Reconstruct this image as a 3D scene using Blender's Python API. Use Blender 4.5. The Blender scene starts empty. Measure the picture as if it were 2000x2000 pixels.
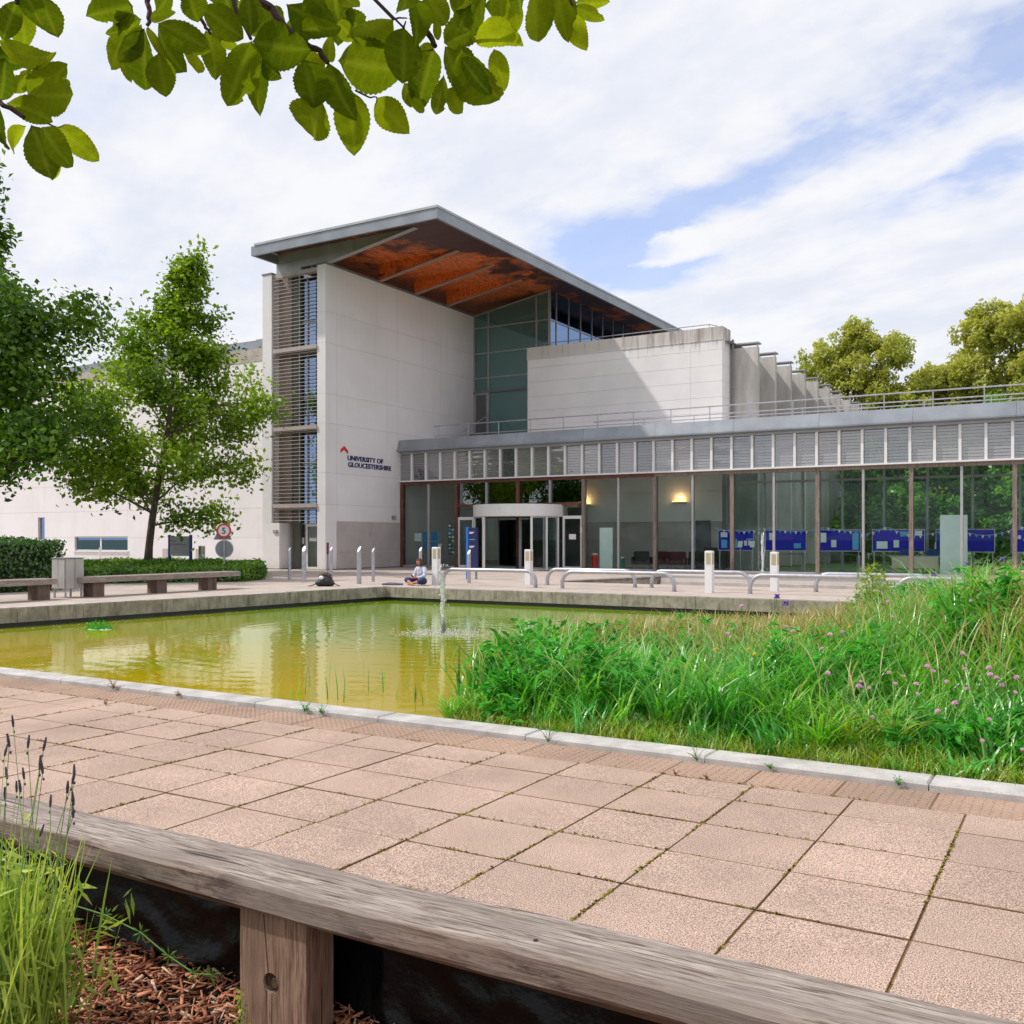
import bpy, bmesh, math, random
import numpy as np
from mathutils import Vector, Matrix, noise as mnoise

# ------------------------------------------------------------------ camera, sky, sun, exposure
scene = bpy.context.scene
COL = scene.collection
cam = bpy.data.objects.new('camera', bpy.data.cameras.new('camera'))
COL.objects.link(cam)
cam.location = (0, 0, 1.5)
cam.rotation_euler = (math.radians(90), 0, math.radians(30.7))
cam.data.sensor_width = 36
cam.data.lens = 36 * 1894 / 2000
cam.data.shift_y = 0.025
cam.data.clip_start = 0.05
cam.data.clip_end = 3000
scene.camera = cam
SUN = Vector((-1.0, -0.55, 1.44)).normalized()

world = bpy.data.worlds.new('World')
scene.world = world
world.use_nodes = True
W = world.node_tree
W.nodes.clear()


def _n(t, kind, **kw):
    n = t.nodes.new(kind)
    for k, v in kw.items():
        if k.startswith('i_'):
            n.inputs[k[2:].replace('_', ' ')].default_value = v
        elif k.startswith('x'):
            n.inputs[int(k[1:])].default_value = v
        else:
            setattr(n, k, v)
    return n


def lk(t, a, b):
    t.links.new(a, b)


def mth(t, op, a, b=None, clamp=False):
    n = t.nodes.new('ShaderNodeMath')
    n.operation = op
    n.use_clamp = clamp
    for i, v in enumerate((a, b)):
        if v is None:
            continue
        if isinstance(v, (int, float)):
            n.inputs[i].default_value = v
        else:
            t.links.new(v, n.inputs[i])
    return n.outputs[0]


def smooth(t, v, lo, hi, a=0.0, b=1.0):
    n = t.nodes.new('ShaderNodeMapRange')
    n.interpolation_type = 'SMOOTHSTEP'
    n.inputs[1].default_value = lo
    n.inputs[2].default_value = hi
    n.inputs[3].default_value = a
    n.inputs[4].default_value = b
    t.links.new(v, n.inputs[0])
    return n.outputs[0]


def mixc(t, fac, a, b, blend='MIX'):
    n = t.nodes.new('ShaderNodeMix')
    n.data_type = 'RGBA'
    n.blend_type = blend
    for i, v in ((0, fac), (6, a), (7, b)):
        if isinstance(v, (int, float)):
            n.inputs[i].default_value = v
        elif isinstance(v, (tuple, list)):
            n.inputs[i].default_value = (v[0], v[1], v[2], 1)
        else:
            t.links.new(v, n.inputs[i])
    return n.outputs[2]


def noise(t, vec, scale, detail=4, rough=0.55, stretch=None, lac=2.0):
    if stretch:
        m = t.nodes.new('ShaderNodeMapping')
        m.inputs['Scale'].default_value = stretch
        t.links.new(vec, m.inputs[0])
        vec = m.outputs[0]
    n = t.nodes.new('ShaderNodeTexNoise')
    n.inputs['Scale'].default_value = scale
    n.inputs['Detail'].default_value = detail
    n.inputs['Roughness'].default_value = rough
    n.inputs['Lacunarity'].default_value = lac
    t.links.new(vec, n.inputs['Vector'])
    return n.outputs['Fac']


def build_sky():
    t = W
    out = _n(t, 'ShaderNodeOutputWorld')
    bg = _n(t, 'ShaderNodeBackground', i_Strength=0.1)
    lk(t, bg.outputs[0], out.inputs[0])
    sky = _n(t, 'ShaderNodeTexSky', sky_type='NISHITA', sun_disc=False)
    sky.sun_elevation = math.asin(SUN.z)
    sky.sun_rotation = math.atan2(SUN.x, SUN.y)
    sky.air_density = 1.0
    sky.dust_density = 0.6
    tc = _n(t, 'ShaderNodeTexCoord')
    sp = _n(t, 'ShaderNodeSeparateXYZ')
    lk(t, tc.outputs['Generated'], sp.inputs[0])
    z = mth(t, 'ADD', mth(t, 'MAXIMUM', sp.outputs[2], 0.0), 0.15)
    px = mth(t, 'DIVIDE', sp.outputs[0], z)
    py = mth(t, 'DIVIDE', sp.outputs[1], z)
    u = mth(t, 'SUBTRACT', mth(t, 'MULTIPLY', px, 0.92), mth(t, 'MULTIPLY', py, 0.39))
    v = mth(t, 'ADD', mth(t, 'MULTIPLY', px, 0.39), mth(t, 'MULTIPLY', py, 0.92))
    cb = _n(t, 'ShaderNodeCombineXYZ')
    lk(t, u, cb.inputs[0])
    lk(t, v, cb.inputs[1])
    uv = cb.outputs[0]
    warp = noise(t, uv, 3.0, 4, 0.6)
    vw = mth(t, 'ADD', v, mth(t, 'MULTIPLY', mth(t, 'SUBTRACT', warp, 0.5), 0.42))

    def band(c, w, ulo, uhi, amp):
        d = mth(t, 'ABSOLUTE', mth(t, 'SUBTRACT', vw, c))
        m = smooth(t, d, 0.0, w, 1.0, 0.0)
        m = mth(t, 'MULTIPLY', m, smooth(t, u, 0.2, 1.2, 1.0, 0.0))
        return mth(t, 'MULTIPLY', mth(t, 'MULTIPLY', m, smooth(t, u, ulo, uhi)), amp)
    b1 = band(1.47, 0.19, -2.0, -1.65, 0.52)
    b2 = band(1.77, 0.12, -1.35, -0.85, 0.5)
    gp = _n(t, 'ShaderNodeVectorMath', operation='DISTANCE')
    lk(t, uv, gp.inputs[0])
    gp.inputs[1].default_value = (-1.62, 1.53, 0)
    b3 = smooth(t, mth(t, 'ADD', gp.outputs['Value'], mth(t, 'MULTIPLY', mth(t, 'SUBTRACT', warp, 0.5), 0.2)), 0.03, 0.30, 1.0, 0.0)
    blue = mth(t, 'MAXIMUM', mth(t, 'ADD', b1, b2), b3)
    # wispy structure, drawn out along the wind
    wisp = noise(t, uv, 2.8, 9, 0.62, stretch=(0.8, 1.6, 1))
    puff = noise(t, uv, 6.5, 9, 0.62)
    dens = mth(t, 'ADD', mth(t, 'MULTIPLY', wisp, 0.62), mth(t, 'MULTIPLY', puff, 0.48))
    dens = mth(t, 'ADD', dens, 0.24)
    dens = mth(t, 'SUBTRACT', dens, mth(t, 'MULTIPLY', blue, 0.74))
    # a heap cloud standing in the gap
    dist = _n(t, 'ShaderNodeVectorMath', operation='DISTANCE')
    cw = _n(t, 'ShaderNodeVectorMath', operation='ADD')
    cm = _n(t, 'ShaderNodeCombineXYZ')
    pw = noise(t, uv, 9.0, 6, 0.6)
    lk(t, mth(t, 'MULTIPLY', mth(t, 'SUBTRACT', pw, 0.5), 0.16), cm.inputs[0])
    lk(t, mth(t, 'MULTIPLY', mth(t, 'SUBTRACT', puff, 0.5), 0.16), cm.inputs[1])
    lk(t, uv, cw.inputs[0])
    lk(t, cm.outputs[0], cw.inputs[1])
    mp = _n(t, 'ShaderNodeMapping')
    mp.inputs['Scale'].default_value = (0.62, 1.15, 1)
    lk(t, cw.outputs[0], mp.inputs[0])
    lk(t, mp.outputs[0], dist.inputs[0])
    dist.inputs[1].default_value = (-1.55 * 0.62, 1.585 * 1.15, 0)
    heap = smooth(t, dist.outputs['Value'], 0.05, 0.115, 1.0, 0.0)
    dens = mth(t, 'ADD', dens, mth(t, 'MULTIPLY', heap, 0.5))
    cover = smooth(t, dens, 0.14, 0.80)
    cover = mth(t, 'MAXIMUM', cover, 0.42)
    # light and grey parts of the cloud sheet
    shade = noise(t, uv, 3.0, 7, 0.6, stretch=(0.8, 1.3, 1))
    shade = smooth(t, shade, 0.34, 0.64)
    shade = mth(t, 'MAXIMUM', shade, heap)
    ccol = mixc(t, shade, (4.75, 4.98, 5.6), (5.7, 5.72, 5.9))
    blu = mixc(t, 1.0, sky.outputs[0], (0.95, 1.05, 1.35), 'MULTIPLY')
    col = mixc(t, cover, blu, ccol)
    lk(t, col, bg.inputs[0])


build_sky()
sun = bpy.data.objects.new('sun', bpy.data.lights.new('sun', 'SUN'))
COL.objects.link(sun)
sun.data.energy = 2.0
sun.data.angle = math.radians(1.5)
sun.data.color = (1.0, 0.955, 0.89)
sun.rotation_euler = (-SUN).to_track_quat('-Z', 'Y').to_euler()
sun.location = SUN * 60
vs = scene.view_settings
vs.view_transform = 'Standard'
vs.look = 'None'
vs.exposure = 0.74
vs.gamma = 1.0
vs.use_curve_mapping = False
scene.cycles.use_denoising = True
scene.cycles.max_bounces = 8
scene.cycles.transparent_max_bounces = 16
scene.cycles.diffuse_bounces = 4
scene.cycles.glossy_bounces = 4
scene.cycles.caustics_reflective = False
scene.cycles.caustics_refractive = False
scene.cycles.sample_clamp_indirect = 6.0

# ------------------------------------------------------------------ helpers
RNG = np.random.default_rng(11)
random.seed(11)


def put(o, parent=None):
    COL.objects.link(o)
    if parent is not None:
        o.parent = parent
    return o


def tag(o, label=None, cat=None, group=None, kind=None):
    if label:
        o['label'] = label
    if cat:
        o['category'] = cat
    if group:
        o['group'] = group
    if kind:
        o['kind'] = kind
    return o


def thing(name, label, cat, loc=(0, 0, 0), rz=0, group=None):
    o = bpy.data.objects.new(name, None)
    o.empty_display_size = 0.2
    o.location = loc
    o.rotation_euler = (0, 0, rz)
    put(o)
    return tag(o, label, cat, group)


def root_of(o):
    while o is not None and o.parent is not None:
        o = o.parent
    return o


def copy_tree(o, parent=None):
    c = o.copy()
    put(c, parent)
    for ch in list(o.children):
        copy_tree(ch, c)
    return c


class MB:
    """collects shapes in world (or thing-local) coordinates, then links them as one mesh object"""

    def __init__(s):
        s.v = []
        s.f = []

    def add(s, vs, fs):
        b = len(s.v)
        s.v += [tuple(p) for p in vs]
        s.f += [tuple(i + b for i in f) for f in fs]
        return s

    def box(s, x0, x1, y0, y1, z0, z1):
        x0, x1 = sorted((x0, x1)); y0, y1 = sorted((y0, y1)); z0, z1 = sorted((z0, z1))
        return s.add([(x0, y0, z0), (x1, y0, z0), (x1, y1, z0), (x0, y1, z0), (x0, y0, z1), (x1, y0, z1), (x1, y1, z1), (x0, y1, z1)],
                     [(0, 3, 2, 1), (4, 5, 6, 7), (0, 1, 5, 4), (1, 2, 6, 5), (2, 3, 7, 6), (3, 0, 4, 7)])

    def cbox(s, x0, x1, y0, y1, z0, z1, c=0.01):
        """box with chamfered top edges"""
        return s.add([(x0, y0, z0), (x1, y0, z0), (x1, y1, z0), (x0, y1, z0), (x0, y0, z1 - c), (x1, y0, z1 - c), (x1, y1, z1 - c), (x0, y1, z1 - c),
                      (x0 + c, y0 + c, z1), (x1 - c, y0 + c, z1), (x1 - c, y1 - c, z1), (x0 + c, y1 - c, z1)],
                     [(0, 3, 2, 1), (8, 9, 10, 11), (0, 1, 5, 4), (1, 2, 6, 5), (2, 3, 7, 6), (3, 0, 4, 7),
                      (4, 5, 9, 8), (5, 6, 10, 9), (6, 7, 11, 10), (7, 4, 8, 11)])

    def tbox(s, M, sx, sy, sz):
        ps = [M @ Vector((x * sx / 2, y * sy / 2, z * sz / 2)) for x, y, z in
              ((-1, -1, -1), (1, -1, -1), (1, 1, -1), (-1, 1, -1), (-1, -1, 1), (1, -1, 1), (1, 1, 1), (-1, 1, 1))]
        return s.add(ps, [(0, 3, 2, 1), (4, 5, 6, 7), (0, 1, 5, 4), (1, 2, 6, 5), (2, 3, 7, 6), (3, 0, 4, 7)])

    def prism(s, poly, axis, a, b):
        """poly: 2D outline (counter clockwise), pushed along axis from a to b"""
        n = len(poly)

        def p(q, t):
            return {'x': (t, q[0], q[1]), 'y': (q[0], t, q[1]), 'z': (q[0], q[1], t)}[axis]
        vs = [p(q, a) for q in poly] + [p(q, b) for q in poly]
        fs = [tuple(range(n))[::-1], tuple(range(n, 2 * n))]
        fs += [(i, (i + 1) % n, n + (i + 1) % n, n + i) for i in range(n)]
        return s.add(vs, fs)

    def tube(s, pts, r, n=8, cap=True):
        pts = [Vector(p) for p in pts]
        rs = r if isinstance(r, (list, tuple)) else [r] * len(pts)
        base = len(s.v)
        prev = None
        for i, p in enumerate(pts):
            d = (pts[min(i + 1, len(pts) - 1)] - pts[max(i - 1, 0)])
            if d.length < 1e-9:
                d = Vector((0, 0, 1))
            d.normalize()
            a = prev if prev is not None else (Vector((0, 0, 1)) if abs(d.z) < 0.9 else Vector((1, 0, 0)))
            sx = (a - d * a.dot(d))
            if sx.length < 1e-6:
                sx = d.orthogonal()
            sx.normalize()
            prev = sx
            sy = d.cross(sx)
            for k in range(n):
                an = 2 * math.pi * k / n
                s.v.append(tuple(p + (sx * math.cos(an) + sy * math.sin(an)) * rs[i]))
        for i in range(len(pts) - 1):
            for k in range(n):
                a = base + i * n + k
                b = base + i * n + (k + 1) % n
                s.f.append((a, b, b + n, a + n))
        if cap:
            s.f.append(tuple(base + k for k in range(n))[::-1])
            s.f.append(tuple(base + (len(pts) - 1) * n + k for k in range(n)))
        return s

    def ell(s, c, r, n=10, m=7, M=None):
        vs, fs = [], []
        for i in range(m + 1):
            th = math.pi * i / m
            for k in range(n):
                ph = 2 * math.pi * k / n
                q = Vector((r[0] * math.sin(th) * math.cos(ph), r[1] * math.sin(th) * math.sin(ph), r[2] * math.cos(th)))
                if M:
                    q = M @ q
                vs.append(tuple(q + Vector(c)))
        for i in range(m):
            for k in range(n):
                fs.append((i * n + k, (i + 1) * n + k, (i + 1) * n + (k + 1) % n, i * n + (k + 1) % n))
        return s.add(vs, fs)

    def lathe(s, c, prof, n=16):
        vs, fs = [], []
        for r, z in prof:
            for k in range(n):
                a = 2 * math.pi * k / n
                vs.append((c[0] + r * math.cos(a), c[1] + r * math.sin(a), c[2] + z))
        for i in range(len(prof) - 1):
            for k in range(n):
                fs.append((i * n + k, i * n + (k + 1) % n, (i + 1) * n + (k + 1) % n, (i + 1) * n + k))
        fs.append(tuple(range(n))[::-1])
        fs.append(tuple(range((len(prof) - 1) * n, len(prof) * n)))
        return s.add(vs, fs)

    def mesh(s, name, m=None, smooth=False, org=(0, 0, 0)):
        me = bpy.data.meshes.new(name)
        me.from_pydata([(p[0] - org[0], p[1] - org[1], p[2] - org[2]) for p in s.v], [], s.f)
        bm = bmesh.new()
        bm.from_mesh(me)
        bmesh.ops.remove_doubles(bm, verts=bm.verts, dist=1e-6)
        bmesh.ops.recalc_face_normals(bm, faces=bm.faces)
        bm.to_mesh(me)
        bm.free()
        if m:
            me.materials.append(m)
        if smooth:
            me.polygons.foreach_set('use_smooth', [True] * len(me.polygons))
            me.update()
        return me

    def build(s, name, m, parent=None, smooth=False, local=False, bevel=0.0, kind=None, label=None):
        org = (0, 0, 0)
        if parent is not None and not local:
            org = root_of(parent).location
        o = bpy.data.objects.new(name, s.mesh(name, m, smooth, org))
        put(o, parent)
        if bevel:
            b = o.modifiers.new('bevel', 'BEVEL')
            b.width = bevel
            b.segments = 2
            b.limit_method = 'ANGLE'
        if kind:
            o['kind'] = kind
        if label:
            o['label'] = label
        return o


def inst(name, me, loc, parent=None, rz=0.0, scale=None):
    """an object that shares mesh data; loc is in world coordinates"""
    o = bpy.data.objects.new(name, me)
    L = Vector(loc)
    if parent is not None:
        L = L - root_of(parent).location
    o.location = L
    if rz:
        o.rotation_euler = (0, 0, rz)
    if scale:
        o.scale = scale
    return put(o, parent)


def np_mesh(name, verts, quads, m, tint=None, smooth=False):
    me = bpy.data.meshes.new(name)
    verts = np.asarray(verts, dtype=np.float32).reshape(-1, 3)
    quads = np.asarray(quads, dtype=np.int32)
    k = quads.shape[1]
    me.vertices.add(len(verts))
    me.vertices.foreach_set('co', verts.ravel())
    me.loops.add(quads.size)
    me.loops.foreach_set('vertex_index', quads.ravel())
    me.polygons.add(len(quads))
    me.polygons.foreach_set('loop_start', np.arange(0, quads.size, k, dtype=np.int32))
    me.polygons.foreach_set('loop_total', np.full(len(quads), k, dtype=np.int32))
    if smooth:
        me.polygons.foreach_set('use_smooth', np.ones(len(quads), dtype=bool))
    me.update(calc_edges=True)
    if tint is not None:
        a = me.attributes.new('tint', 'FLOAT', 'POINT')
        a.data.foreach_set('value', np.asarray(tint, dtype=np.float32))
    if m:
        me.materials.append(m)
    return me


def unit(a):
    return a / np.maximum(np.linalg.norm(a, axis=-1, keepdims=True), 1e-9)


def leaf_cloud(name, c, n, L, wr, m, rng, fold=0.15, tint=None):
    """one folded rhombus per leaf. c centres, n normals, L lengths, wr width ratio"""
    N = len(c)
    r = unit(rng.normal(size=(N, 3)))
    a = unit(r - n * np.sum(r * n, 1, keepdims=True))
    s = np.cross(n, a)
    L = L[:, None]
    v = np.stack([c - a * L / 2, c + s * L * wr / 2 + n * L * fold, c + a * L / 2, c - s * L * wr / 2 + n * L * fold], 1)
    q = np.arange(N * 4).reshape(N, 4)
    if tint is None:
        tint = rng.random(N)
    return np_mesh(name, v, q, m, np.repeat(tint, 4))


def blades(name, base, h, lean, w, m, rng, curve=0.6, tint=None, wprof=(1, 0.95, 0.8, 0.5, 0.02), droop=0.0, az=None):
    """grass blades: base (N,3), h heights, lean horizontal throw, w widths"""
    N = len(base)
    if az is None:
        az = rng.random(N) * 2 * np.pi
    d = np.stack([np.cos(az), np.sin(az), np.zeros(N)], 1)
    faz = az + np.pi / 2 + rng.normal(0, 0.5, N)
    s = np.stack([np.cos(faz), np.sin(faz), np.zeros(N)], 1)
    K = len(wprof)
    V = []
    for i, wp in enumerate(wprof):
        t = i / (K - 1)
        off = d * (lean * (t ** (1.2 + curve)))[:, None]
        z = h * (t - droop * t ** 4)
        p = base + off + np.stack([np.zeros(N), np.zeros(N), z], 1)
        V += [p - s * (w * wp / 2)[:, None], p + s * (w * wp / 2)[:, None]]
    V = np.stack(V, 1)
    q = []
    ids = np.arange(N)[:, None] * (2 * K)
    for i in range(K - 1):
        q.append(np.concatenate([ids + 2 * i, ids + 2 * i + 1, ids + 2 * i + 3, ids + 2 * i + 2], 1))
    q = np.concatenate(q, 0)
    if tint is None:
        tint = rng.random(N)
    return np_mesh(name, V, q, m, np.repeat(tint, 2 * K))


# ------------------------------------------------------------------ materials
def newmat(name):
    m = bpy.data.materials.new(name)
    m.use_nodes = True
    t = m.node_tree
    t.nodes.clear()
    out = _n(t, 'ShaderNodeOutputMaterial')
    return m, t, out


def bump(t, h, strength, dist=0.01):
    b = _n(t, 'ShaderNodeBump', i_Strength=strength, i_Distance=dist)
    lk(t, h, b.inputs['Height'])
    return b.outputs[0]


def mk(name, col, rough=0.6, var=0.15, vs=3.0, fine=None, metal=0.0, bmp=0.0, bs=40.0, spec=0.5, stretch=None, rand=0.0, dark=None, emit=None):
    """painted / stone / metal surface: base colour with noise variation, grain and bump in world space"""
    m, t, out = newmat(name)
    p = _n(t, 'ShaderNodeBsdfPrincipled', i_Roughness=rough, i_Metallic=metal)
    p.inputs['Specular IOR Level'].default_value = spec
    lk(t, p.outputs[0], out.inputs[0])
    g = _n(t, 'ShaderNodeNewGeometry')
    pos = g.outputs['Position']
    f = noise(t, pos, vs, 6, 0.62, stretch)
    f = smooth(t, f, 0.25, 0.75)
    lo = tuple(c * (1 - var) for c in col) if dark is None else dark
    hi = tuple(min(1, c * (1 + var * 0.5)) for c in col)
    c = mixc(t, f, lo, hi)
    if fine:
        f2 = noise(t, pos, fine[0], 3, 0.7)
        f2 = smooth(t, f2, 0.3, 0.7, 1 - fine[1], 1 + fine[1] * 0.6)
        c = mixc(t, 1.0, c, _gray(t, f2), 'MULTIPLY')
    if rand:
        oi = _n(t, 'ShaderNodeObjectInfo')
        c = mixc(t, 1.0, c, _gray(t, smooth(t, oi.outputs['Random'], 0, 1, 1 - rand, 1 + rand)), 'MULTIPLY')
    lk(t, c, p.inputs['Base Color'])
    if bmp:
        lk(t, bump(t, noise(t, pos, bs, 4, 0.6, stretch), bmp), p.inputs['Normal'])
    if emit:
        p.inputs['Emission Color'].default_value = (*emit[0], 1)
        p.inputs['Emission Strength'].default_value = emit[1]
    return m


def _gray(t, v):
    c = _n(t, 'ShaderNodeCombineColor')
    for i in range(3):
        lk(t, v, c.inputs[i])
    return c.outputs[0]


def leafmat(name, lo, hi, trans=0.45, gloss=0.04, rough=0.4, top=None):
    m, t, out = newmat(name)
    a = _n(t, 'ShaderNodeAttribute', attribute_name='tint')
    c = mixc(t, a.outputs['Fac'], lo, hi)
    if top:
        c = mixc(t, smooth(t, a.outputs['Fac'], 0.86, 0.94), c, top)
    d = _n(t, 'ShaderNodeBsdfDiffuse')
    lk(t, c, d.inputs[0])
    tr = _n(t, 'ShaderNodeBsdfTranslucent')
    lk(t, mixc(t, 1.0, c, (1.25, 1.15, 0.55), 'MULTIPLY'), tr.inputs[0])
    mx = _n(t, 'ShaderNodeMixShader', x0=trans)
    lk(t, d.outputs[0], mx.inputs[1])
    lk(t, tr.outputs[0], mx.inputs[2])
    gl = _n(t, 'ShaderNodeBsdfGlossy', i_Roughness=rough)
    gl.inputs[0].default_value = (1, 1, 1, 1)
    mg = _n(t, 'ShaderNodeMixShader', x0=gloss)
    lk(t, mx.outputs[0], mg.inputs[1])
    lk(t, gl.outputs[0], mg.inputs[2])
    lk(t, mg.outputs[0], out.inputs[0])
    return m


def glassmat(name, tint, ior=1.9, refl=(0.92, 0.97, 1.0), rough=0.0, body=None, bodyfac=0.0):
    m, t, out = newmat(name)
    tr = _n(t, 'ShaderNodeBsdfTransparent')
    tr.inputs[0].default_value = (*tint, 1)
    base = tr.outputs[0]
    if body:
        d = _n(t, 'ShaderNodeBsdfDiffuse')
        d.inputs[0].default_value = (*body, 1)
        mb = _n(t, 'ShaderNodeMixShader', x0=bodyfac)
        lk(t, base, mb.inputs[1])
        lk(t, d.outputs[0], mb.inputs[2])
        base = mb.outputs[0]
    gl = _n(t, 'ShaderNodeBsdfGlossy', i_Roughness=rough)
    gl.inputs[0].default_value = (*refl, 1)
    fr = _n(t, 'ShaderNodeFresnel', i_IOR=ior)
    mx = _n(t, 'ShaderNodeMixShader')
    lk(t, fr.outputs[0], mx.inputs[0])
    lk(t, base, mx.inputs[1])
    lk(t, gl.outputs[0], mx.inputs[2])
    lk(t, mx.outputs[0], out.inputs[0])
    return m


M = {}


def wall_mat():
    m, t, out = newmat('white_stone_cladding')
    p = _n(t, 'ShaderNodeBsdfPrincipled', i_Roughness=0.75)
    lk(t, p.outputs[0], out.inputs[0])
    pos = _n(t, 'ShaderNodeNewGeometry').outputs['Position']
    sp = _n(t, 'ShaderNodeSeparateXYZ')
    lk(t, pos, sp.inputs[0])
    c = mixc(t, smooth(t, noise(t, pos, 0.45, 6, 0.62), 0.3, 0.7), (0.775, 0.745, 0.755), (0.835, 0.805, 0.82))
    st = smooth(t, noise(t, pos, 2.2, 6, 0.7, stretch=(1.5, 1.5, 0.05)), 0.52, 0.75)
    c = mixc(t, mth(t, 'MULTIPLY', st, 0.16), c, (0.45, 0.41, 0.39))
    low = smooth(t, mth(t, 'ADD', sp.outputs[2], mth(t, 'MULTIPLY', noise(t, pos, 3.0, 5, 0.7), 0.9)), 0.45, 1.1, 0.35, 0.0)
    c = mixc(t, low, c, (0.40, 0.34, 0.29))
    oi = _n(t, 'ShaderNodeObjectInfo')
    c = mixc(t, 1.0, c, _gray(t, smooth(t, oi.outputs['Random'], 0, 1, 0.985, 1.01)), 'MULTIPLY')
    lk(t, c, p.inputs['Base Color'])
    lk(t, bump(t, noise(t, pos, 60, 3, 0.6), 0.1), p.inputs['Normal'])
    return m


M['render'] = wall_mat()
M['render_joint'] = mk('cladding_joint', (0.40, 0.37, 0.36), 0.9, 0.1)
M['panel_stone'] = mk('reconstituted_stone', (0.50, 0.45, 0.43), 0.85, 0.12, 1.2, (60, 0.1), bmp=0.2, bs=50)
M['zinc'] = mk('zinc_sheet', (0.30, 0.32, 0.36), 0.42, 0.22, 0.8, metal=0.35, bmp=0.05, bs=6)
M['zinc_clad'] = mk('zinc_cladding', (0.42, 0.43, 0.46), 0.5, 0.15, 1.2, metal=0.25, stretch=(1, 1, 0.3), rand=0.03)
M['coping'] = mk('grey_coping', (0.20, 0.20, 0.22), 0.6)
M['white_metal'] = mk('white_painted_metal', (0.78, 0.77, 0.78), 0.4, 0.05, 2)
M['door_white'] = mk('white_door_frame', (0.74, 0.74, 0.74), 0.4, 0.05, 2)
M['grey_metal'] = mk('grey_metal', (0.42, 0.41, 0.42), 0.4, 0.12, 3, metal=0.2)
M['steel'] = mk('galvanised_steel', (0.45, 0.45, 0.49), 0.38, 0.2, 8, metal=0.55, bmp=0.04)
M['rust'] = mk('rust_brown_steel', (0.16, 0.052, 0.034), 0.6, 0.45, 4, (25, 0.2), bmp=0.15)
M['timber_post'] = mk('weathered_timber_column', (0.26, 0.20, 0.17), 0.7, 0.4, 3, (20, 0.25), stretch=(6, 6, 0.6), bmp=0.2)
M['ledge'] = mk('pinkish_ledge', (0.47, 0.40, 0.38), 0.6, 0.12, 2)
M['slat'] = mk('louvre_slat', (0.50, 0.45, 0.44), 0.5, 0.12, 3)
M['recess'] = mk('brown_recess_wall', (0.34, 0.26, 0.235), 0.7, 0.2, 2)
M['dark'] = mk('dark_interior', (0.13, 0.135, 0.145), 0.7, 0.2)
M['interior'] = mk('interior_wall', (0.66, 0.70, 0.70), 0.8, 0.08, 1.0)
M['interior_floor'] = mk('interior_floor', (0.22, 0.22, 0.22), 0.35, 0.15, 1.0)
M['ceiling'] = mk('ceiling', (0.45, 0.45, 0.46), 0.8, 0.1)
M['glass'] = glassmat('clear_green_glass', (0.93, 0.985, 0.965), 1.22)
M['glass_dark'] = glassmat('atrium_glass', (0.62, 0.90, 0.88), 2.3, (0.50, 0.78, 0.78), 0.0, (0.26, 0.50, 0.49), 0.35)
M['glass_reflect'] = glassmat('bright_reflecting_glass', (0.7, 0.85, 0.85), 2.6, (0.85, 0.95, 1.0))
M['glass_blue'] = glassmat('sky_reflecting_glass', (0.25, 0.40, 0.5), 6.0, (0.40, 0.60, 0.95))
M['louvre_clear'] = glassmat('clear_louvre_glass', (0.62, 0.63, 0.63), 2.7, (0.95, 0.95, 0.97), 0.01, (0.40, 0.41, 0.43), 0.22)
M['louvre'] = glassmat('louvre_glass', (0.55, 0.56, 0.56), 2.5, (0.95, 0.95, 0.97), 0.02, (0.46, 0.445, 0.45), 0.5)
M['concrete_fin'] = mk('board_marked_concrete', (0.56, 0.52, 0.49), 0.85, 0.25, 2.0, (30, 0.15), stretch=(1, 1, 0.25), bmp=0.3, bs=12)
M['wall_low'] = mk('pale_low_wall', (0.66, 0.62, 0.60), 0.8, 0.08, 1.5, (50, 0.08))
M['stone_dark'] = mk('grey_stone_face', (0.22, 0.19, 0.17), 0.85, 0.4, 5, (30, 0.2), bmp=0.3)
M['blue'] = mk('blue_paint', (0.02, 0.16, 0.62), 0.4, 0.1)
M['navy'] = mk('navy_panel', (0.012, 0.018, 0.09), 0.45, 0.1)
M['board_blue'] = mk('blue_felt_board', (0.014, 0.014, 0.48), 0.9, 0.12, 6)
M['red'] = mk('red_paint', (0.72, 0.02, 0.02), 0.4, 0.1)
M['green'] = mk('green_plastic', (0.02, 0.25, 0.14), 0.4, 0.1)
M['white'] = mk('white_paper', (0.78, 0.79, 0.80), 0.7, 0.03)
M['paleblue'] = mk('pale_blue_panel', (0.80, 0.88, 0.89), 0.5, 0.06, 3)
M['cyan'] = mk('cyan_card', (0.10, 0.42, 0.72), 0.6, 0.1)
M['desk'] = mk('pale_desk_panel', (0.62, 0.58, 0.44), 0.5, 0.08)
M['black'] = mk('black_rubber', (0.015, 0.015, 0.017), 0.5, 0.3)
M['maroon'] = mk('maroon_upholstery', (0.09, 0.02, 0.022), 0.8, 0.2)
M['lamp'] = mk('warm_lamp_glass', (0.8, 0.5, 0.2), 0.5, 0.1, emit=((1.0, 0.55, 0.16), 2.2))
M['lens'] = mk('beige_light_panel', (0.50, 0.40, 0.25), 0.5, 0.2, 20)
M['bin'] = mk('grey_bin_panel', (0.42, 0.40, 0.38), 0.6, 0.15, 3, bmp=0.1)
M['sign_grey'] = mk('grey_sign_face', (0.36, 0.36, 0.38), 0.5, 0.06)
M['sign_back'] = mk('sign_back', (0.26, 0.27, 0.29), 0.5, 0.1)
M['letters'] = mk('navy_letters', (0.010, 0.012, 0.12), 0.4, 0.05)
M['bark'] = mk('tree_bark', (0.13, 0.10, 0.075), 0.9, 0.4, 6, (30, 0.2), stretch=(3, 3, 0.5), bmp=0.4, bs=25)
M['twig'] = mk('dark_twig', (0.055, 0.018, 0.016), 0.7, 0.3, 40, bmp=0.2, bs=300)
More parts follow.
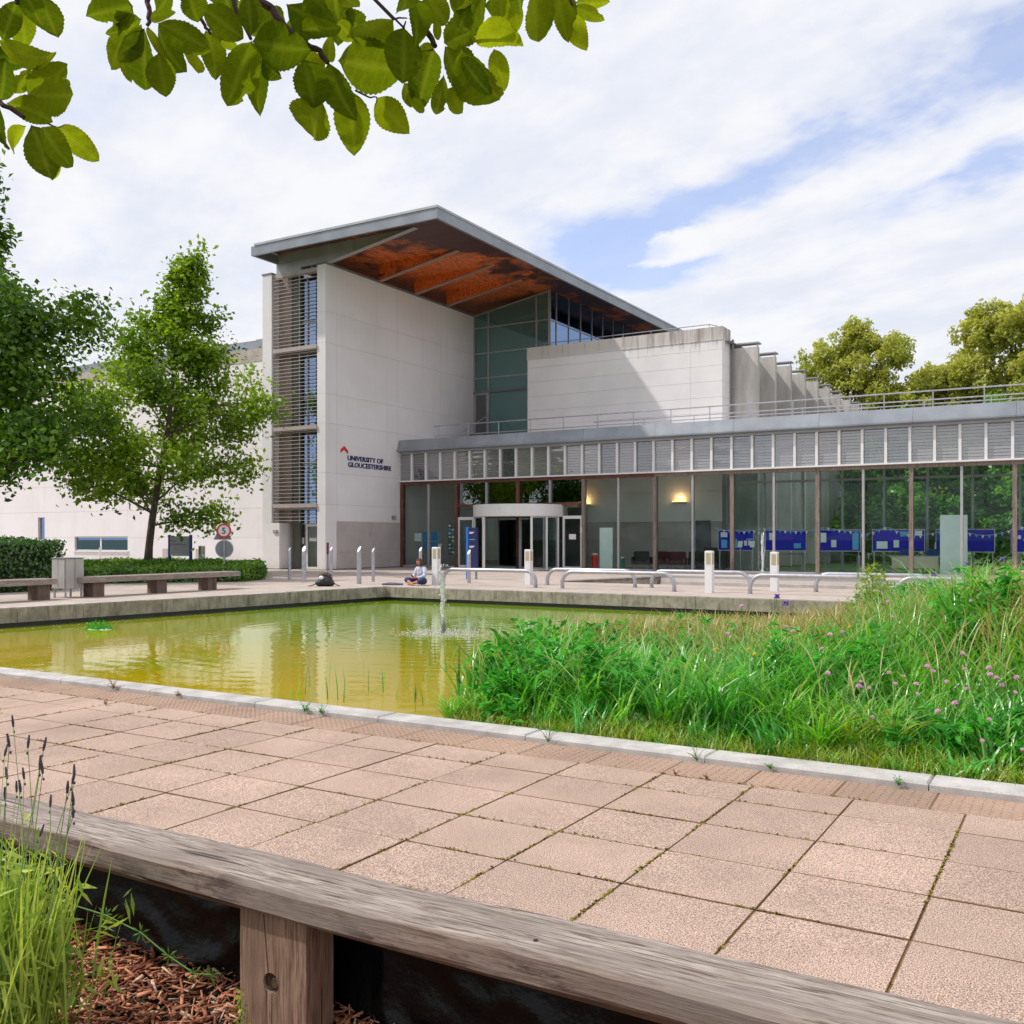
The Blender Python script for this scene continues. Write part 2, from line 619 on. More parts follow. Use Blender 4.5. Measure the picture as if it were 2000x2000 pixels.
M['soil'] = mk('bed_soil', (0.03, 0.026, 0.014), 0.95, 0.4, 4, (30, 0.3), bmp=0.5)
M['lawn'] = mk('lawn', (0.08, 0.16, 0.03), 0.95, 0.35, 1.0, (30, 0.3), bmp=0.5, bs=30)
M['earth'] = mk('far_ground', (0.09, 0.12, 0.05), 0.95, 0.3, 0.1)
M['liner'] = mk('black_plastic_liner', (0.003, 0.0034, 0.004), 0.3, 0.3, 5, bmp=0.8, bs=16, spec=0.22)
M['skin'] = mk('skin', (0.48, 0.20, 0.115), 0.55, 0.08, 8)
M['hair'] = mk('red_brown_hair', (0.085, 0.018, 0.012), 0.55, 0.35, 60, stretch=(1, 1, 0.3))
M['shirt'] = mk('white_blue_top', (0.70, 0.71, 0.76), 0.8, 0.25, 14, dark=(0.33, 0.39, 0.55))
M['trousers'] = mk('navy_trousers', (0.018, 0.028, 0.115), 0.85, 0.2, 10)
M['bagblack'] = mk('black_nylon', (0.016, 0.016, 0.018), 0.6, 0.4, 12, bmp=0.3)
M['bagbrown'] = mk('brown_nylon', (0.09, 0.052, 0.04), 0.7, 0.3, 12)
M['cloth_grey'] = mk('grey_blue_cloth', (0.16, 0.18, 0.24), 0.9, 0.4, 25)


def slab_mat(name, col, speck, dotted=False):
    m, t, out = newmat(name)
    p = _n(t, 'ShaderNodeBsdfPrincipled', i_Roughness=0.85)
    p.inputs['Specular IOR Level'].default_value = 0.25
    lk(t, p.outputs[0], out.inputs[0])
    pos = _n(t, 'ShaderNodeNewGeometry').outputs['Position']
    big = smooth(t, noise(t, pos, 0.9, 5, 0.6), 0.3, 0.7)
    c = mixc(t, big, tuple(v * 0.86 for v in col), tuple(v * 1.1 for v in col))
    # exposed aggregate: pale and dark stones
    g1 = smooth(t, noise(t, pos, 150, 3, 0.7), 0.38, 0.62)
    c = mixc(t, 1.0, c, _gray(t, smooth(t, g1, 0, 1, 1 - speck, 1 + speck)), 'MULTIPLY')
    g2 = smooth(t, noise(t, pos, 230, 2, 0.7), 0.57, 0.67)
    c = mixc(t, mth(t, 'MULTIPLY', g2, 0.7), c, (0.62, 0.52, 0.46))
    g3 = smooth(t, noise(t, pos, 190, 2, 0.7, stretch=(1, 1.1, 0.9)), 0.57, 0.68)
    c = mixc(t, mth(t, 'MULTIPLY', g3, 0.7), c, (0.10, 0.075, 0.06))
    dirt = smooth(t, noise(t, pos, 1.7, 7, 0.72), 0.50, 0.72)
    c = mixc(t, mth(t, 'MULTIPLY', dirt, 0.38), c, tuple(v * 0.6 for v in col))
    oi = _n(t, 'ShaderNodeObjectInfo')
    c = mixc(t, 1.0, c, _gray(t, smooth(t, oi.outputs['Random'], 0, 1, 0.95, 1.05)), 'MULTIPLY')
    lk(t, c, p.inputs['Base Color'])
    lk(t, bump(t, noise(t, pos, 170, 3, 0.6), 0.35, 0.004), p.inputs['Normal'])
    return m


M['slab'] = slab_mat('exposed_aggregate_slab', (0.435, 0.308, 0.245), 0.66)
M['tactile'] = slab_mat('tactile_slab', (0.36, 0.24, 0.175), 0.35)
M['terrace'] = slab_mat('terrace_paving', (0.46, 0.385, 0.34), 0.15)
M['kerb'] = mk('pale_kerb_stone', (0.52, 0.495, 0.475), 0.8, 0.3, 3, (90, 0.18), bmp=0.25, bs=90, rand=0.05)
M['copingstone'] = mk('pool_coping', (0.50, 0.44, 0.40), 0.85, 0.25, 2.5, (60, 0.2), bmp=0.2, rand=0.04)
M['joint'] = mk('soiled_slab_edge', (0.19, 0.11, 0.055), 0.95, 0.5, 12)
M['mortar'] = mk('sandy_mortar', (0.24, 0.14, 0.055), 0.95, 0.4, 8, (40, 0.3))


def concrete_mat():
    m, t, out = newmat('aged_pool_concrete')
    p = _n(t, 'ShaderNodeBsdfPrincipled', i_Roughness=0.9)
    lk(t, p.outputs[0], out.inputs[0])
    pos = _n(t, 'ShaderNodeNewGeometry').outputs['Position']
    c = mixc(t, smooth(t, noise(t, pos, 3, 6, 0.7), 0.3, 0.7), (0.23, 0.195, 0.16), (0.43, 0.375, 0.325))
    st = smooth(t, noise(t, pos, 9, 5, 0.65, stretch=(1, 1, 0.18)), 0.48, 0.7)
    c = mixc(t, mth(t, 'MULTIPLY', st, 0.6), c, (0.06, 0.055, 0.045))
    c = mixc(t, mth(t, 'MULTIPLY', smooth(t, noise(t, pos, 40, 3, 0.7), 0.5, 0.7), 0.4), c, (0.36, 0.32, 0.28))
    lk(t, c, p.inputs['Base Color'])
    lk(t, bump(t, noise(t, pos, 30, 5, 0.7), 0.4), p.inputs['Normal'])
    return m


M['concrete'] = concrete_mat()
M['wet'] = mk('wet_dark_concrete', (0.03, 0.028, 0.022), 0.4, 0.4, 4)


def stained_mat():
    m, t, out = newmat('stained_parapet')
    p = _n(t, 'ShaderNodeBsdfPrincipled', i_Roughness=0.85)
    lk(t, p.outputs[0], out.inputs[0])
    pos = _n(t, 'ShaderNodeNewGeometry').outputs['Position']
    sp = _n(t, 'ShaderNodeSeparateXYZ')
    lk(t, pos, sp.inputs[0])
    # run-off streaks that thin out below the coping
    drop = smooth(t, sp.outputs[2], 9.0, 11.2)
    st = noise(t, pos, 2.4, 6, 0.75, stretch=(1.6, 1.6, 0.12))
    side = smooth(t, sp.outputs[0], -23.5, -17.0, 0.0, 0.10)
    k = mth(t, 'ADD', mth(t, 'MULTIPLY', st, 0.75), mth(t, 'MULTIPLY', drop, 0.34))
    k = mth(t, 'ADD', k, side)
    cap = smooth(t, sp.outputs[2], 10.70, 10.82)
    k = smooth(t, mth(t, 'ADD', k, mth(t, 'MULTIPLY', cap, -0.01)), 0.72, 0.92)
    c = mixc(t, smooth(t, noise(t, pos, 0.6, 5, 0.6), 0.3, 0.7), (0.75, 0.72, 0.73), (0.82, 0.79, 0.80))
    c = mixc(t, cap, c, (0.60, 0.56, 0.54))
    c = mixc(t, mth(t, 'MULTIPLY', k, 0.7), c, (0.20, 0.14, 0.115))
    lk(t, c, p.inputs['Base Color'])
    lk(t, bump(t, noise(t, pos, 50, 3, 0.6), 0.15), p.inputs['Normal'])
    return m


M['stained'] = stained_mat()


def soffit_mat():
    m, t, out = newmat('mottled_copper_soffit')
    p = _n(t, 'ShaderNodeBsdfPrincipled', i_Roughness=0.5)
    lk(t, p.outputs[0], out.inputs[0])
    pos = _n(t, 'ShaderNodeNewGeometry').outputs['Position']
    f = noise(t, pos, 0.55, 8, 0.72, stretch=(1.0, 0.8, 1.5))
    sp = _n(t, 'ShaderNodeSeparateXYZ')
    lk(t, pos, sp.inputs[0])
    wx = smooth(t, sp.outputs[0], -27.2, -23.6, 0.05, -0.17)  # darker towards the outer edges, more orange further in
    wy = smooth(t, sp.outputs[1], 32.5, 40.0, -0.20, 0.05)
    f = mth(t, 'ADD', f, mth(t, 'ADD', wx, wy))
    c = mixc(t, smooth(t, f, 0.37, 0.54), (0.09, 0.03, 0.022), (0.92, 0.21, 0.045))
    g = smooth(t, noise(t, pos, 6.0, 5, 0.7, stretch=(2.2, 0.6, 1)), 0.40, 0.65)
    c = mixc(t, mth(t, 'MULTIPLY', g, 0.6), c, (0.045, 0.022, 0.018))
    lk(t, c, p.inputs['Base Color'])
    return m


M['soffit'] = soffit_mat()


def timber_mat(name, pale, dark, along, edge=None):
    m, t, out = newmat(name)
    p = _n(t, 'ShaderNodeBsdfPrincipled', i_Roughness=0.8)
    p.inputs['Specular IOR Level'].default_value = 0.3
    lk(t, p.outputs[0], out.inputs[0])
    pos = _n(t, 'ShaderNodeNewGeometry').outputs['Position']
    s1 = {'x': (0.9, 22, 22), 'y': (22, 0.9, 22), 'z': (22, 22, 0.9)}[along]
    s2 = {'x': (4.0, 80, 80), 'y': (80, 4.0, 80), 'z': (80, 80, 4.0)}[along]
    g = noise(t, pos, 1.6, 6, 0.65, stretch=s1)
    fg = noise(t, pos, 1.4, 5, 0.7, stretch=s2)
    mid = tuple((a + b) / 2 for a, b in zip(pale, dark))
    c = mixc(t, smooth(t, g, 0.33, 0.66), mid, pale)
    c = mixc(t, smooth(t, fg, 0.44, 0.64, 0.0, 0.95), c, dark)
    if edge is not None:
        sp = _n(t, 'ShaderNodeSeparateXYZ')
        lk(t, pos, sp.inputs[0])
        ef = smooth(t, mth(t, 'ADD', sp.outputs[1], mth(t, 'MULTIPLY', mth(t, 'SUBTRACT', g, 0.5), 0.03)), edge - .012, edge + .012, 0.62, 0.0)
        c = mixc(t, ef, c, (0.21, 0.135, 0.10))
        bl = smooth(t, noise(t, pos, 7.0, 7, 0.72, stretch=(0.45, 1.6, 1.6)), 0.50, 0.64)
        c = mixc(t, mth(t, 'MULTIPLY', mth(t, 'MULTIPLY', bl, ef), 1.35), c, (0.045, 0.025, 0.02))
    pat = smooth(t, noise(t, pos, 3.2, 5, 0.6, stretch={'x': (0.6, 2, 2), 'y': (2, 0.6, 2), 'z': (2, 2, 0.6)}[along]), 0.44, 0.68)
    c = mixc(t, mth(t, 'MULTIPLY', pat, 0.7), c, tuple(v * .8 for v in mid))
    cr = smooth(t, noise(t, pos, 0.8, 3, 0.5, stretch=s1), 0.655, 0.69)
    c = mixc(t, mth(t, 'MULTIPLY', cr, 0.85), c, tuple(v * 0.25 for v in dark))
    lk(t, c, p.inputs['Base Color'])
    hgt = mth(t, 'SUBTRACT', mth(t, 'ADD', mth(t, 'MULTIPLY', fg, 0.6), mth(t, 'MULTIPLY', g, 0.5)), cr)
    lk(t, bump(t, hgt, 0.75, 0.006), p.inputs['Normal'])
    return m


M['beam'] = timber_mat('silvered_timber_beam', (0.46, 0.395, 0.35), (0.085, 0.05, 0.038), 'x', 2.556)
M['post'] = timber_mat('brown_timber_post', (0.36, 0.235, 0.17), (0.12, 0.07, 0.045), 'z')
M['bench'] = timber_mat('bench_timber', (0.42, 0.36, 0.32), (0.14, 0.10, 0.08), 'y')
M['bench_leg'] = timber_mat('bench_leg_timber', (0.22, 0.16, 0.13), (0.09, 0.06, 0.045), 'z')


def water_mat():
    m, t, out = newmat('murky_pool_water')
    pos = _n(t, 'ShaderNodeNewGeometry').outputs['Position']
    sp = _n(t, 'ShaderNodeSeparateXYZ')
    lk(t, pos, sp.inputs[0])
    # rings spreading from the jet
    dx = mth(t, 'SUBTRACT', sp.outputs[0], -11.0)
    dy = mth(t, 'SUBTRACT', sp.outputs[1], 15.85)
    r = mth(t, 'SQRT', mth(t, 'ADD', mth(t, 'MULTIPLY', dx, dx), mth(t, 'MULTIPLY', dy, dy)))
    wob = noise(t, pos, 0.7, 3, 0.5)
    rr = mth(t, 'ADD', r, mth(t, 'MULTIPLY', wob, 0.9))
    ring = mth(t, 'SINE', mth(t, 'MULTIPLY', rr, 15.0))
    fade = smooth(t, r, 0.5, 10.0, 1.0, 0.25)
    h = mth(t, 'MULTIPLY', mth(t, 'MULTIPLY', ring, fade), 0.35)
    h = mth(t, 'ADD', h, mth(t, 'MULTIPLY', noise(t, pos, 3.0, 4, 0.5), 1.0))
    h = mth(t, 'ADD', h, mth(t, 'MULTIPLY', noise(t, pos, 11.0, 3, 0.5), 0.22))
    nb = bump(t, h, 0.06, 0.05)
    # murky body colour: ochre near, olive further off, in drifts
    f = noise(t, pos, 0.35, 5, 0.6)
    dep = smooth(t, mth(t, 'ADD', mth(t, 'MULTIPLY', sp.outputs[1], 0.07), mth(t, 'MULTIPLY', f, 1.2)), 1.0, 2.0)
    c = mixc(t, dep, (0.48, 0.345, 0.001), (0.20, 0.32, 0.005))
    d = _n(t, 'ShaderNodeBsdfDiffuse')
    lk(t, c, d.inputs[0])
    gl = _n(t, 'ShaderNodeBsdfGlossy', i_Roughness=0.03)
    gl.inputs[0].default_value = (0.92, 1.0, 0.97, 1)
    lk(t, nb, gl.inputs['Normal'])
    fr = _n(t, 'ShaderNodeFresnel', i_IOR=2.1)
    mx = _n(t, 'ShaderNodeMixShader')
    lk(t, fr.outputs[0], mx.inputs[0])
    lk(t, d.outputs[0], mx.inputs[1])
    lk(t, gl.outputs[0], mx.inputs[2])
    lk(t, mx.outputs[0], out.inputs[0])
    return m


M['water'] = water_mat()


def froth_mat():
    m, t, out = newmat('frothing_water')
    p = _n(t, 'ShaderNodeBsdfPrincipled', i_Roughness=0.08, i_IOR=1.33)
    p.inputs['Base Color'].default_value = (0.86, 0.90, 0.93, 1)
    p.inputs['Transmission Weight'].default_value = 0.35
    lk(t, p.outputs[0], out.inputs[0])
    return m


M['froth'] = froth_mat()
M['leaf_tree'] = leafmat('tree_leaf', (0.02, 0.105, 0.004), (0.40, 0.60, 0.025), 0.44, 0.03, 0.45)
M['leaf_deep'] = leafmat('deep_green_tree_leaf', (0.010, 0.065, 0.004), (0.20, 0.38, 0.018), 0.38, 0.03, 0.45)
M['leaf_willow'] = leafmat('willow_leaf', (0.30, 0.37, 0.06), (0.64, 0.65, 0.17), 0.55, 0.02)
M['leaf_dark'] = leafmat('woodland_leaf', (0.03, 0.16, 0.008), (0.22, 0.46, 0.025), 0.5, 0.03)
M['leaf_hedge'] = leafmat('hedge_leaf', (0.016, 0.08, 0.006), (0.07, 0.20, 0.012), 0.35, 0.06)
M['leaf_hedge2'] = leafmat('low_hedge_leaf', (0.04, 0.15, 0.008), (0.18, 0.36, 0.02), 0.4, 0.05)
M['grass'] = leafmat('fresh_grass', (0.02, 0.22, 0.008), (0.34, 0.78, 0.06), 0.45, 0.04, 0.4)
M['grass_pale'] = leafmat('pale_long_grass', (0.10, 0.42, 0.06), (0.45, 0.72, 0.22), 0.45, 0.06, 0.35)
M['grass_dark'] = leafmat('dark_sedge', (0.010, 0.17, 0.018), (0.15, 0.66, 0.08), 0.42, 0.06, 0.35)
M['grass_yellow'] = leafmat('short_yellow_grass', (0.14, 0.34, 0.02), (0.46, 0.50, 0.05), 0.45, 0.05)
M['grass_tan'] = leafmat('seeding_grass', (0.34, 0.30, 0.10), (0.62, 0.48, 0.24), 0.4, 0.04)
M['reed_rust'] = leafmat('rusty_sedge', (0.16, 0.10, 0.03), (0.34, 0.20, 0.06), 0.35, 0.05)
M['herb'] = leafmat('leafy_herb', (0.012, 0.18, 0.02), (0.12, 0.58, 0.06), 0.45, 0.015, 0.6)
M['pink'] = mk('pink_petal', (0.78, 0.38, 0.62), 0.7, 0.2, 30)
M['violet'] = mk('violet_petal', (0.16, 0.07, 0.42), 0.7, 0.3, 30)
M['yellow_petal'] = mk('yellow_petal', (0.75, 0.50, 0.02), 0.7, 0.1)
M['stem'] = mk('green_stem', (0.10, 0.22, 0.03), 0.7, 0.2)
M['lav_leaf'] = leafmat('lavender_leaf', (0.20, 0.36, 0.04), (0.62, 0.74, 0.16), 0.4, 0.02, 0.6)
M['lav_stalk'] = mk('lavender_stalk', (.20, .30, .09), .7, .2)
M['lav_spike'] = mk('lavender_bud', (0.075, 0.058, 0.085), 0.8, 0.4, 200)
M['moss'] = mk('joint_moss', (0.27, 0.22, 0.02), 0.95, 0.4, 20)
M['moss_red'] = mk('red_stonecrop', (0.28, 0.11, 0.03), 0.9, 0.4, 60)


def chip_mat():
    m, t, out = newmat('bark_chip')
    p = _n(t, 'ShaderNodeBsdfPrincipled', i_Roughness=0.8)
    lk(t, p.outputs[0], out.inputs[0])
    a = _n(t, 'ShaderNodeAttribute', attribute_name='tint')
    c = mixc(t, a.outputs['Fac'], (0.18, 0.055, 0.028), (0.72, 0.30, 0.16))
    c = mixc(t, smooth(t, a.outputs['Fac'], 0.88, 0.93), c, (0.66, 0.46, 0.33))
    lk(t, c, p.inputs['Base Color'])
    return m


M['chip'] = chip_mat()


def bigleaf_mat():
    m, t, out = newmat('broad_tree_leaf')
    a = _n(t, 'ShaderNodeAttribute', attribute_name='tint')
    oc = _n(t, 'ShaderNodeAttribute', attribute_name='vein').outputs['Fac']
    pos = _n(t, 'ShaderNodeNewGeometry').outputs['Position']
    c = mixc(t, a.outputs['Fac'], (0.036, 0.085, 0.005), (0.34, 0.41, 0.012))
    mot = smooth(t, noise(t, pos, 45, 4, 0.6), 0.35, 0.7)
    c = mixc(t, mth(t, 'MULTIPLY', mot, 0.35), c, (0.12, 0.11, 0.012))
    fine = smooth(t, noise(t, pos, 420, 3, 0.6), 0.3, 0.7, 0.85, 1.12)
    c = mixc(t, 1.0, c, _gray(t, fine), 'MULTIPLY')
    c = mixc(t, mth(t, 'MULTIPLY', oc, 0.3), c, (0.36, 0.42, 0.05))
    d = _n(t, 'ShaderNodeBsdfDiffuse')
    lk(t, c, d.inputs[0])
    tr = _n(t, 'ShaderNodeBsdfTranslucent')
    lk(t, mixc(t, 1.0, c, (1.2, 1.2, 0.5), 'MULTIPLY'), tr.inputs[0])
    mx = _n(t, 'ShaderNodeMixShader', x0=0.62)
    lk(t, d.outputs[0], mx.inputs[1])
    lk(t, tr.outputs[0], mx.inputs[2])
    lk(t, mx.outputs[0], out.inputs[0])
    return m


M['bigleaf'] = bigleaf_mat()


# ------------------------------------------------------------------ the ground, terrace, pool
def struct(name, mb, m, **kw):
    return mb.build(name, m, kind='structure', **kw)


PC = (-18.3, 23.35)          # pool corner
PL = (-20.05, 7.3)           # left pool edge runs on to here
struct('ground', MB().box(-900, 900, -900, 900, -2.0, -1.0), M['earth'])
ter = MB()
ter.prism([(-90, 7.3), (PL[0] - .4, PL[1]), (PC[0] - .4, PC[1] + .4), (10, PC[1] + .4), (10, 46), (-90, 46)], 'z', -1.0, 0.0)
struct('terrace', ter, M['terrace'])
struct('lawn', MB().prism([(-90, 46.004), (120, 46.004), (120, 160), (-90, 160)], 'z', -1.0, -0.03), M['lawn'])
struct('grass_bank', MB().prism([(10.004, -40), (120, -40), (120, 46), (10.004, 46)], 'z', -1.0, -0.1), M['lawn'])
struct('water', MB().prism([(-20.3, 7.6), (10, 7.6), (10, 23.6), (-18.6, 23.6)], 'z', -0.95, -0.4), M['water'])
struct('paving_bed', MB().box(-24, 10, 2.72, 7.68, -1.0, -0.372), M['mortar'])
wl = MB()
wl.prism([(PL[0] - .4, 7.3), (PL[0] - .09, 7.3), (PC[0] - .09, PC[1] + .09), (10, PC[1] + .09), (10, PC[1] + .4), (PC[0] - .4, PC[1] + .4)], 'z', -0.98, -0.29)
pool_wall = struct('pool_wall', wl, M['wet'])


def coping(p, q, first, step, width=0.46):
    """coping blocks along the pool edge, with open joints"""
    p = Vector((p[0], p[1], 0)); q = Vector((q[0], q[1], 0))
    d = (q - p); L = d.length; d.normalize()
    nrm = Vector((-d.y, d.x, 0))
    s = first
    while s < L - 0.02:
        e = min(s + step + random.uniform(-.12, .12), L)
        a, b = p + d * (s + .005), p + d * (e - .005)
        z = random.uniform(-.004, .004)
        c = .012
        mb = MB()
        lo, hi = -0.30, 0.012 + z
        A = [a, b, b + nrm * width, a + nrm * width]
        ci = [a + d * c + nrm * c, b - d * c + nrm * c, b - d * c + nrm * (width - c), a + d * c + nrm * (width - c)]
        vs = [(v.x, v.y, lo) for v in A] + [(v.x, v.y, hi - c) for v in A] + [(v.x, v.y, hi) for v in ci]
        mb.add(vs, [(0, 3, 2, 1), (8, 9, 10, 11), (0, 1, 5, 4), (1, 2, 6, 5), (2, 3, 7, 6), (3, 0, 4, 7), (4, 5, 9, 8), (5, 6, 10, 9), (6, 7, 11, 10), (7, 4, 8, 11)])
        mb.build('coping_block', M['concrete'], pool_wall)
        cap = MB()
        cap.add([(v.x, v.y, hi + .001) for v in ci] + [(v.x, v.y, hi + .009) for v in ci], [(0, 3, 2, 1), (4, 5, 6, 7), (0, 1, 5, 4), (1, 2, 6, 5), (2, 3, 7, 6), (3, 0, 4, 7)])
        cap.build('coping_cap', M['copingstone'], pool_wall)
        s = e


coping(PL, PC, 0.3, 1.55)
coping(PC, (10, PC[1]), 0.0, 2.0)

def dirty_sides(me):
    """soil-stained slab edges"""
    me.materials.append(M['joint'])
    for f in me.polygons:
        if f.normal.z < .9:
            f.material_index = 1


# near paving: slabs one by one, then the blister strip and the kerb
slabs = struct('near_paving', MB().box(-24, 10, 2.73, 7.67, -0.371, -0.3545), M['mortar'])
XS = [-6.46 + .72 * k for k in range(-19, 22)]
YS = [2.86, 3.485, 4.12, 4.757, 5.39, 6.02, 6.655, 7.125]
sl = {}
for j in range(len(YS) - 1):
    y0, y1 = YS[j], YS[j + 1]
    me = MB().cbox(-.36 + .0042, .36 - .0042, -(y1 - y0) / 2 + .0046, (y1 - y0) / 2 - .0046, -.035, 0, .004).mesh('paving_slab', M['slab'])
    dirty_sides(me)
    for i in range(len(XS) - 1):
        x0 = XS[i]
        if x0 < -17 or x0 > 5.5:
            continue
        o = inst('paving_slab', me, (x0 + .36 + random.uniform(-.0015, .0015), (y0 + y1) / 2 + random.uniform(-.0015, .0015), -.335 - .012 + random.uniform(-.0025, .0025)), slabs)
        o.rotation_euler = (random.uniform(-.0035, .0035), random.uniform(-.0035, .0035), random.uniform(-.002, .002))
tb = MB().cbox(-.32, .32, -.245, .245, -.035, 0, .006)
for ix in range(10):
    for iy in range(7):
        cx, cy = -.288 + ix * .064, -.198 + iy * .066
        n = 6
        vs = [(cx + .015 * math.cos(k * 2 * math.pi / n), cy + .015 * math.sin(k * 2 * math.pi / n), 0.0003) for k in range(n)]
        vs += [(cx + .009 * math.cos(k * 2 * math.pi / n), cy + .009 * math.sin(k * 2 * math.pi / n), .006) for k in range(n)]
        tb.add(vs, [tuple(range(n, 2 * n))] + [(k, (k + 1) % n, n + (k + 1) % n, n + k) for k in range(n)])
tme = tb.mesh('tactile_slab', M['tactile'])
for f_ in tme.polygons:
    if f_.area > .004 and f_.normal.z < .5:
        f_.material_index = 0
x = -16.2
while x < 5:
    o = inst('tactile_slab', tme, (x, 7.38, -.346 + random.uniform(-.002, .002)), slabs)
    o.rotation_euler = (random.uniform(-.004, .004), random.uniform(-.004, .004), 0)
    x += .65
kerb = struct('kerb', MB().box(-20.2, 10, 7.66, 7.94, -.95, -.345), M['mortar'])
x = -19.7
while x < 8:
    MB().cbox(x + .004, x + 1.696, 7.645, 7.96, -.62, -.295 + random.uniform(-.003, .003), .014).build('kerb_stone', M['kerb'], kerb)
    x += 1.7

# mossy joints (raised tufts along the open joints)
pts = []
for yy in YS[1:]:
    for k in range(170):
        if random.random() < .8:
            xx = random.uniform(-12, 2.5)
            if mnoise.noise(Vector((xx * .9, yy * 3.1, 0))) > .05:
                for q in range(random.randint(2, 7)):
                    pts.append((xx + random.gauss(0, .035), yy + random.gauss(0, .006)))
for xx in XS:
    for k in range(60):
        yy = random.uniform(2.9, 7.1)
        if -12 < xx < 3 and mnoise.noise(Vector((xx * 2.3, yy * 1.2, 4))) > -.12:
            for q in range(random.randint(2, 7)):
                pts.append((xx + random.gauss(0, .006), yy + random.gauss(0, .035)))
P = np.array([(a, b, -.349) for a, b in pts])
N = len(P)
cen = P + np.stack([np.zeros(N), np.zeros(N), RNG.uniform(0, .008, N)], 1)
me = leaf_cloud('joint_moss', cen, unit(RNG.normal(0, .5, (N, 3)) + np.array([0, 0, 1.])), RNG.uniform(.010, .026, N), .8, M['moss'], RNG, .3)
tag(put(bpy.data.objects.new('joint_moss', me)), 'yellow green moss growing in the open joints of the paving', 'moss', kind='stuff')


# ------------------------------------------------------------------ entrance tower
tower = thing('entrance_tower', 'tall white stone entrance tower under a jutting flat roof with a rusty orange underside', 'building', (-30, 33.8, 0))
XW = -30.0


def part(name, mb, m, parent, **kw):
    return mb.build(name, M[m] if isinstance(m, str) else m, parent, **kw)


part('wall_core', MB().box(-30.46, -30.02, 33.83, 46.2, 0, 14.0), 'render_joint', tower)
zs = [0.03, 3.03, 4.48, 6.76, 8.12, 10.45, 11.88, 14.04]
ys = [33.8, 34.56, 39.2, 43.0, 46.28]
for i in range(len(zs) - 1):
    for j in range(len(ys) - 1):
        g = .004
        x1 = XW
        x0 = -30.5 if j == 0 else -30.03
        part('cladding_panel', MB().box(x0, x1, ys[j] + (g if j else 0), ys[j + 1] - g, zs[i] + g, zs[i + 1] - g), 'render', tower)
part('coping', MB().box(-30.53, -29.96, 33.77, 46.28, 14.042, 14.13), 'coping', tower)
for z0, z1 in ((.06, .806), (.814, 2.26)):
    part('base_panel', MB().box(XW + .003, XW + .028, 34.57, 39.42, z0, z1), 'panel_stone', tower)
part('base_plinth', MB().box(XW + .004, XW + .02, 33.82, 39.42, .0, .05), 'coping', tower)
w = MB().box(-29.998, -29.94, 38.72, 39.0, 2.42, 2.6)
lampb = part('wall_lamp', w, 'coping', tower)
part('lamp_glass', MB().box(-29.938, -29.925, 38.76, 38.96, 2.45, 2.56), 'lens', lampb)

# lettering: two lines of raised capitals and the chevron
def text_mesh(name, body, size, m, ext=0.012, offset=0.006, space=1.0):
    cu = bpy.data.curves.new(name, 'FONT')
    cu.body = body
    cu.size = size
    cu.extrude = ext
    cu.offset = offset
    cu.space_character = space
    cu.resolution_u = 3
    o = bpy.data.objects.new(name, cu)
    COL.objects.link(o)
    bpy.context.view_layer.update()
    me = bpy.data.meshes.new_from_object(o.evaluated_get(bpy.context.evaluated_depsgraph_get()))
    bpy.data.objects.remove(o)
    me.name = name
    me.materials.clear()
    me.materials.append(m)
    return me


def place_text(body, size, m, loc, width, axis, parent, name='lettering', height=None, offset=.006, ext=.012):
    """axis 'y': runs along +Y and faces +X; axis 'x': runs along +X and faces -Y"""
    me = text_mesh(name, body, size, m, offset=offset, ext=ext)
    co = np.empty(len(me.vertices) * 3)
    me.vertices.foreach_get('co', co)
    co = co.reshape(-1, 3)
    mn, mx = co.min(0), co.max(0)
    sx = width / (mx[0] - mn[0])
    sy = (height / (mx[1] - mn[1])) if height else sx
    u_, v_, w_ = (co[:, 0] - mn[0]) * sx, (co[:, 1] - mn[1]) * sy, co[:, 2]
    if axis == 'y':
        new = np.stack([w_, u_, v_], 1)
    else:
        new = np.stack([u_, -w_, v_], 1)
    me.vertices.foreach_set('co', new.astype(np.float32).ravel())
    me.update()
    return inst(name, me, loc, parent)


def serif_line(body, loc, width, height, parent):
    o = place_text(body, .3, M['letters'], loc, width, 'y', parent, height=height, offset=.0045, ext=.015)
    return o


serif_line('UNIVERSITY OF', (-29.983, 35.33, 5.145), 2.68, .235, tower)
serif_line('GLOUCESTERSHIRE', (-29.983, 35.37, 4.835), 3.28, .235, tower)
ch = MB().prism([(34.84, 5.47), (34.84, 5.62), (35.08, 5.79), (35.34, 5.60), (35.35, 5.45), (35.08, 5.63)], 'x', -29.998, -29.965)
part('chevron_emblem', ch, 'red', tower)
bd = MB()
bd.prism([(36.95, 1.55), (37.02, 1.55), (37.0, 1.80), (36.97, 1.80)], 'x', -29.971, -29.966)
part('small_motif', bd, mk('faint_motif', (.30, .27, .42)), tower)

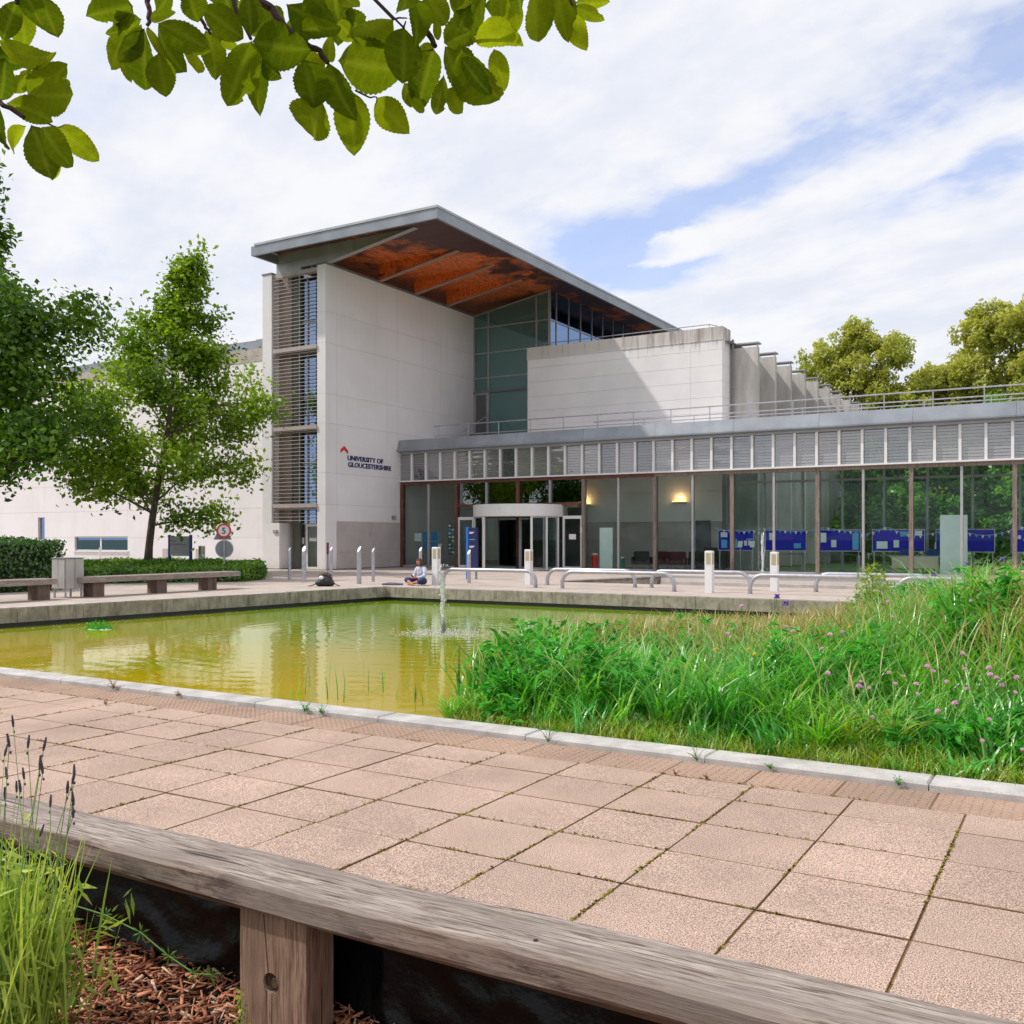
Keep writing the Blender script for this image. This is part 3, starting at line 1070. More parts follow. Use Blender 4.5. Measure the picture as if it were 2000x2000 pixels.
# the louvred front
part('left_pier', MB().box(-33.95, -33.36, 33.8, 35.5, 2.2, 14.02), 'render', tower)
part('left_pier_foot', MB().box(-33.95, -32.86, 33.8, 34.9, .04, 2.196), 'render', tower)
part('left_pier_plinth', MB().box(-33.96, -32.85, 33.79, 34.9, 0, .038), 'coping', tower)
part('pier_coping', MB().box(-33.98, -33.33, 33.77, 35.5, 14.022, 14.09), 'coping', tower)
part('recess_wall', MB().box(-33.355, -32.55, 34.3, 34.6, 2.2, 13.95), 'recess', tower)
part('dark_return', MB().box(-32.548, -32.05, 34.35, 34.6, 0.05, 13.95), mk('dark_olive_panel', (.10, .10, .085), .5), tower)  # upright strip in one dark olive tone beside the glass
part('head_panel', MB().box(-33.355, -30.5, 33.9, 34.0, 13.80, 14.0), 'ledge', tower)
for z in (10.31, 6.61, 2.99):
    part('transom', MB().box(-33.2, -30.502, 33.72, 34.5, z - .09, z + .09), 'ledge', tower)
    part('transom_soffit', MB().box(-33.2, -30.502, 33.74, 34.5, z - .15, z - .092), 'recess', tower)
glz = [2.15, 2.9, 5.0, 6.5, 8.1, 10.2, 11.7, 13.8]
for i in range(len(glz) - 1):
    for x0, x1 in ((-32.05, -31.72), (-31.66, -30.502)):
        part('glass_pane', MB().box(x0 + .01, x1 - .01, 34.5, 34.52, glz[i] + .03, glz[i + 1] - .03), 'glass_blue', tower)
    part('glazing_bar', MB().box(-32.05, -30.502, 34.46, 34.56, glz[i] - .025, glz[i] + .025), 'grey_metal', tower)
part('mullion', MB().box(-31.72, -31.66, 34.44, 34.58, 2.15, 13.8), 'grey_metal', tower)
part('room_behind', MB().box(-33.9, -30.5, 36.5, 36.6, 0, 14), 'interior', tower)
sme = MB().prism([(-.035, -.012), (.035, -.004), (.035, .004), (-.035, .012)], 'x', -1.375, 1.375).mesh('louvre_slat', M['slat'])
for z0, z1, n in ((10.56, 13.72, 19), (6.86, 10.10, 20), (3.22, 6.40, 19), (2.30, 2.80, 4)):
    for k in range(n):
        inst('louvre_slat', sme, (-31.88, 33.86, z0 + (z1 - z0) * k / (n - 1)), tower)
for x in (-33.30, -31.69):
    part('slat_rail', MB().box(x - .02, x + .02, 33.9, 33.94, 2.2, 13.8), 'slat', tower)
# double door below
dr = part('door', MB().box(-31.78, -30.502, 34.42, 34.5, 2.02, 2.14).box(-31.78, -31.66, 34.42, 34.5, .02, 2.02).box(-30.93, -30.80, 34.42, 34.5, .02, 2.02)
          .box(-30.56, -30.502, 34.42, 34.5, .02, 2.02).box(-31.66, -30.93, 34.42, 34.5, .02, .12).box(-30.80, -30.56, 34.42, 34.5, .02, .12), 'door_white', tower)
part('door_glass', MB().box(-31.655, -30.935, 34.45, 34.47, .125, 2.015), 'glass', dr)
part('door_glass', MB().box(-30.795, -30.565, 34.45, 34.47, .125, 2.015), 'glass', dr)
part('notice', MB().box(-31.55, -31.1, 34.43, 34.436, 1.33, 1.48), 'white', dr)
part('side_glass', MB().box(-32.55, -31.80, 34.5, 34.52, .06, 2.12), 'glass', tower)
part('notice', MB().box(-32.2, -31.93, 34.48, 34.486, 1.2, 1.5), 'white', tower)
part('side_frame', MB().box(-32.62, -32.55, 34.42, 34.52, .02, 2.15).box(-32.55, -31.79, 34.42, 34.52, .02, .058), 'grey_metal', tower)
lm = part('wall_lamp', MB().box(-33.22, -32.95, 33.74, 33.797, 1.72, 1.86), 'recess', tower)
part('lamp_glass', MB().box(-33.18, -32.99, 33.73, 33.738, 1.75, 1.83), 'ledge', lm)
part('indoor_wall_panel', MB().box(-33.8, -30.55, 40, 40.1, 0.1, 3), 'interior', tower)  # plain panel in the interior wall colour

# zinc clad frieze that runs out as the first bracket
def frieze(y0, y1, m, name, x_out=-25.4):
    ztop, zlow = 14.93, 14.135
    return part(name, MB().prism([(-29.96, zlow), (x_out, ztop), (-29.96, ztop)], 'y', y0, y1), m, tower)


xs = [-33.15, -31.6, -30.0]
for i in range(2):
    for z0, z1 in ((14.0 if i == 0 else 14.14, 14.47), (14.48, 14.93)):
        part('frieze_panel', MB().box(xs[i] + .006, xs[i + 1] - .006, 33.9, 34.1, z0, z1), 'zinc_clad', tower)
part('frieze_panel', MB().prism([(-29.994, 14.14), (-28.41, 14.40), (-28.41, 14.93), (-29.994, 14.93)], 'y', 33.9, 34.1), 'zinc_clad', tower)
part('frieze_panel', MB().prism([(-28.39, 14.405), (-25.2, 14.93), (-28.39, 14.93)], 'y', 33.9, 34.1), 'zinc_clad', tower)
part('frieze_edge', MB().prism([(-29.96, 14.10), (-25.0, 14.91), (-25.05, 14.95), (-29.96, 14.14)], 'y', 33.86, 34.14), 'grey_metal', tower)
for y in (37.6, 40.55, 43.5):
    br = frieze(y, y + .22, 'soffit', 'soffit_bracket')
    part('bracket_edge', MB().prism([(-29.96, 14.09), (-25.3, 14.90), (-25.35, 14.94), (-29.96, 14.13)], 'y', y - .02, y + .24), mk('pale_bracket_edge', (.40, .25, .2)), br)

# the roof: thin slab, deep zinc edge, soffit boards
rf = part('roof', MB().box(-33.1, -22.85, 32.5, 63, 14.952, 15.0), 'zinc', tower)
part('roof_edge', MB().box(-33.22, -22.75, 32.35, 32.47, 14.5, 14.93), 'zinc', rf)
part('roof_edge', MB().box(-22.87, -22.75, 32.472, 63, 14.5, 14.93), 'zinc', rf)
part('roof_edge', MB().box(-33.22, -33.10, 32.472, 63, 14.5, 14.93), 'zinc', rf)
part('roof_flashing', MB().box(-33.0, -22.72, 32.31, 32.5, 14.932, 15.03).box(-22.88, -22.72, 32.502, 63, 14.932, 15.03), 'zinc_clad', rf)
y = 32.48
while y < 62:
    y2 = min(y + 1.475, 63)
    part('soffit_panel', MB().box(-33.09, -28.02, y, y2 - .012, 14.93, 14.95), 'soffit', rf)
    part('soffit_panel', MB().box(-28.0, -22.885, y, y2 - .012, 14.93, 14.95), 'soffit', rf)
    y += 1.475

# atrium glazing facing the terrace
ya = 46.3
part('atrium_back_wall', MB().box(-30, -25.1, 52, 52.2, 6.2, 14.9), 'interior', tower)
part('atrium_floor', MB().box(-30, -25.1, ya + .2, 52, 6.2, 6.4), 'interior_floor', tower)
part('atrium_landing', MB().box(-30, -25.2, ya + 1.0, 52, 10.05, 10.4), 'interior', tower)
part('atrium_side_wall', MB().box(-30.0, -29.9, ya + .1, 52, 6.4, 13.9), 'interior', tower)


def head(x):
    return 14.06 + (x + 30) / 4.9 * .86


axs = [-29.97, -29.02, -25.92, -25.15]
azs = [6.4, 9.72, 10.5, 11.9, 13.35, None]
for i in range(3):
    x0, x1 = axs[i] + .03, axs[i + 1] - .03
    for k in range(5):
        z0 = azs[k] + .03
        if i == 0 and k == 0:
            z0 = 9.75
            continue
        if azs[k + 1] is None:
            poly = [(x0, z0), (x1, z0), (x1, head(x1) - .05), (x0, head(x0) - .05)]
        else:
            poly = [(x0, z0), (x1, z0), (x1, azs[k + 1] - .03), (x0, azs[k + 1] - .03)]
        part('glass_pane', MB().prism(poly, 'y', ya - .01, ya + .01), 'glass_dark', tower)
for x in axs:
    part('mullion', MB().box(x - .035, x + .035, ya - .07, ya + .05, 6.4, head(x) - .02), 'grey_metal', tower)
for z in azs[1:5]:
    part('glazing_bar', MB().box(-29.93, -25.2, ya - .05, ya + .04, z - .03, z + .03), 'grey_metal', tower)
part('glazing_head', MB().prism([(-29.97, 14.02), (-25.1, 14.87), (-25.1, 14.93), (-29.97, 14.08)], 'y', ya - .08, ya + .06), 'grey_metal', tower)
part('dark_bar', MB().box(-29.99, -25.2, ya - .12, ya - .06, 9.66, 9.78), 'coping', tower)
fd = part('roof_door', MB().box(-29.93, -29.85, ya - .06, ya, 6.4, 9.66).box(-29.14, -29.06, ya - .06, ya, 6.4, 9.66).box(-29.85, -29.14, ya - .06, ya, 9.56, 9.66), 'grey_metal', tower)
part('door_leaf', MB().box(-29.85, -29.14, ya - .03, ya + .0, 6.42, 9.56), 'dark', fd)
part('indoor_panel', MB().box(-26.9, -26.4, 48, 48.05, 6.9, 9.2), 'paleblue', tower)
part('indoor_rail', MB().box(-28.2, -25.6, 47.2, 47.24, 11.2, 11.25), 'dark', tower)

# clerestory glazing facing along the block roof
ysn = [46.3] + [47.0 + 1.475 * k for k in range(11)]
for i in range(len(ysn) - 1):
    for z0, z1 in ((11.3, 13.28), (13.34, 14.9)):
        part('glass_pane', MB().box(-25.11, -25.09, ysn[i] + .03, ysn[i + 1] - .03, z0, z1), 'glass_blue', tower)
    part('mullion', MB().box(-25.14, -25.05, ysn[i] - .03, ysn[i] + .03, 11.3, 14.92), 'grey_metal', tower)
part('glazing_bar', MB().box(-25.13, -25.06, 46.33, 61.8, 13.28, 13.34), 'grey_metal', tower)
part('clerestory_back', MB().box(-25.9, -25.8, 52.3, 62, 11.0, 14.9), 'dark', tower)
part('clerestory_back', MB().box(-30, -25.1, 62, 62.2, 6, 14.9), 'interior', tower)
part('rear_wall', MB().box(-33.9, -33.7, 35.6, 62, 0, 14.9), 'render', tower)

# ------------------------------------------------------------------ white wing behind the trees
wing = thing('white_wing', 'long low white wing with a strip window standing behind the young trees', 'building', (-55, 35.6, 0))
wz = [0.05, 1.5, 3.0, 4.5, 6.0, 7.5, 9.0, 10.4]
YW = 35.6
part('wall_core', MB().box(-90, -33.97, YW + .25, 60, 0, 10.9), 'render_joint', wing)


def wall_piece(x0, x1, z0, z1):
    part('cladding_panel', MB().box(x0 + .004, x1 - .004, YW, YW + .248, z0 + .004, z1 - .004), 'render', wing)


xsw = [-90, -78, -66, -54.3, -53.65, -50.8, -46.1, -42, -38, -35.2, -34.4, -33.96]
for i in range(len(xsw) - 1):
    for k in range(len(wz) - 1):
        a, b, c, d = xsw[i], xsw[i + 1], wz[k], wz[k + 1]
        if a == -50.8 and k == 0:
            wall_piece(a, b, c, .72)
            continue
        if a == -50.8 and k == 1:
            wall_piece(a, b, 1.56, d)
            continue
        if a == -54.3 and k in (0, 1):
            if k == 0:
                wall_piece(a, b, c, 1.4)
            else:
                wall_piece(a, b, 2.7, d)
            continue
        if a == -35.2 and k == 3:
            wall_piece(a, b, c, 5.05)
            wall_piece(a, b, 5.5, d)
            continue
        wall_piece(a, b, c, d)
part('parapet', MB().box(-90, -33.97, YW - .02, YW + .3, 10.404, 11.05), 'copingstone', wing)
part('plinth', MB().box(-90, -33.97, YW - .012, YW + .2, 0, .046), 'coping', wing)
wn = part('strip_window', MB().box(-50.8, -46.1, YW + .1, YW + .16, .76, .80).box(-50.8, -46.1, YW + .1, YW + .16, 1.5, 1.55).box(-48.62, -48.50, YW + .1, YW + .16, .80, 1.5), 'white_metal', wing)
for a, b in ((-50.78, -48.63), (-48.49, -46.12)):
    part('pane', MB().box(a, b, YW + .13, YW + .15, .805, 1.495), 'glass_blue', wn)
part('sill', MB().box(-50.9, -46.0, YW - .08, YW + .1, .68, .75), 'white_metal', wn)
sw = part('slot_window', MB().box(-54.28, -54.22, YW + .1, YW + .16, 1.42, 2.68).box(-53.73, -53.67, YW + .1, YW + .16, 1.42, 2.68), 'grey_metal', wing)
part('pane', MB().box(-54.21, -53.74, YW + .13, YW + .15, 1.42, 2.68), 'glass_blue', sw)
part('small_window', MB().box(-35.16, -34.44, YW + .12, YW + .14, 5.07, 5.48), 'glass_blue', wing)
rl = part('roof_rail', MB().tube([(-36.6, 36.0, 11.05), (-36.6, 36.0, 11.62), (-34.0, 36.0, 11.62)], .02, 6).tube([(-35.6, 36, 11.06), (-35.6, 36, 11.6)], .018, 6).tube([(-36.6, 36.0, 11.35), (-38.2, 36.6, 11.05)], .018, 6), 'grey_metal', wing)
part('rear_roof', MB().box(-90, -40, 41, 58, 10.9, 13.0), 'zinc', wing)
for x in (-43.2, -40.6):
    part('low_vent', MB().box(x, x + .4, YW - .02, YW + .0, .1, .9), 'panel_stone', wing)

# ------------------------------------------------------------------ stone block with fins behind the pavilion
YB = 43.85
block = thing('stone_block', 'white stone block with streaked parapet and concrete fins rising behind the glazed pavilion', 'building', (-20, YB, 0))
part('wall_core', MB().box(-25.06, -14.7, YB + .1, 74, 0, 10.7), 'render_joint', block)
bz = [0.02, 2.26, 3.7, 5.2, 6.6, 7.34, 8.08, 8.82, 9.56, 10.3, 10.74]
bx = [-25.1, -16.2, -14.65]
for i in range(2):
    for k in range(len(bz) - 1):
        m = 'panel_stone' if k == 0 else 'stained'
        part('cladding_panel', MB().box(bx[i] + .004, bx[i + 1] - (.004 if i == 0 else 0), YB, YB + .098, bz[k] + .004, bz[k + 1] - .004), m, block)
for k in range(len(bz) - 1):
    part('cladding_panel', MB().box(-14.698, -14.65, YB + .102, 45.0, bz[k] + .004, bz[k + 1] - .004), 'stained', block)
part('parapet', MB().box(-25.12, -14.62, YB - .03, YB + .35, 10.742, 11.36), 'stained', block)
part('parapet', MB().box(-14.97, -14.62, YB + .352, 45.0, 10.742, 11.36), 'stained', block)
part('side_wall', MB().box(-14.69, -14.6, 45.05, 74, 0, 10.45), 'concrete_fin', block)
part('drain_pipe', MB().tube([(-14.5, 44.97, 5.8), (-14.5, 44.97, 10.9)], .06, 8), 'coping', block)
part('flat_roof', MB().box(-25.0, -14.4, 44.3, 74, 10.70, 10.74), 'coping', block)
for k in range(10):
    y = 45.12 + 2.94 * k
    part('concrete_fin', MB().box(-14.598, -13.35, y, y + .28, 0, 10.5), 'concrete_fin', block)
    part('fin_cap', MB().box(-14.6, -13.34, y + .04, y + .6, 10.68, 10.74).box(-13.42, -13.36, y + .1, y + .16, 10.502, 10.658), 'grey_metal', block)
rr = MB().tube([(-24.9, 44.8, 11.72), (-15.6, 44.8, 11.72), (-15.2, 44.8, 11.6)], .022, 6)
for k in range(7):
    rr.tube([(-24.6 + 1.5 * k, 44.8, 11.0), (-24.6 + 1.5 * k, 44.8, 11.72)], .016, 6)
part('roof_rail', rr, 'steel', block)

# ------------------------------------------------------------------ glazed pavilion
YP = 39.5
pav = thing('glazed_pavilion', 'long low glazed pavilion with a band of glass louvres and a zinc roof edge', 'building', (-15, YP, 0))
XE = 8.15
cols_x = [-29.85, -26.57, -23.09, -19.64, -16.18, -12.74, -9.25, -5.77, -2.27, 1.2, 4.67]
part('floor', MB().box(-29.9, XE, YP - .1, 43.82, 0.003, .05), 'interior_floor', pav)
part('floor', MB().box(-14.5, XE, 43.84, 44.4, 0.003, .05), 'interior_floor', pav)
part('roof', MB().box(-29.97, XE + .2, YP - .1, 43.80, 6.2, 6.34).box(-14.3, XE + .2, 43.82, 44.6, 6.2, 6.34), 'wall_low', pav)
part('ceiling', MB().box(-29.95, XE, YP + .25, 43.80, 5.82, 5.9), 'ceiling', pav)
for k in range(11):
    part('roof_beam', MB().box(cols_x[k] - .06, cols_x[k] + .06, YP + .3, 43.8, 5.45, 5.818), 'ceiling', pav)
part('sill', MB().box(-29.93, XE, YP - .05, YP + .06, .05, .12), 'grey_metal', pav)
part('rust_beam', MB().box(-29.97, -16.2, YP - .10, YP + .12, 4.15, 4.30), 'rust', pav)
part('rust_beam', MB().box(-16.196, XE, YP - .10, YP + .12, 4.15, 4.30), 'timber_post', pav)
part('white_ledge', MB().box(-29.97, XE, YP - .24, YP + .10, 4.302, 4.365), 'white_metal', pav)
part('louvre_head', MB().box(-29.97, XE, YP - .14, YP + .1, 5.71, 5.80), 'zinc_clad', pav)
x = -29.97
while x < XE:
    x2 = min(x + 3.47, XE + .2)
    part('roof_edge_panel', MB().prism([(YP - .42, 5.84), (YP - .42, 5.90), (YP - .34, 5.92), (YP - .20, 6.42), (YP + .1, 6.42), (YP + .1, 5.802), (YP - .16, 5.802)][::-1], 'x', x + .004, x2 - .004), 'zinc', pav)
    x = x2
# columns and panes
cols = [-29.89, -26.57, -23.09, -19.64, -16.18, -12.74, -9.25, -5.77, -2.27, 1.2, 4.67, 8.1]
for i, x in enumerate(cols):
    m = 'rust' if i < 3 else 'timber_post'
    part('column', MB().box(x - .075, x + .075, YP - .13, YP + .10, 0, 4.15), m, pav)
panes = []
for i in range(len(cols) - 1):
    a, b = cols[i] + .08, cols[i + 1] - .08
    c = (a + b) / 2
    if cols[i] in (-26.57, -23.09):
        z0 = 3.12
        part('transom', MB().box(a, b, YP - .09, YP + .06, 3.0, 3.11), 'rust', pav)
    else:
        z0 = .125
    part('mullion', MB().box(c - .045, c + .045, YP - .12, YP + .05, z0, 4.15), 'grey_metal', pav)
    for u0, u1 in ((a, c - .046), (c + .046, b)):
        part('glass_pane', MB().box(u0, u1, YP - .01, YP + .01, z0, 4.148), 'glass' if z0 < 1 else 'glass_reflect', pav)
# clerestory: white mullions, glass louvre blades between them
mull = MB().box(-.05, .05, YP - .16 - YP, .02, 0, 1.34).mesh('louvre_mullion', M['white_metal'])
lb = MB()
for k in range(11):
    z = .06 + k * .122
    lb.tbox(Matrix.Translation((0, 0, z)) @ Matrix.Rotation(math.radians(-7 if k % 2 else -10), 4, 'X'), .766, .008, .113)
lbm = [lb.mesh('louvre_panel', M['louvre'])]
for v in (3, 5):
    l2 = MB()
    for k in range(11):
        z = .06 + k * .122
        l2.tbox(Matrix.Translation((0, 0, z)) @ Matrix.Rotation(math.radians(-v - (k * 7 % 4)), 4, 'X'), .766, .008, .113)
    lbm.append(l2.mesh('louvre_panel', M['louvre_clear' if v == 5 else 'louvre']))
x = -30.11
k = 0
while x < XE - .3:
    if k:
        inst('louvre_mullion', mull, (x, YP, 4.368), pav)
    inst('louvre_panel', lbm[(k * 7 // 3 + k // 5) % 3], (x + .434, YP - .04, 4.37), pav)
    x += .868
    k += 1
# rear glazing, only where the block ends
for k in range(14):
    x = -14.55 + 1.74 * k
    part('rear_mullion', MB().box(x - .045, x + .045, 44.3, 44.42, .05, 6.2), 'grey_metal', pav)
    if k < 13:
        part('rear_pane', MB().box(x + .05, x + 1.69, 44.35, 44.37, .1, 4.0), 'glass', pav)
        part('rear_pane', MB().box(x + .05, x + 1.69, 44.35, 44.37, 4.12, 5.8), 'glass', pav)
part('rear_bar', MB().box(-14.5, XE, 44.31, 44.41, 4.01, 4.11), 'grey_metal', pav)
part('end_pane', MB().box(XE - .01, XE + .01, YP + .1, 44.3, .1, 5.8), 'glass', pav)
part('bin_door', MB().box(-15.9, -15.2, YB - .1, YB - .03, .05, 2.3), 'dark', pav, label='dark door in the inner stone wall')
# lit lamps on the inner wall
for px_, z_ in ((-21.75, 3.18), (-16.7, 3.2)):
    l = part('wall_lamp', MB().prism([(px_ - .32, z_), (px_ + .32, z_), (px_ + .26, z_ - .1), (px_ - .26, z_ - .1)][::-1], 'y', YB - .3, YB - .02), 'lens', pav)
    part('lamp_glass', MB().box(px_ - .3, px_ + .3, YB - .29, YB - .03, z_ + .004, z_ + .04), 'lamp', l)
    ld = bpy.data.lights.new('wall_lamp_light', 'POINT')
    ld.energy = 5
    ld.color = (1, .62, .28)
    ld.shadow_soft_size = .15
    lo = bpy.data.objects.new('wall_lamp_light', ld)
    lo.location = (px_, YB - .18, z_ + .16)
    put(lo)
# roof terrace rails and the little stair
r1 = MB().tube([(-28.4, 40.1, 7.12), (XE, 40.1, 7.12)], .028, 6).tube([(-28.4, 40.1, 6.62), (XE, 40.1, 6.62)], .022, 6)
for k in range(21):
    r1.tube([(-28.1 + 1.77 * k, 40.1, 6.3), (-28.1 + 1.77 * k, 40.1, 7.12)], .022, 6)
part('roof_rail', r1, 'steel', pav)
r2 = MB().tube([(-20.2, 41.6, 6.98), (XE, 41.6, 6.98)], .026, 6)
for k in range(12):
    r2.tube([(-20.0 + 2.4 * k, 41.6, 6.34), (-20.0 + 2.4 * k, 41.6, 6.98)], .02, 6)
part('roof_rail', r2, 'steel', pav)
st = MB()
for k in range(5):
    st.box(-29.6, -28.6, 43.2 + k * .5, 43.75 + k * .5, 6.36 + k * .18, 6.40 + k * .18 + .14)
sr = part('roof_stair', st, 'dark', pav)
part('stair_rail', MB().tube([(-28.62, 42.6, 6.9), (-28.62, 45.6, 8.3)], .03, 6).tube([(-28.62, 45.6, 7.2), (-28.62, 45.6, 8.3)], .025, 6).tube([(-28.62, 42.6, 6.36), (-28.62, 42.6, 6.9)], .025, 6), 'grey_metal', sr)

# revolving door
rd = part('revolving_door', MB().lathe((-22.95, YP - .1, 0), [(2.20, 2.46), (2.22, 2.50), (2.22, 2.98), (2.18, 3.02), (2.0, 3.02)], 48), mk('silver_drum', (.74, .735, .735), .4, .06, 1.0), pav)
CD = Vector((-22.95, YP - .1, 0))


def curved(a0, a1, r, z0, z1, m, name, th=.02, n=8):
    mb = MB()
    vs = []
    for k in range(n + 1):
        a = math.radians(a0 + (a1 - a0) * k / n)
        for rr_ in (r, r + th):
            for z in (z0, z1):
                vs.append((CD.x + rr_ * math.cos(a), CD.y + rr_ * math.sin(a), z))
    fs = []
    for k in range(n):
        o = k * 4
        fs += [(o, o + 1, o + 5, o + 4), (o + 2, o + 6, o + 7, o + 3), (o + 1, o + 3, o + 7, o + 5), (o, o + 4, o + 6, o + 2)]
    fs += [(0, 2, 3, 1), (n * 4, n * 4 + 1, n * 4 + 3, n * 4 + 2)]
    mb.add(vs, fs)
    return part(name, mb, m, rd)


for a0, a1 in ((186, 218), (218, 249), (314, 334), (334, 354)):
    curved(a0 + .8, a1 - .8, 2.12, .12, 2.40, 'glass', 'curved_pane')
    curved(a0, a1, 2.10, .02, .11, 'grey_metal', 'curved_rail', .06)
    curved(a0, a1, 2.10, 2.402, 2.455, 'grey_metal', 'curved_rail', .06)
for a in (186, 218, 249, 314, 334, 354):
    ar = math.radians(a)
    p = CD + Vector((math.cos(ar), math.sin(ar), 0)) * 2.13
    part('jamb', MB().tbox(Matrix.Translation((p.x, p.y, 1.24)) @ Matrix.Rotation(ar, 4, 'Z'), .09, .09, 2.42), 'door_white', rd)
for a in (20, 110, 200, 290):
    ar = math.radians(a + 42)
    dirv = Vector((math.cos(ar), math.sin(ar), 0))
    wv = part('door_wing', MB().tbox(Matrix.Translation(CD + dirv * 1.05 + Vector((0, 0, 1.25))) @ Matrix.Rotation(ar, 4, 'Z'), 1.95, .012, 2.2), 'glass', rd)
    e = CD + dirv * 2.03
    part('wing_stile', MB().tbox(Matrix.Translation((e.x, e.y, 1.25)) @ Matrix.Rotation(ar, 4, 'Z'), .06, .05, 2.38), 'grey_metal', rd)
part('door_post', MB().tube([(CD.x, CD.y, .05), (CD.x, CD.y, 2.45)], .06, 10), 'grey_metal', rd)
part('drum_soffit', MB().lathe((CD.x, CD.y, 0), [(2.12, 2.457), (2.12, 2.459)], 32), 'dark', rd)
part('dark_lobby', MB().box(-24.6, -21.6, 43.3, 43.4, .05, 3.0), 'dark', pav)
for x0, x1 in ((-26.49, -25.58), (-20.72, -19.72)):
    d2 = part('side_door', MB().box(x0, x1, YP - .06, YP + .04, 2.36, 2.50).box(x0, x0 + .09, YP - .06, YP + .04, .05, 2.36).box(x1 - .09, x1, YP - .06, YP + .04, .05, 2.36).box(x0 + .09, x1 - .09, YP - .06, YP + .04, .05, .17), 'door_white', pav)
    part('door_glass', MB().box(x0 + .092, x1 - .092, YP - .02, YP, .172, 2.358), 'glass', d2)
    part('fanlight', MB().box(x0 + .02, x1 - .02, YP - .02, YP, 2.51, 2.99), 'glass', d2)
part('notice', MB().box(-20.4, -20.05, YP - .036, YP - .03, 1.42, 1.66), 'white', pav)
part('notice', MB().box(-19.70, -19.68, YP - .3, YP - .12, 1.7, 1.95), 'white', pav)


# ------------------------------------------------------------------ things inside the pavilion
def notice_board(x0, x1, y, i):
    t = thing('display_board', ['wide blue display board with papers pinned at its left end', 'blue display board behind the thin water jet', 'blue display board left of the bare wall gap', 'blue display board hung with bunting above the pale desk',
                                'blue display board half hidden by the tall white panel', 'blue display board covered in pinned white slips at far right'][i], 'display board', (x0, y, .05), 0, 'blue display boards in the pavilion')
    part('felt', MB().box(x0, x1, y - .02, y + .02, .96, 1.80), 'board_blue', t)
    part('frame', MB().box(x0 - .03, x1 + .03, y - .03, y + .03, .92, .957).box(x0 - .03, x1 + .03, y - .03, y + .03, 1.803, 1.84).box(x0 - .03, x0 - .003, y - .03, y + .03, .957, 1.803).box(x1 + .003, x1 + .03, y - .03, y + .03, .957, 1.803), 'grey_metal', t)
    for x in (x0 + .05, x1 - .05):
        part('leg', MB().box(x - .02, x + .02, y - .02, y + .02, .05, .918), 'grey_metal', t)
    return t


YBD = 41.6
bxs = [(-14.05, -12.5), (-11.95, -10.25), (-9.85, -8.05), (-7.55, -5.6), (-5.15, -3.1), (-2.5, .3)]
bds = [notice_board(a, b, YBD, i) for i, (a, b) in enumerate(bxs)]
for (x, z, w_, h_, c) in ((-13.95, 1.52, .3, .22, 'white'), (-13.92, 1.05, .26, .36, 'cyan'), (-13.5, 1.05, .3, .38, 'cyan'), (-12.9, 1.15, .13, .22, 'white'), (-12.72, 1.15, .13, .22, 'white'), (-12.8, 1.4, .3, .05, 'cyan')):
    part('paper', MB().box(x, x + w_, YBD - .036, YBD - .03, z, z + h_), c, bds[0])
for (x, z, w_, h_, c) in ((-6.5, 1.55, .35, .2, 'cyan'), (-5.95, 1.58, .28, .2, 'white')):
    part('paper', MB().box(x, x + w_, YBD - .036, YBD - .03, z, z + h_), c, bds[3])
random.seed(3)
for k in range(22):
    x = -2.4 + random.random() * 2.5
    z = 1.05 + random.random() * .62
    mb = MB()
    mb.tbox(Matrix.Translation((x, YBD - .034, z)) @ Matrix.Rotation(random.uniform(-.7, .7), 4, 'Y'), .11, .004, .14)
    part('slip', mb, 'white', bds[5])
for (b_, x, z, w_, h_, c) in ((1, -11.8, 1.4, .21, .3, 'white'), (1, -10.75, 1.05, .3, .21, 'cyan'), (2, -9.7, 1.3, .3, .4, 'paleblue'), (2, -9.2, 1.1, .21, .3, 'white'), (4, -5.0, 1.2, .3, .4, 'cyan'), (3, -7.4, 1.05, .42, .3, 'paleblue'), (3, -6.75, 1.1, .21, .3, 'white')):
    part('paper', MB().box(x, x + w_, YBD - .036, YBD - .03, z, z + h_), c, bds[b_])
part('paper', MB().box(-8.35, -8.1, YBD - .036, YBD - .03, 1.0, 1.7), 'cyan', bds[2])

bt = thing('bunting', 'string of small white and pale blue pennants strung along the blue display boards', 'bunting', (-13, YBD - .15, 1.8))
fw = MB().prism([(-.055, 0), (.055, 0), (0, -.13)], 'y', -.004, .004)
fm = {'a': fw.mesh('pennant', M['white']), 'b': MB().prism([(-.055, 0), (.055, 0), (0, -.13)], 'y', -.004, .004).mesh('pennant', mk('sky_blue_pennant', (.08, .42, .78), .7))}
line = []
k = 0
xs_ = np.linspace(-14.2, .2, 130)
for j, x in enumerate(xs_):
    ph = ((x + 14.2) % 2.4) / 2.4
    z = 1.93 - .34 * math.sin(math.pi * ph) * (1.0 if x > -8 else .5)
    line.append((x, YBD - .16, z))
    if j % 2 == 0 and j > 0:
        inst('pennant', fm['ab'[(j // 2) % 2]], (x, YBD - .16, z), bt)
part('string', MB().tube(line, .006, 4), 'white', bt)

t = thing('tall_panel', 'tall white panel leaning beside the red bin inside the glass', 'panel', (-18.9, 40.1, .05))
part('sheet', MB().box(-19.15, -18.5, 40.08, 40.12, .07, 1.95), 'paleblue', t)
part('foot', MB().box(-19.1, -18.55, 39.95, 40.3, .05, .069), 'grey_metal', t)
t = thing('tall_panel', 'tall pale panel standing inside the glass at the right of the desk', 'panel', (-4.3, 40.2, .05))
part('sheet', MB().box(-4.85, -3.9, 40.18, 40.22, .07, 2.36), 'paleblue', t)
part('foot', MB().box(-4.8, -3.95, 40.05, 40.4, .05, .069), 'grey_metal', t)


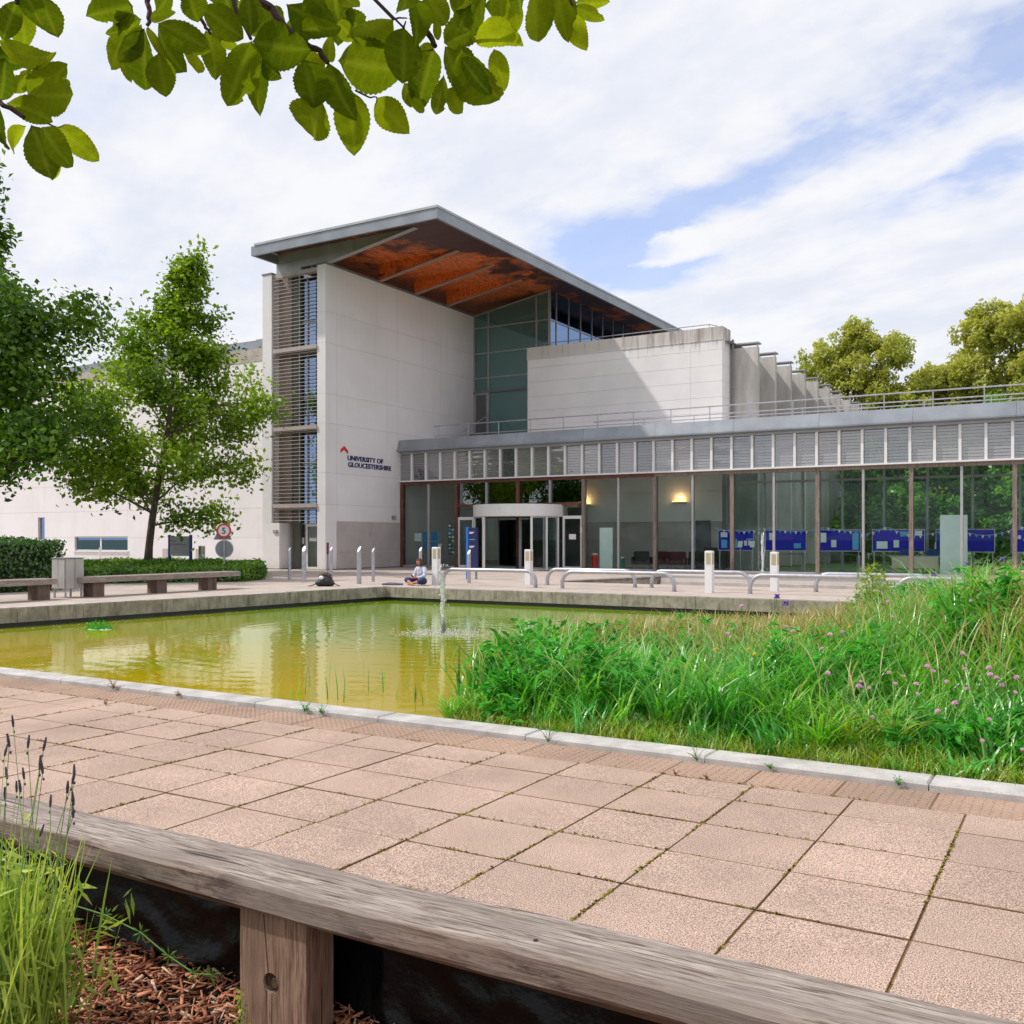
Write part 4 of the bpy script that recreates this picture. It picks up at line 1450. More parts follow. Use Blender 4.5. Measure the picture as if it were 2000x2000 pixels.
def litter_bin(x, y, m, lab, h=.62, r=.14):
    t = thing('litter_bin', lab, 'bin', (x, y, .05))
    part('body', MB().lathe((x, y, .05), [(r * .9, 0), (r, .05), (r, h), (r * .92, h + .02)], 16), m, t, smooth=False)
    part('lid', MB().lathe((x, y, .05), [(r * 1.03, h + .022), (r * .95, h + .07), (r * .5, h + .10)], 16), 'white' if m != 'green' else 'sign_back', t)


litter_bin(-19.35, 40.0, M['red'], 'bright red bin just inside the glass by the column', .64)
litter_bin(-18.05, 40.05, M['green'], 'green recycling bin with a pale lid beside the tall white panel', .5, .15)
litter_bin(-27.3, 40.6, M['green'], 'green bin below the leaflet rack behind the left glass', .62, .2)

# leaflet rack
t = thing('leaflet_rack', 'dark leaflet rack with rows of leaflets behind the left glass', 'rack', (-27.6, 40.8, .05))
part('back', MB().box(-28.05, -27.2, 40.84, 40.88, .6, 2.25), 'dark', t)
part('post', MB().box(-27.66, -27.6, 40.88, 40.92, .05, 2.2), 'grey_metal', t)
part('base', MB().box(-27.95, -27.3, 40.7, 41.1, .05, .08), 'grey_metal', t)
random.seed(8)
for r_ in range(8):
    for c_ in range(4):
        x = -27.98 + c_ * .2
        part('leaflet', MB().box(x, x + .12, 40.80, 40.835, .72 + r_ * .19, .80 + r_ * .19 + random.random() * .04), random.choice(['white', 'paleblue', 'green', 'cyan']), t)
# blue poster frame
t = thing('poster_stand', 'stand with two bright blue posters one above the other inside the left glass', 'poster stand', (-28.9, 40.2, .05))
part('upper_poster', MB().box(-29.15, -28.2, 40.19, 40.21, 1.34, 1.78), mk('poster_blue', (.02, .23, .55), .5), t)
part('lower_poster', MB().box(-29.15, -28.2, 40.19, 40.21, .88, 1.31), mk('poster_blue2', (.03, .25, .56), .5), t)
for k in range(4):
    for z in (1.02, 1.48):
        part('dot', MB().lathe((0, 0, 0), [(.05, 0), (.05, .004)], 10), 'cyan', t).matrix_local = Matrix.Translation((-28.98 + k * .22 + 28.9, -.014, z - .05)) @ Matrix.Rotation(math.radians(90), 4, 'X')
part('stand_leg', MB().box(-29.2, -29.16, 40.18, 40.22, .05, 1.8).box(-28.19, -28.15, 40.18, 40.22, .05, 1.8), 'grey_metal', t)
part('notice', MB().box(-29.68, -29.25, 40.19, 40.2, 1.32, 1.72), 'paleblue', t)


def stand(x, y, lab, h=1.12):
    t = thing('information_stand', lab, 'stand', (x, y, .05))
    part('post', MB().tube([(x, y, .06), (x, y, h)], .018, 6), 'steel', t)
    part('base', MB().lathe((x, y, .05), [(.16, 0), (.16, .02), (.03, .035)], 14), 'steel', t)
    part('sign', MB().tbox(Matrix.Translation((x, y - .03, h + .1)) @ Matrix.Rotation(math.radians(-20), 4, 'X'), .2, .015, .28), 'white', t)


stand(-12.7, 40.4, 'slim information stand in front of the pinned papers on the first blue board')
stand(-12.25, 40.7, 'slim information stand right of the first blue display board')
stand(-27.95, 40.0, 'thin post with a small white card behind the left glass', .95)
stand(-1.9, 40.3, 'small white information stand before the board of pinned slips', 1.05)

# low chairs and tables
def chair(x, y, rz, m, lab):
    t = thing('lounge_chair', lab, 'chair', (x, y, .05), rz, 'dark lounge chairs behind the glass')
    MB().cbox(-.33, .33, -.3, .3, .22, .42, .04).build('seat', M[m], t, local=True)
    MB().cbox(-.36, .36, .24, .36, .3, .82, .04).build('backrest', M[m], t, local=True)
    for sx in (-1, 1):
        MB().cbox(sx * .37 - .05, sx * .37 + .05, -.3, .3, .22, .56, .03).build('armrest', M[m], t, local=True)
        for sy in (-1, 1):
            MB().tube([(sx * .3, sy * .25, 0), (sx * .3, sy * .25, .22)], .02, 6).build('leg', M['steel'], t, local=True)


for k, (x, y, rz, m, l) in enumerate(((-17.6, 41.2, .3, 'black', 'black lounge chair nearest the green bin behind the glass'), (-16.9, 41.7, -.4, 'maroon', 'maroon lounge chair left of the timber column behind the glass'), (-15.9, 41.3, .2, 'maroon', 'maroon lounge chair right of the timber column behind the glass'), (-15.1, 41.9, .6, 'black', 'black lounge chair at the end of the seating row behind the glass'))):
    chair(x, y, rz, m, l)
t = thing('upright_cabinet', 'low black cabinet standing before the dark door in the pavilion', 'cabinet', (-14.6, 42.8, .05))
part('carcass', MB().box(-15.1, -14.0, 42.6, 43.1, .12, 1.05), 'black', t)
part('shelf', MB().box(-15.15, -13.95, 42.35, 43.1, .76, .80).box(-15.05, -14.95, 42.4, 42.5, .05, .75).box(-14.15, -14.05, 42.4, 42.5, .05, .75), 'black', t)
t = thing('reception_desk', 'pale fronted desk behind the glass under the bunting', 'desk', (-5.9, 40.9, .05))
part('top', MB().box(-6.75, -4.85, 40.5, 41.2, .76, .79), 'grey_metal', t)
part('front_panel', MB().box(-6.65, -4.95, 40.52, 40.55, .30, .758), 'desk', t)
for x in (-6.65, -4.99):
    for y in (40.6, 41.15):
        part('leg', MB().box(x, x + .04, y - .02, y + .02, .05, .758), 'grey_metal', t)
for x, lab in ((-6.2, 'blue desk chair behind the left half of the pale desk'), (-5.2, 'blue desk chair behind the right half of the pale desk')):
    t = thing('desk_chair', lab, 'chair', (x, 41.35, .05))
    MB().cbox(-.22, .22, -.2, .2, .42, .48, .02).build('seat', M['board_blue'], t, local=True)
    MB().prism([(-.25, .6), (.25, .6), (.25, .9), (.15, 1.0), (-.15, 1.0), (-.25, .9)], 'y', -.27, -.22).build('backrest', mk('mid_blue_fabric', (.02, .07, .26), .8), t, local=True)
    MB().tube([(0, 0, 0.03), (0, 0, .42)], .03, 8).build('stem', M['steel'], t, local=True)
    MB().box(-.25, .25, -.03, .03, 0, .03).box(-.03, .03, -.25, .25, 0.0, .029).build('foot', M['steel'], t, local=True)
for x, lab in ((-11.3, 'grey folding table behind the second blue display board'), (-8.9, 'grey folding table behind the third blue display board'), (-7.6, 'dark table left of the pale desk')):
    t = thing('folding_table', lab, 'table', (x, 42.6, .05))
    MB().box(-.8, .8, -.35, .35, .72, .75).build('top', M['sign_back'], t, local=True)
    for sx in (-.7, .7):
        MB().tube([(sx, -.3, 0), (sx, -.3, .71), (sx, .3, .71), (sx, .3, 0)], .016, 6).build('leg', M['steel'], t, local=True)

# ------------------------------------------------------------------ terrace furniture
def bench(y0, y1, legs, lab):
    t = thing('timber_bench', lab, 'bench', (-21.6, y0, 0), 0, 'timber benches along the pool terrace')
    rng = random.Random(int(y0 * 10))
    mb = MB()
    mb.cbox(-22.02, -21.42, y0, y1, .37, .512, .012)
    part('seat', mb, 'bench', t, bevel=.006)
    for y in legs:
        part('leg', MB().box(-21.92, -21.52, y, y + .33, 0, .368), 'bench_leg', t, bevel=.006)


bench(15.25, 20.45, (15.6, 17.55, 19.3), 'long grey timber bench in front of the low hedge right of the litter bin')
bench(8.6, 14.55, (9.4, 11.7, 14.1), 'grey timber bench in front of the tall clipped hedge at the left edge')

t = thing('litter_bin', 'square pale grey litter bin on thin legs standing between the two benches', 'bin', (-21.95, 15.3, 0))
bp = MB().box(-22.2, -21.7, 15.0 - .05, 15.5 - .05, .22, .98)
part('body', bp, 'bin', t, bevel=.01)
for a, b in ((-22.195, -21.96), (-21.94, -21.705)):
    part('front_panel', MB().box(a, b, 14.925, 14.948, .24, .97), 'bin', t)
for a, b in ((14.955, 15.19), (15.21, 15.445)):
    part('side_panel', MB().box(-21.698, -21.675, a, b, .24, .97), 'bin', t)
part('lid', MB().box(-22.22, -21.66, 14.91, 15.47, .982, 1.0), 'sign_back', t)
for x in (-22.17, -21.73):
    for y in (14.98, 15.42):
        part('leg', MB().box(x - .02, x + .02, y - .02, y + .02, 0, .218), 'steel', t)


def post(x, y, h, r, lab, lean=0):
    t = thing('steel_bollard', lab, 'bollard', (x, y, 0), random.uniform(-.3, .3), 'slant topped steel bollards on the terrace')
    mb = MB()
    n = 14
    vs = []
    for k in range(n):
        a = 2 * math.pi * k / n
        vs.append((r * math.cos(a), r * math.sin(a), 0))
    for k in range(n):
        a = 2 * math.pi * k / n
        vs.append((r * math.cos(a), r * math.sin(a), h - r * 1.3 + r * 1.3 * math.sin(a)))
    mb.add(vs, [tuple(range(n))[::-1]] + [(k, (k + 1) % n, n + (k + 1) % n, n + k) for k in range(n)])
    mb.build('tube', M['steel'], t, local=True)
    c = MB()
    c.add([(v[0] * .86, v[1] * .86, v[2] + .001) for v in vs[n:]] + [(v[0] * .86, v[1] * .86, v[2] + .006) for v in vs[n:]], [tuple(range(n))[::-1], tuple(range(n, 2 * n))] + [(k, (k + 1) % n, n + (k + 1) % n, n + k) for k in range(n)])
    c.build('slanted_cap', M['white_metal'], t, local=True)


post(-24.4, 25.6, 1.15, .055, 'thin steel bollard leftmost in front of the double door')
post(-22.6, 24.4, 1.22, .075, 'thick steel bollard in front of the double door')
post(-22.55, 25.7, 1.18, .055, 'thin steel bollard beside the dark red post and the black bag')
post(-20.27, 24.45, 1.22, .075, 'thick steel bollard in front of the base panel of the tower')
post(-20.9, 25.95, 1.15, .055, 'thin steel bollard before the base panel nearest the pavilion')
post(-17.5, 26.7, 1.1, .06, 'steel bollard in front of the blue totem by the revolving door')
post(-19.1, 26.2, 1.18, .055, 'steel bollard right behind the seated person')
post(-37.7, 36.9 - 2, 1.15, .06, 'grey bollard by the white wing left of the tower')
t = thing('red_topped_post', 'slim dark post with a dark red upper half behind the black bag', 'post', (-23.5, 26.6, 0))
part('pole', MB().tube([(-23.5, 26.6, 0), (-23.5, 26.6, .9)], .028, 8), 'coping', t)
part('red_sleeve', MB().tube([(-23.5, 26.6, .9), (-23.5, 26.6, 1.32)], .042, 8), mk('dark_red', (.14, .015, .02), .5), t)


def light_bollard(x, y, h, lab):
    t = thing('light_bollard', lab, 'bollard', (x, y, 0), 0, 'white square bollard lights')
    MB().cbox(-.10, .10, -.10, .10, 0, h, .015).build('post', M['white_metal'], t, local=True)
    MB().box(-.06, .06, -.109, -.1005, h - .36, h - .06).build('light_panel', M['lens'], t, local=True)
    MB().box(.1005, .109, -.06, .06, h - .36, h - .06).build('light_panel', M['lens'], t, local=True)


light_bollard(-17.72, 25.15, 1.2, 'white square bollard light that the seated person leans against')
light_bollard(-15.39, 26.97, 1.12, 'white square bollard light in front of the revolving door')
light_bollard(-8.86, 25.45, 1.14, 'white square bollard light at the pool edge rising behind the seeding grass')
light_bollard(-7.57, 27.2, 1.1, 'white square bollard light standing left of the thin far water jet')
light_bollard(-33.1, 29.35, 1.15, 'grey white bollard light between the wide signboard and the speed sign')
t = thing('wall_box', 'small grey box on the ground beside the white wing', 'box', (-38.1, 34.8, 0))
part('case', MB().cbox(-38.4, -38.0, 34.6, 34.9, 0, .45, .02), 'sign_back', t)
part('door_seam', MB().box(-38.21, -38.19, 34.592, 34.598, .05, .4), 'coping', t)
t = thing('white_post', 'slim white post before the strip window of the white wing', 'post', (-45.5, 33.4, 0))
part('pole', MB().tube([(-45.5, 33.4, 0), (-45.5, 33.4, .95)], .05, 8), 'white_metal', t)
part('cap', MB().lathe((-45.5, 33.4, .95), [(.055, 0), (.04, .03)], 10), 'grey_metal', t)


def hoop(x0, x1, y, lab, h=.5, r=.058, open_left=False, open_right=False):
    t = thing('hoop_rail', lab, 'rail', ((x0 + x1) / 2, y, 0), 0, 'low bent steel hoop rails round the pool')
    R_ = .34
    L = (x1 - x0) / 2
    pts = []
    if not open_left:
        pts.append((-L, 0, 0))
        for k in range(7):
            a = math.pi - k * math.pi / 12
            pts.append((-L + R_ + R_ * math.cos(a), 0, h - R_ + R_ * math.sin(a)))
    else:
        pts.append((-L, 0, h))
    if not open_right:
        for k in range(7):
            a = math.pi / 2 - k * math.pi / 12
            pts.append((L - R_ + R_ * math.cos(a), 0, h - R_ + R_ * math.sin(a)))
        pts.append((L, 0, 0))
    else:
        pts.append((L, 0, h))
    MB().tube(pts, r, 10).build('tube', M['steel'], t, smooth=True, local=True)
    for sx in (-L, L):
        MB().lathe((sx, 0, 0), [(r * 1.5, 0), (r * 1.5, .012)], 12).build('foot_plate', M['steel'], t, local=True)


hoop(-17.55, -14.2, 25.3, 'low bent steel rail at the pool corner behind the falling water')
hoop(-13.35, -9.85, 25.4, 'low bent steel rail in the front row left of the white light bollard')
hoop(-7.75, -4.35, 25.5, 'low bent steel rail in the front row behind the seeding grass')
hoop(-4.05, -.7, 25.5, 'low bent steel rail in the front row furthest right behind the tall grass')
hoop(-14.7, -11.7, 26.95, 'low bent steel rail in the back row in front of the ramp wall')
hoop(-11.25, -8.25, 27.15, 'low bent steel rail in the back row behind the white light bollard')
hoop(-6.45, -3.5, 27.3, 'low bent steel rail in the back row partly behind the yellow herb')

rw = thing('ramp_wall', 'low wedge of dark stone with a pale top rising to the right on the terrace', 'wall', (-13, 29.2, 0))
part('face', MB().prism([(-15.4, 0), (-11.9, 0), (-11.9, .24), (-15.3, .012)], 'y', 29.15, 29.5), 'stone_dark', rw)
part('coping', MB().prism([(-15.4, .013), (-11.88, .243), (-11.88, .295), (-15.4, .05)], 'y', 29.12, 29.52), 'copingstone', rw)
lw = thing('low_white_wall', 'long low pale wall on the terrace in front of the glazed pavilion', 'wall', (-2, 29.9, 0))
part('wall', MB().box(-12.2, 9, 29.75, 30.1, 0, .26), 'wall_low', lw)
part('coping', MB().box(-12.22, 9, 29.72, 30.13, .262, .31), 'wall_low', lw)
part('step', MB().box(-11.8, 9, 29.2, 29.72, 0, .1), 'copingstone', lw)

t = thing('blue_totem', 'navy blue information totem with a bright blue edge by the revolving door', 'sign', (-19.1, 29.3, 0))
part('panel', MB().box(-19.19, -18.85, 29.25, 29.38, .32, 1.86), 'navy', t)
part('edge', MB().box(-19.29, -19.195, 29.24, 29.39, 0, 1.88), 'blue', t)
part('post', MB().box(-18.93, -18.87, 29.28, 29.34, 0, .318), 'coping', t)
for z, w_ in ((1.68, .2), (1.64, .14), (1.42, .24), (1.18, .22), (1.14, .16)):
    part('print_line', MB().box(-19.15, -19.15 + w_, 29.243, 29.248, z, z + .022), 'cyan' if z == 1.42 else 'white', t)

t = thing('signboard', 'grey signboard between two blue posts standing in the low hedge', 'sign', (-33.95, 28.9, 0))
for x in (-34.62, -33.28):
    part('post', MB().box(x - .045, x + .045, 28.85, 28.95, 0, 1.62), mk('navy_blue_post', (.012, .03, .30), .4), t)
part('panel', MB().box(-34.57, -33.33, 28.87, 28.93, .70, 1.56), 'sign_grey', t)
for z in (.84, .98, 1.12, 1.26, 1.4):
    part('plank_seam', MB().box(-34.565, -33.335, 28.866, 28.869, z, z + .008), 'coping', t)
for z, w_ in ((1.33, .34), (1.18, .95)):
    xx = -34.5
    rr_ = random.Random(int(z * 100))
    while xx < -34.5 + w_:
        ww = rr_.uniform(.04, .09)
        part('print_mark', MB().box(xx, xx + ww, 28.863, 28.8655, z, z + .05), 'coping', t)
        xx += ww + .018

t = thing('speed_sign', 'round red ringed speed 5 sign on a pole before the white wing', 'sign', (-27.2, 25.15, .16), math.radians(36))
t.scale = (.89, .89, .89)
MB().tube([(0, .03, -.3), (0, .03, 2.1)], .035, 8).build('pole', M['grey_metal'], t, local=True)


def disc(r0, r1, y0, y1, z, n=32):
    mb = MB()
    vs = []
    for yy in (y0, y1):
        for k in range(n):
            a = 2 * math.pi * k / n
            vs.append((r1 * math.cos(a), yy, z + r1 * math.sin(a)))
    if r0 == 0:
        mb.add(vs, [tuple(range(n)), tuple(range(n, 2 * n))[::-1]] + [(k, n + k, n + (k + 1) % n, (k + 1) % n) for k in range(n)])
    else:
        for yy in (y0, y1):
            for k in range(n):
                a = 2 * math.pi * k / n
                vs.append((r0 * math.cos(a), yy, z + r0 * math.sin(a)))
        fs = []
        for k in range(n):
            j = (k + 1) % n
            fs += [(k, j, 2 * n + j, 2 * n + k), (n + k, 3 * n + k, 3 * n + j, n + j), (k, n + k, n + j, j), (2 * n + k, 2 * n + j, 3 * n + j, 3 * n + k)]
        mb.add(vs, fs)
    return mb


disc(0, .30, -.02, -.012, 1.79).build('sign_face', M['white'], t, local=True)
disc(.225, .30, -.027, -.021, 1.79).build('red_ring', M['red'], t, local=True)
five = text_mesh('numeral', '5', .36, M['black'], ext=.003, offset=.004)
co = np.empty(len(five.vertices) * 3)
five.vertices.foreach_get('co', co)
co = co.reshape(-1, 3)
co -= (co.max(0) + co.min(0)) / 2
five.vertices.foreach_set('co', np.stack([co[:, 0], -co[:, 2], co[:, 1]], 1).astype(np.float32).ravel())
o = bpy.data.objects.new('numeral', five)
o.location = (0, -.025, 1.79)
put(o, t)
MB().prism([(-.44, 1.42), (.3, 1.42), (-.07, 2.12)], 'y', .07, .085).build('triangle_sign', M['sign_back'], t, local=True)
MB().prism([(-.10, 2.04), (-.04, 2.04), (-.07, 2.125)], 'y', .066, .069).build('red_tip', M['red'], t, local=True)
disc(0, .37, .07, .085, 1.04).build('round_sign_back', M['sign_back'], t, local=True)
disc(.33, .37, .062, .069, 1.04).build('sign_rim', M['grey_metal'], t, local=True)

# ------------------------------------------------------------------ the seated person
def blob_mesh(name, chains, m, voxel, parent, smooth=True):
    """chains of (point, radius) swept as overlapping balls, fused into one continuous surface"""
    mb = MB()
    for ch in chains:
        for (a, ra), (b, rb) in zip(ch[:-1], ch[1:]):
            a, b = Vector(a), Vector(b)
            n = max(2, int((b - a).length / (min(ra, rb) * .5)) + 1)
            for k in range(n + 1):
                f = k / n
                r = ra + (rb - ra) * f
                mb.ell(a.lerp(b, f), (r, r, r), 8, 6)
        if len(ch) == 1:
            c, r = ch[0]
            mb.ell(c, r if isinstance(r, tuple) else (r, r, r), 12, 9)
    me = bpy.data.meshes.new(name)
    me.from_pydata(mb.v, [], mb.f)
    me.materials.append(m)
    o = bpy.data.objects.new(name, me)
    put(o, parent)
    rm = o.modifiers.new('fuse', 'REMESH')
    rm.mode = 'VOXEL'
    rm.voxel_size = voxel
    rm.use_smooth_shade = smooth
    bpy.context.view_layer.update()
    me2 = bpy.data.meshes.new_from_object(o.evaluated_get(bpy.context.evaluated_depsgraph_get()))
    o.modifiers.clear()
    o.data = me2
    me2.name = name
    bpy.data.meshes.remove(me)
    return o


person = thing('person', 'person sitting cross legged by the pool in white top and navy cropped trousers', 'person', (-18.1, 24.9, 0.012), math.radians(168))
# local frame: +Y forward, +X the person's right
body = [[((0, 0, .11), .11), ((0, .0, .22), .105), ((0, .03, .36), .12), ((0, .05, .47), .115), ((0, .06, .55), .07), ((0, .08, .60), .05), ((0, .10, .66), .055)],
        [((0, .115, .715), (.078, .095, .105))], [((0, .145, .675), (.05, .05, .05))],
        [((0, .212, .70), (.013, .017, .018))], [((-.08, .105, .705), (.012, .02, .028))], [((.08, .105, .705), (.012, .02, .028))],
        [((0, .195, .665), (.025, .012, .008))]]
for s in (-1, 1):
    body += [[((s * .13, .05, .52), .062), ((s * .19, .04, .49), .056), ((s * .24, .10, .29), .042), ((s * .17, .24, .24), .036), ((s * .075, .33, .24), .026)],
             [((s * .10, .0, .11), .095), ((s * .22, .16, .13), .085), ((s * .36, .31, .15), .065)],
             [((s * .36, .31, .15), .062), ((s * .18, .38, .09), .052), ((-s * .02, .42 + .04 * s, .055), .038)],
             [((-s * .02, .42 + .04 * s, .05), .038), ((-s * .10, .47 + .04 * s, .04), .032), ((-s * .17, .48 + .04 * s, .03), .022)]]
    # hand: palm, four curled fingers of unequal length and a thumb
    palm = Vector((s * .045, .355, .235))
    body.append([((s * .075, .33, .24), .026), (tuple(palm), .028)])
    for f, (dx, ln) in enumerate(((.022, .055), (.008, .062), (-.007, .057), (-.02, .045))):
        k0 = palm + Vector((-s * .012, .015, dx * .9))
        k1 = k0 + Vector((-s * ln * .5, ln * .45, .0))
        k2 = k1 + Vector((-s * ln * .25, -ln * .25, -.006))
        body.append([(tuple(k0), .0095), (tuple(k1), .0088), (tuple(k2), .008)])
    body.append([(tuple(palm + Vector((0, .0, .022))), .0105), (tuple(palm + Vector((-s * .03, .025, .04))), .009)])
blob_mesh('body', body, M['skin'], .0095, person)
top = [[((0, -.005, .17), .125), ((0, .0, .26), .125), ((0, .03, .37), .138), ((0, .05, .47), .125), ((0, .055, .53), .085)]]
for s in (-1, 1):
    top += [[((s * .12, .05, .51), .075), ((s * .19, .04, .485), .07), ((s * .245, .10, .29), .058), ((s * .19, .215, .245), .05), ((s * .14, .27, .242), .045)]]
blob_mesh('shirt', top, M['shirt'], .011, person)
trs = [[((0, 0, .12), .125), ((0, .0, .17), .115)]]
for s in (-1, 1):
    trs += [[((s * .09, .0, .115), .112), ((s * .22, .16, .135), .098), ((s * .365, .315, .15), .078), ((s * .27, .355, .12), .068)]]
blob_mesh('trousers', trs, M['trousers'], .012, person)
hair = [[((0, .085, .735), (.092, .10, .10))], [((0, .05, .68), (.085, .07, .11))], [((-.075, .10, .66), (.028, .05, .10))], [((.075, .10, .66), (.028, .05, .10))],
        [((0, .04, .62), .06), ((-.03, .03, .56), .05)], [((0, .17, .785), (.06, .04, .03))]]
blob_mesh('hair', hair, M['hair'], .010, person)
for s in (-1, 1):
    MB().ell((s * .03, .203, .725), (.011, .006, .006), 8, 6).build('eye', M['black'], person, local=True)
t = thing('phone', 'small dark phone held in the seated person\'s hands', 'phone', (-18.1, 24.9, 0.012), math.radians(168))
MB().tbox(Matrix.Translation((0, .385, .255)) @ Matrix.Rotation(math.radians(-35), 4, 'X'), .075, .012, .15).build('case', M['black'], t, local=True)
MB().tbox(Matrix.Translation((0, .381, .262)) @ Matrix.Rotation(math.radians(-35), 4, 'X'), .066, .003, .13).build('screen', M['coping'], t, local=True)

bag = thing('backpack', 'black and brown backpack slumped on the pool edge paving', 'bag', (-20.2, 22.75, 0), .5)
blob_mesh('main_bag', [[((0, 0, .13), (.27, .2, .15))], [((.02, .03, .22), (.2, .16, .13))], [((-.16, -.05, .1), (.14, .14, .1))], [((.17, -.02, .09), (.13, .14, .09))]], M['bagblack'], .02, bag)
blob_mesh('top_pocket', [[((-.02, .04, .36), (.17, .13, .075))], [((.1, .03, .33), (.1, .1, .07))], [((-.13, .02, .30), (.08, .1, .10))]], M['bagbrown'], .02, bag)
MB().ell((-.09, -.14, .27), (.075, .05, .062), 12, 8).build('white_bottle', M['white_metal'], bag, smooth=True, local=True)
MB().tube([(-.25, -.05, .1), (-.36, -.1, .04), (-.45, -.06, .012), (-.5, -.1, .012)], .014, 6).build('strap', M['bagblack'], bag, local=True)
MB().tube([(.25, -.05, .12), (.36, -.06, .05), (.46, -.03, .012)], .014, 6).build('strap', M['bagblack'], bag, local=True)
jm = thing('folded_jumper', 'crumpled grey blue jumper lying on the coping left of the seated person', 'clothing', (-18.85, 24.35, 0.012), .5)
blob_mesh('cloth', [[((-.3, 0, .02), .035), ((-.1, .03, .035), .05), ((.1, -.02, .03), .045), ((.32, .02, .02), .035)], [((-.2, .1, .02), .03), ((.2, .08, .03), .035)]], M['cloth_grey'], .018, jm)

# ------------------------------------------------------------------ fountain jets
def jet(name, lab, x, y, z0, z1, r, seed, bend=0):
    rng = random.Random(seed)
    t = thing(name, lab, 'fountain', (x, y, z0))
    balls = []
    H_ = z1 - z0
    for k in range(6):
        a0, w1, w2 = rng.uniform(0, 6.28), rng.uniform(5, 9), rng.uniform(15, 26)
        amp = rng.uniform(.2, .9) * r
        ch = []
        top = H_ * rng.uniform(.82, 1.0)
        for i in range(26):
            f = i / 25
            z = top * f
            sp_ = amp * (.5 + .9 * f)
            ch.append(((bend * f * f + sp_ * math.sin(a0 + w1 * f) + .35 * r * math.sin(w2 * f + a0), sp_ * math.cos(a0 + w1 * f), z), max(.008, r * rng.uniform(.22, .5) * (1.15 - .35 * f))))
        balls.append(ch)
    for k in range(90):
        f = rng.random()
        d = rng.gauss(0, .05 + .06 * (1 - f))
        q = rng.uniform(.005, .014)
        balls.append([((bend * f * f + d, rng.gauss(0, .06), H_ * f), (q, q, q * rng.uniform(1, 2.4)))])
    blob_mesh('water_column', balls, M['froth'], .008, t)
    return t, rng


jt, rng_ = jet('fountain_jet', 'clear water jet rising from the pool in front of the steel hoop rail', -11.0, 15.85, -.4, .98, .052, 4, -.03)
MB().lathe((0.02, -.02, -.02), [(.05, 0), (.045, .2), (.02, .27)], 10).build('nozzle', M['coping'], jt, local=True)
mb = MB()
for k in range(800):
    a = rng_.uniform(0, 2 * math.pi)
    q = abs(rng_.gauss(.55, .3))
    s_ = rng_.uniform(.004, .015)
    mb.ell((q * math.cos(a), q * math.sin(a), rng_.uniform(0, .05) * (1.2 if rng_.random() < .2 else .5)), (s_, s_, s_ * rng_.uniform(.5, 1.4)), 5, 4)
mb.build('splash', M['froth'], jt, local=True, smooth=True, kind='stuff')
jt2, _ = jet('fountain_jet', 'thin sparkling water jet behind the low pale wall in front of the glass', -10.75, 37.0, 0, 1.75, .06, 9)
MB().lathe((0, 0, 0), [(.12, 0), (.1, .08)], 12).build('nozzle', M['coping'], jt2, local=True)


# ------------------------------------------------------------------ trees
def obj_np(name, me, parent=None, kind=None):
    o = bpy.data.objects.new(name, me)
    if parent is not None:
        o.location = -Vector(root_of(parent).location)
    put(o, parent)
    if kind:
        o['kind'] = kind
    return o


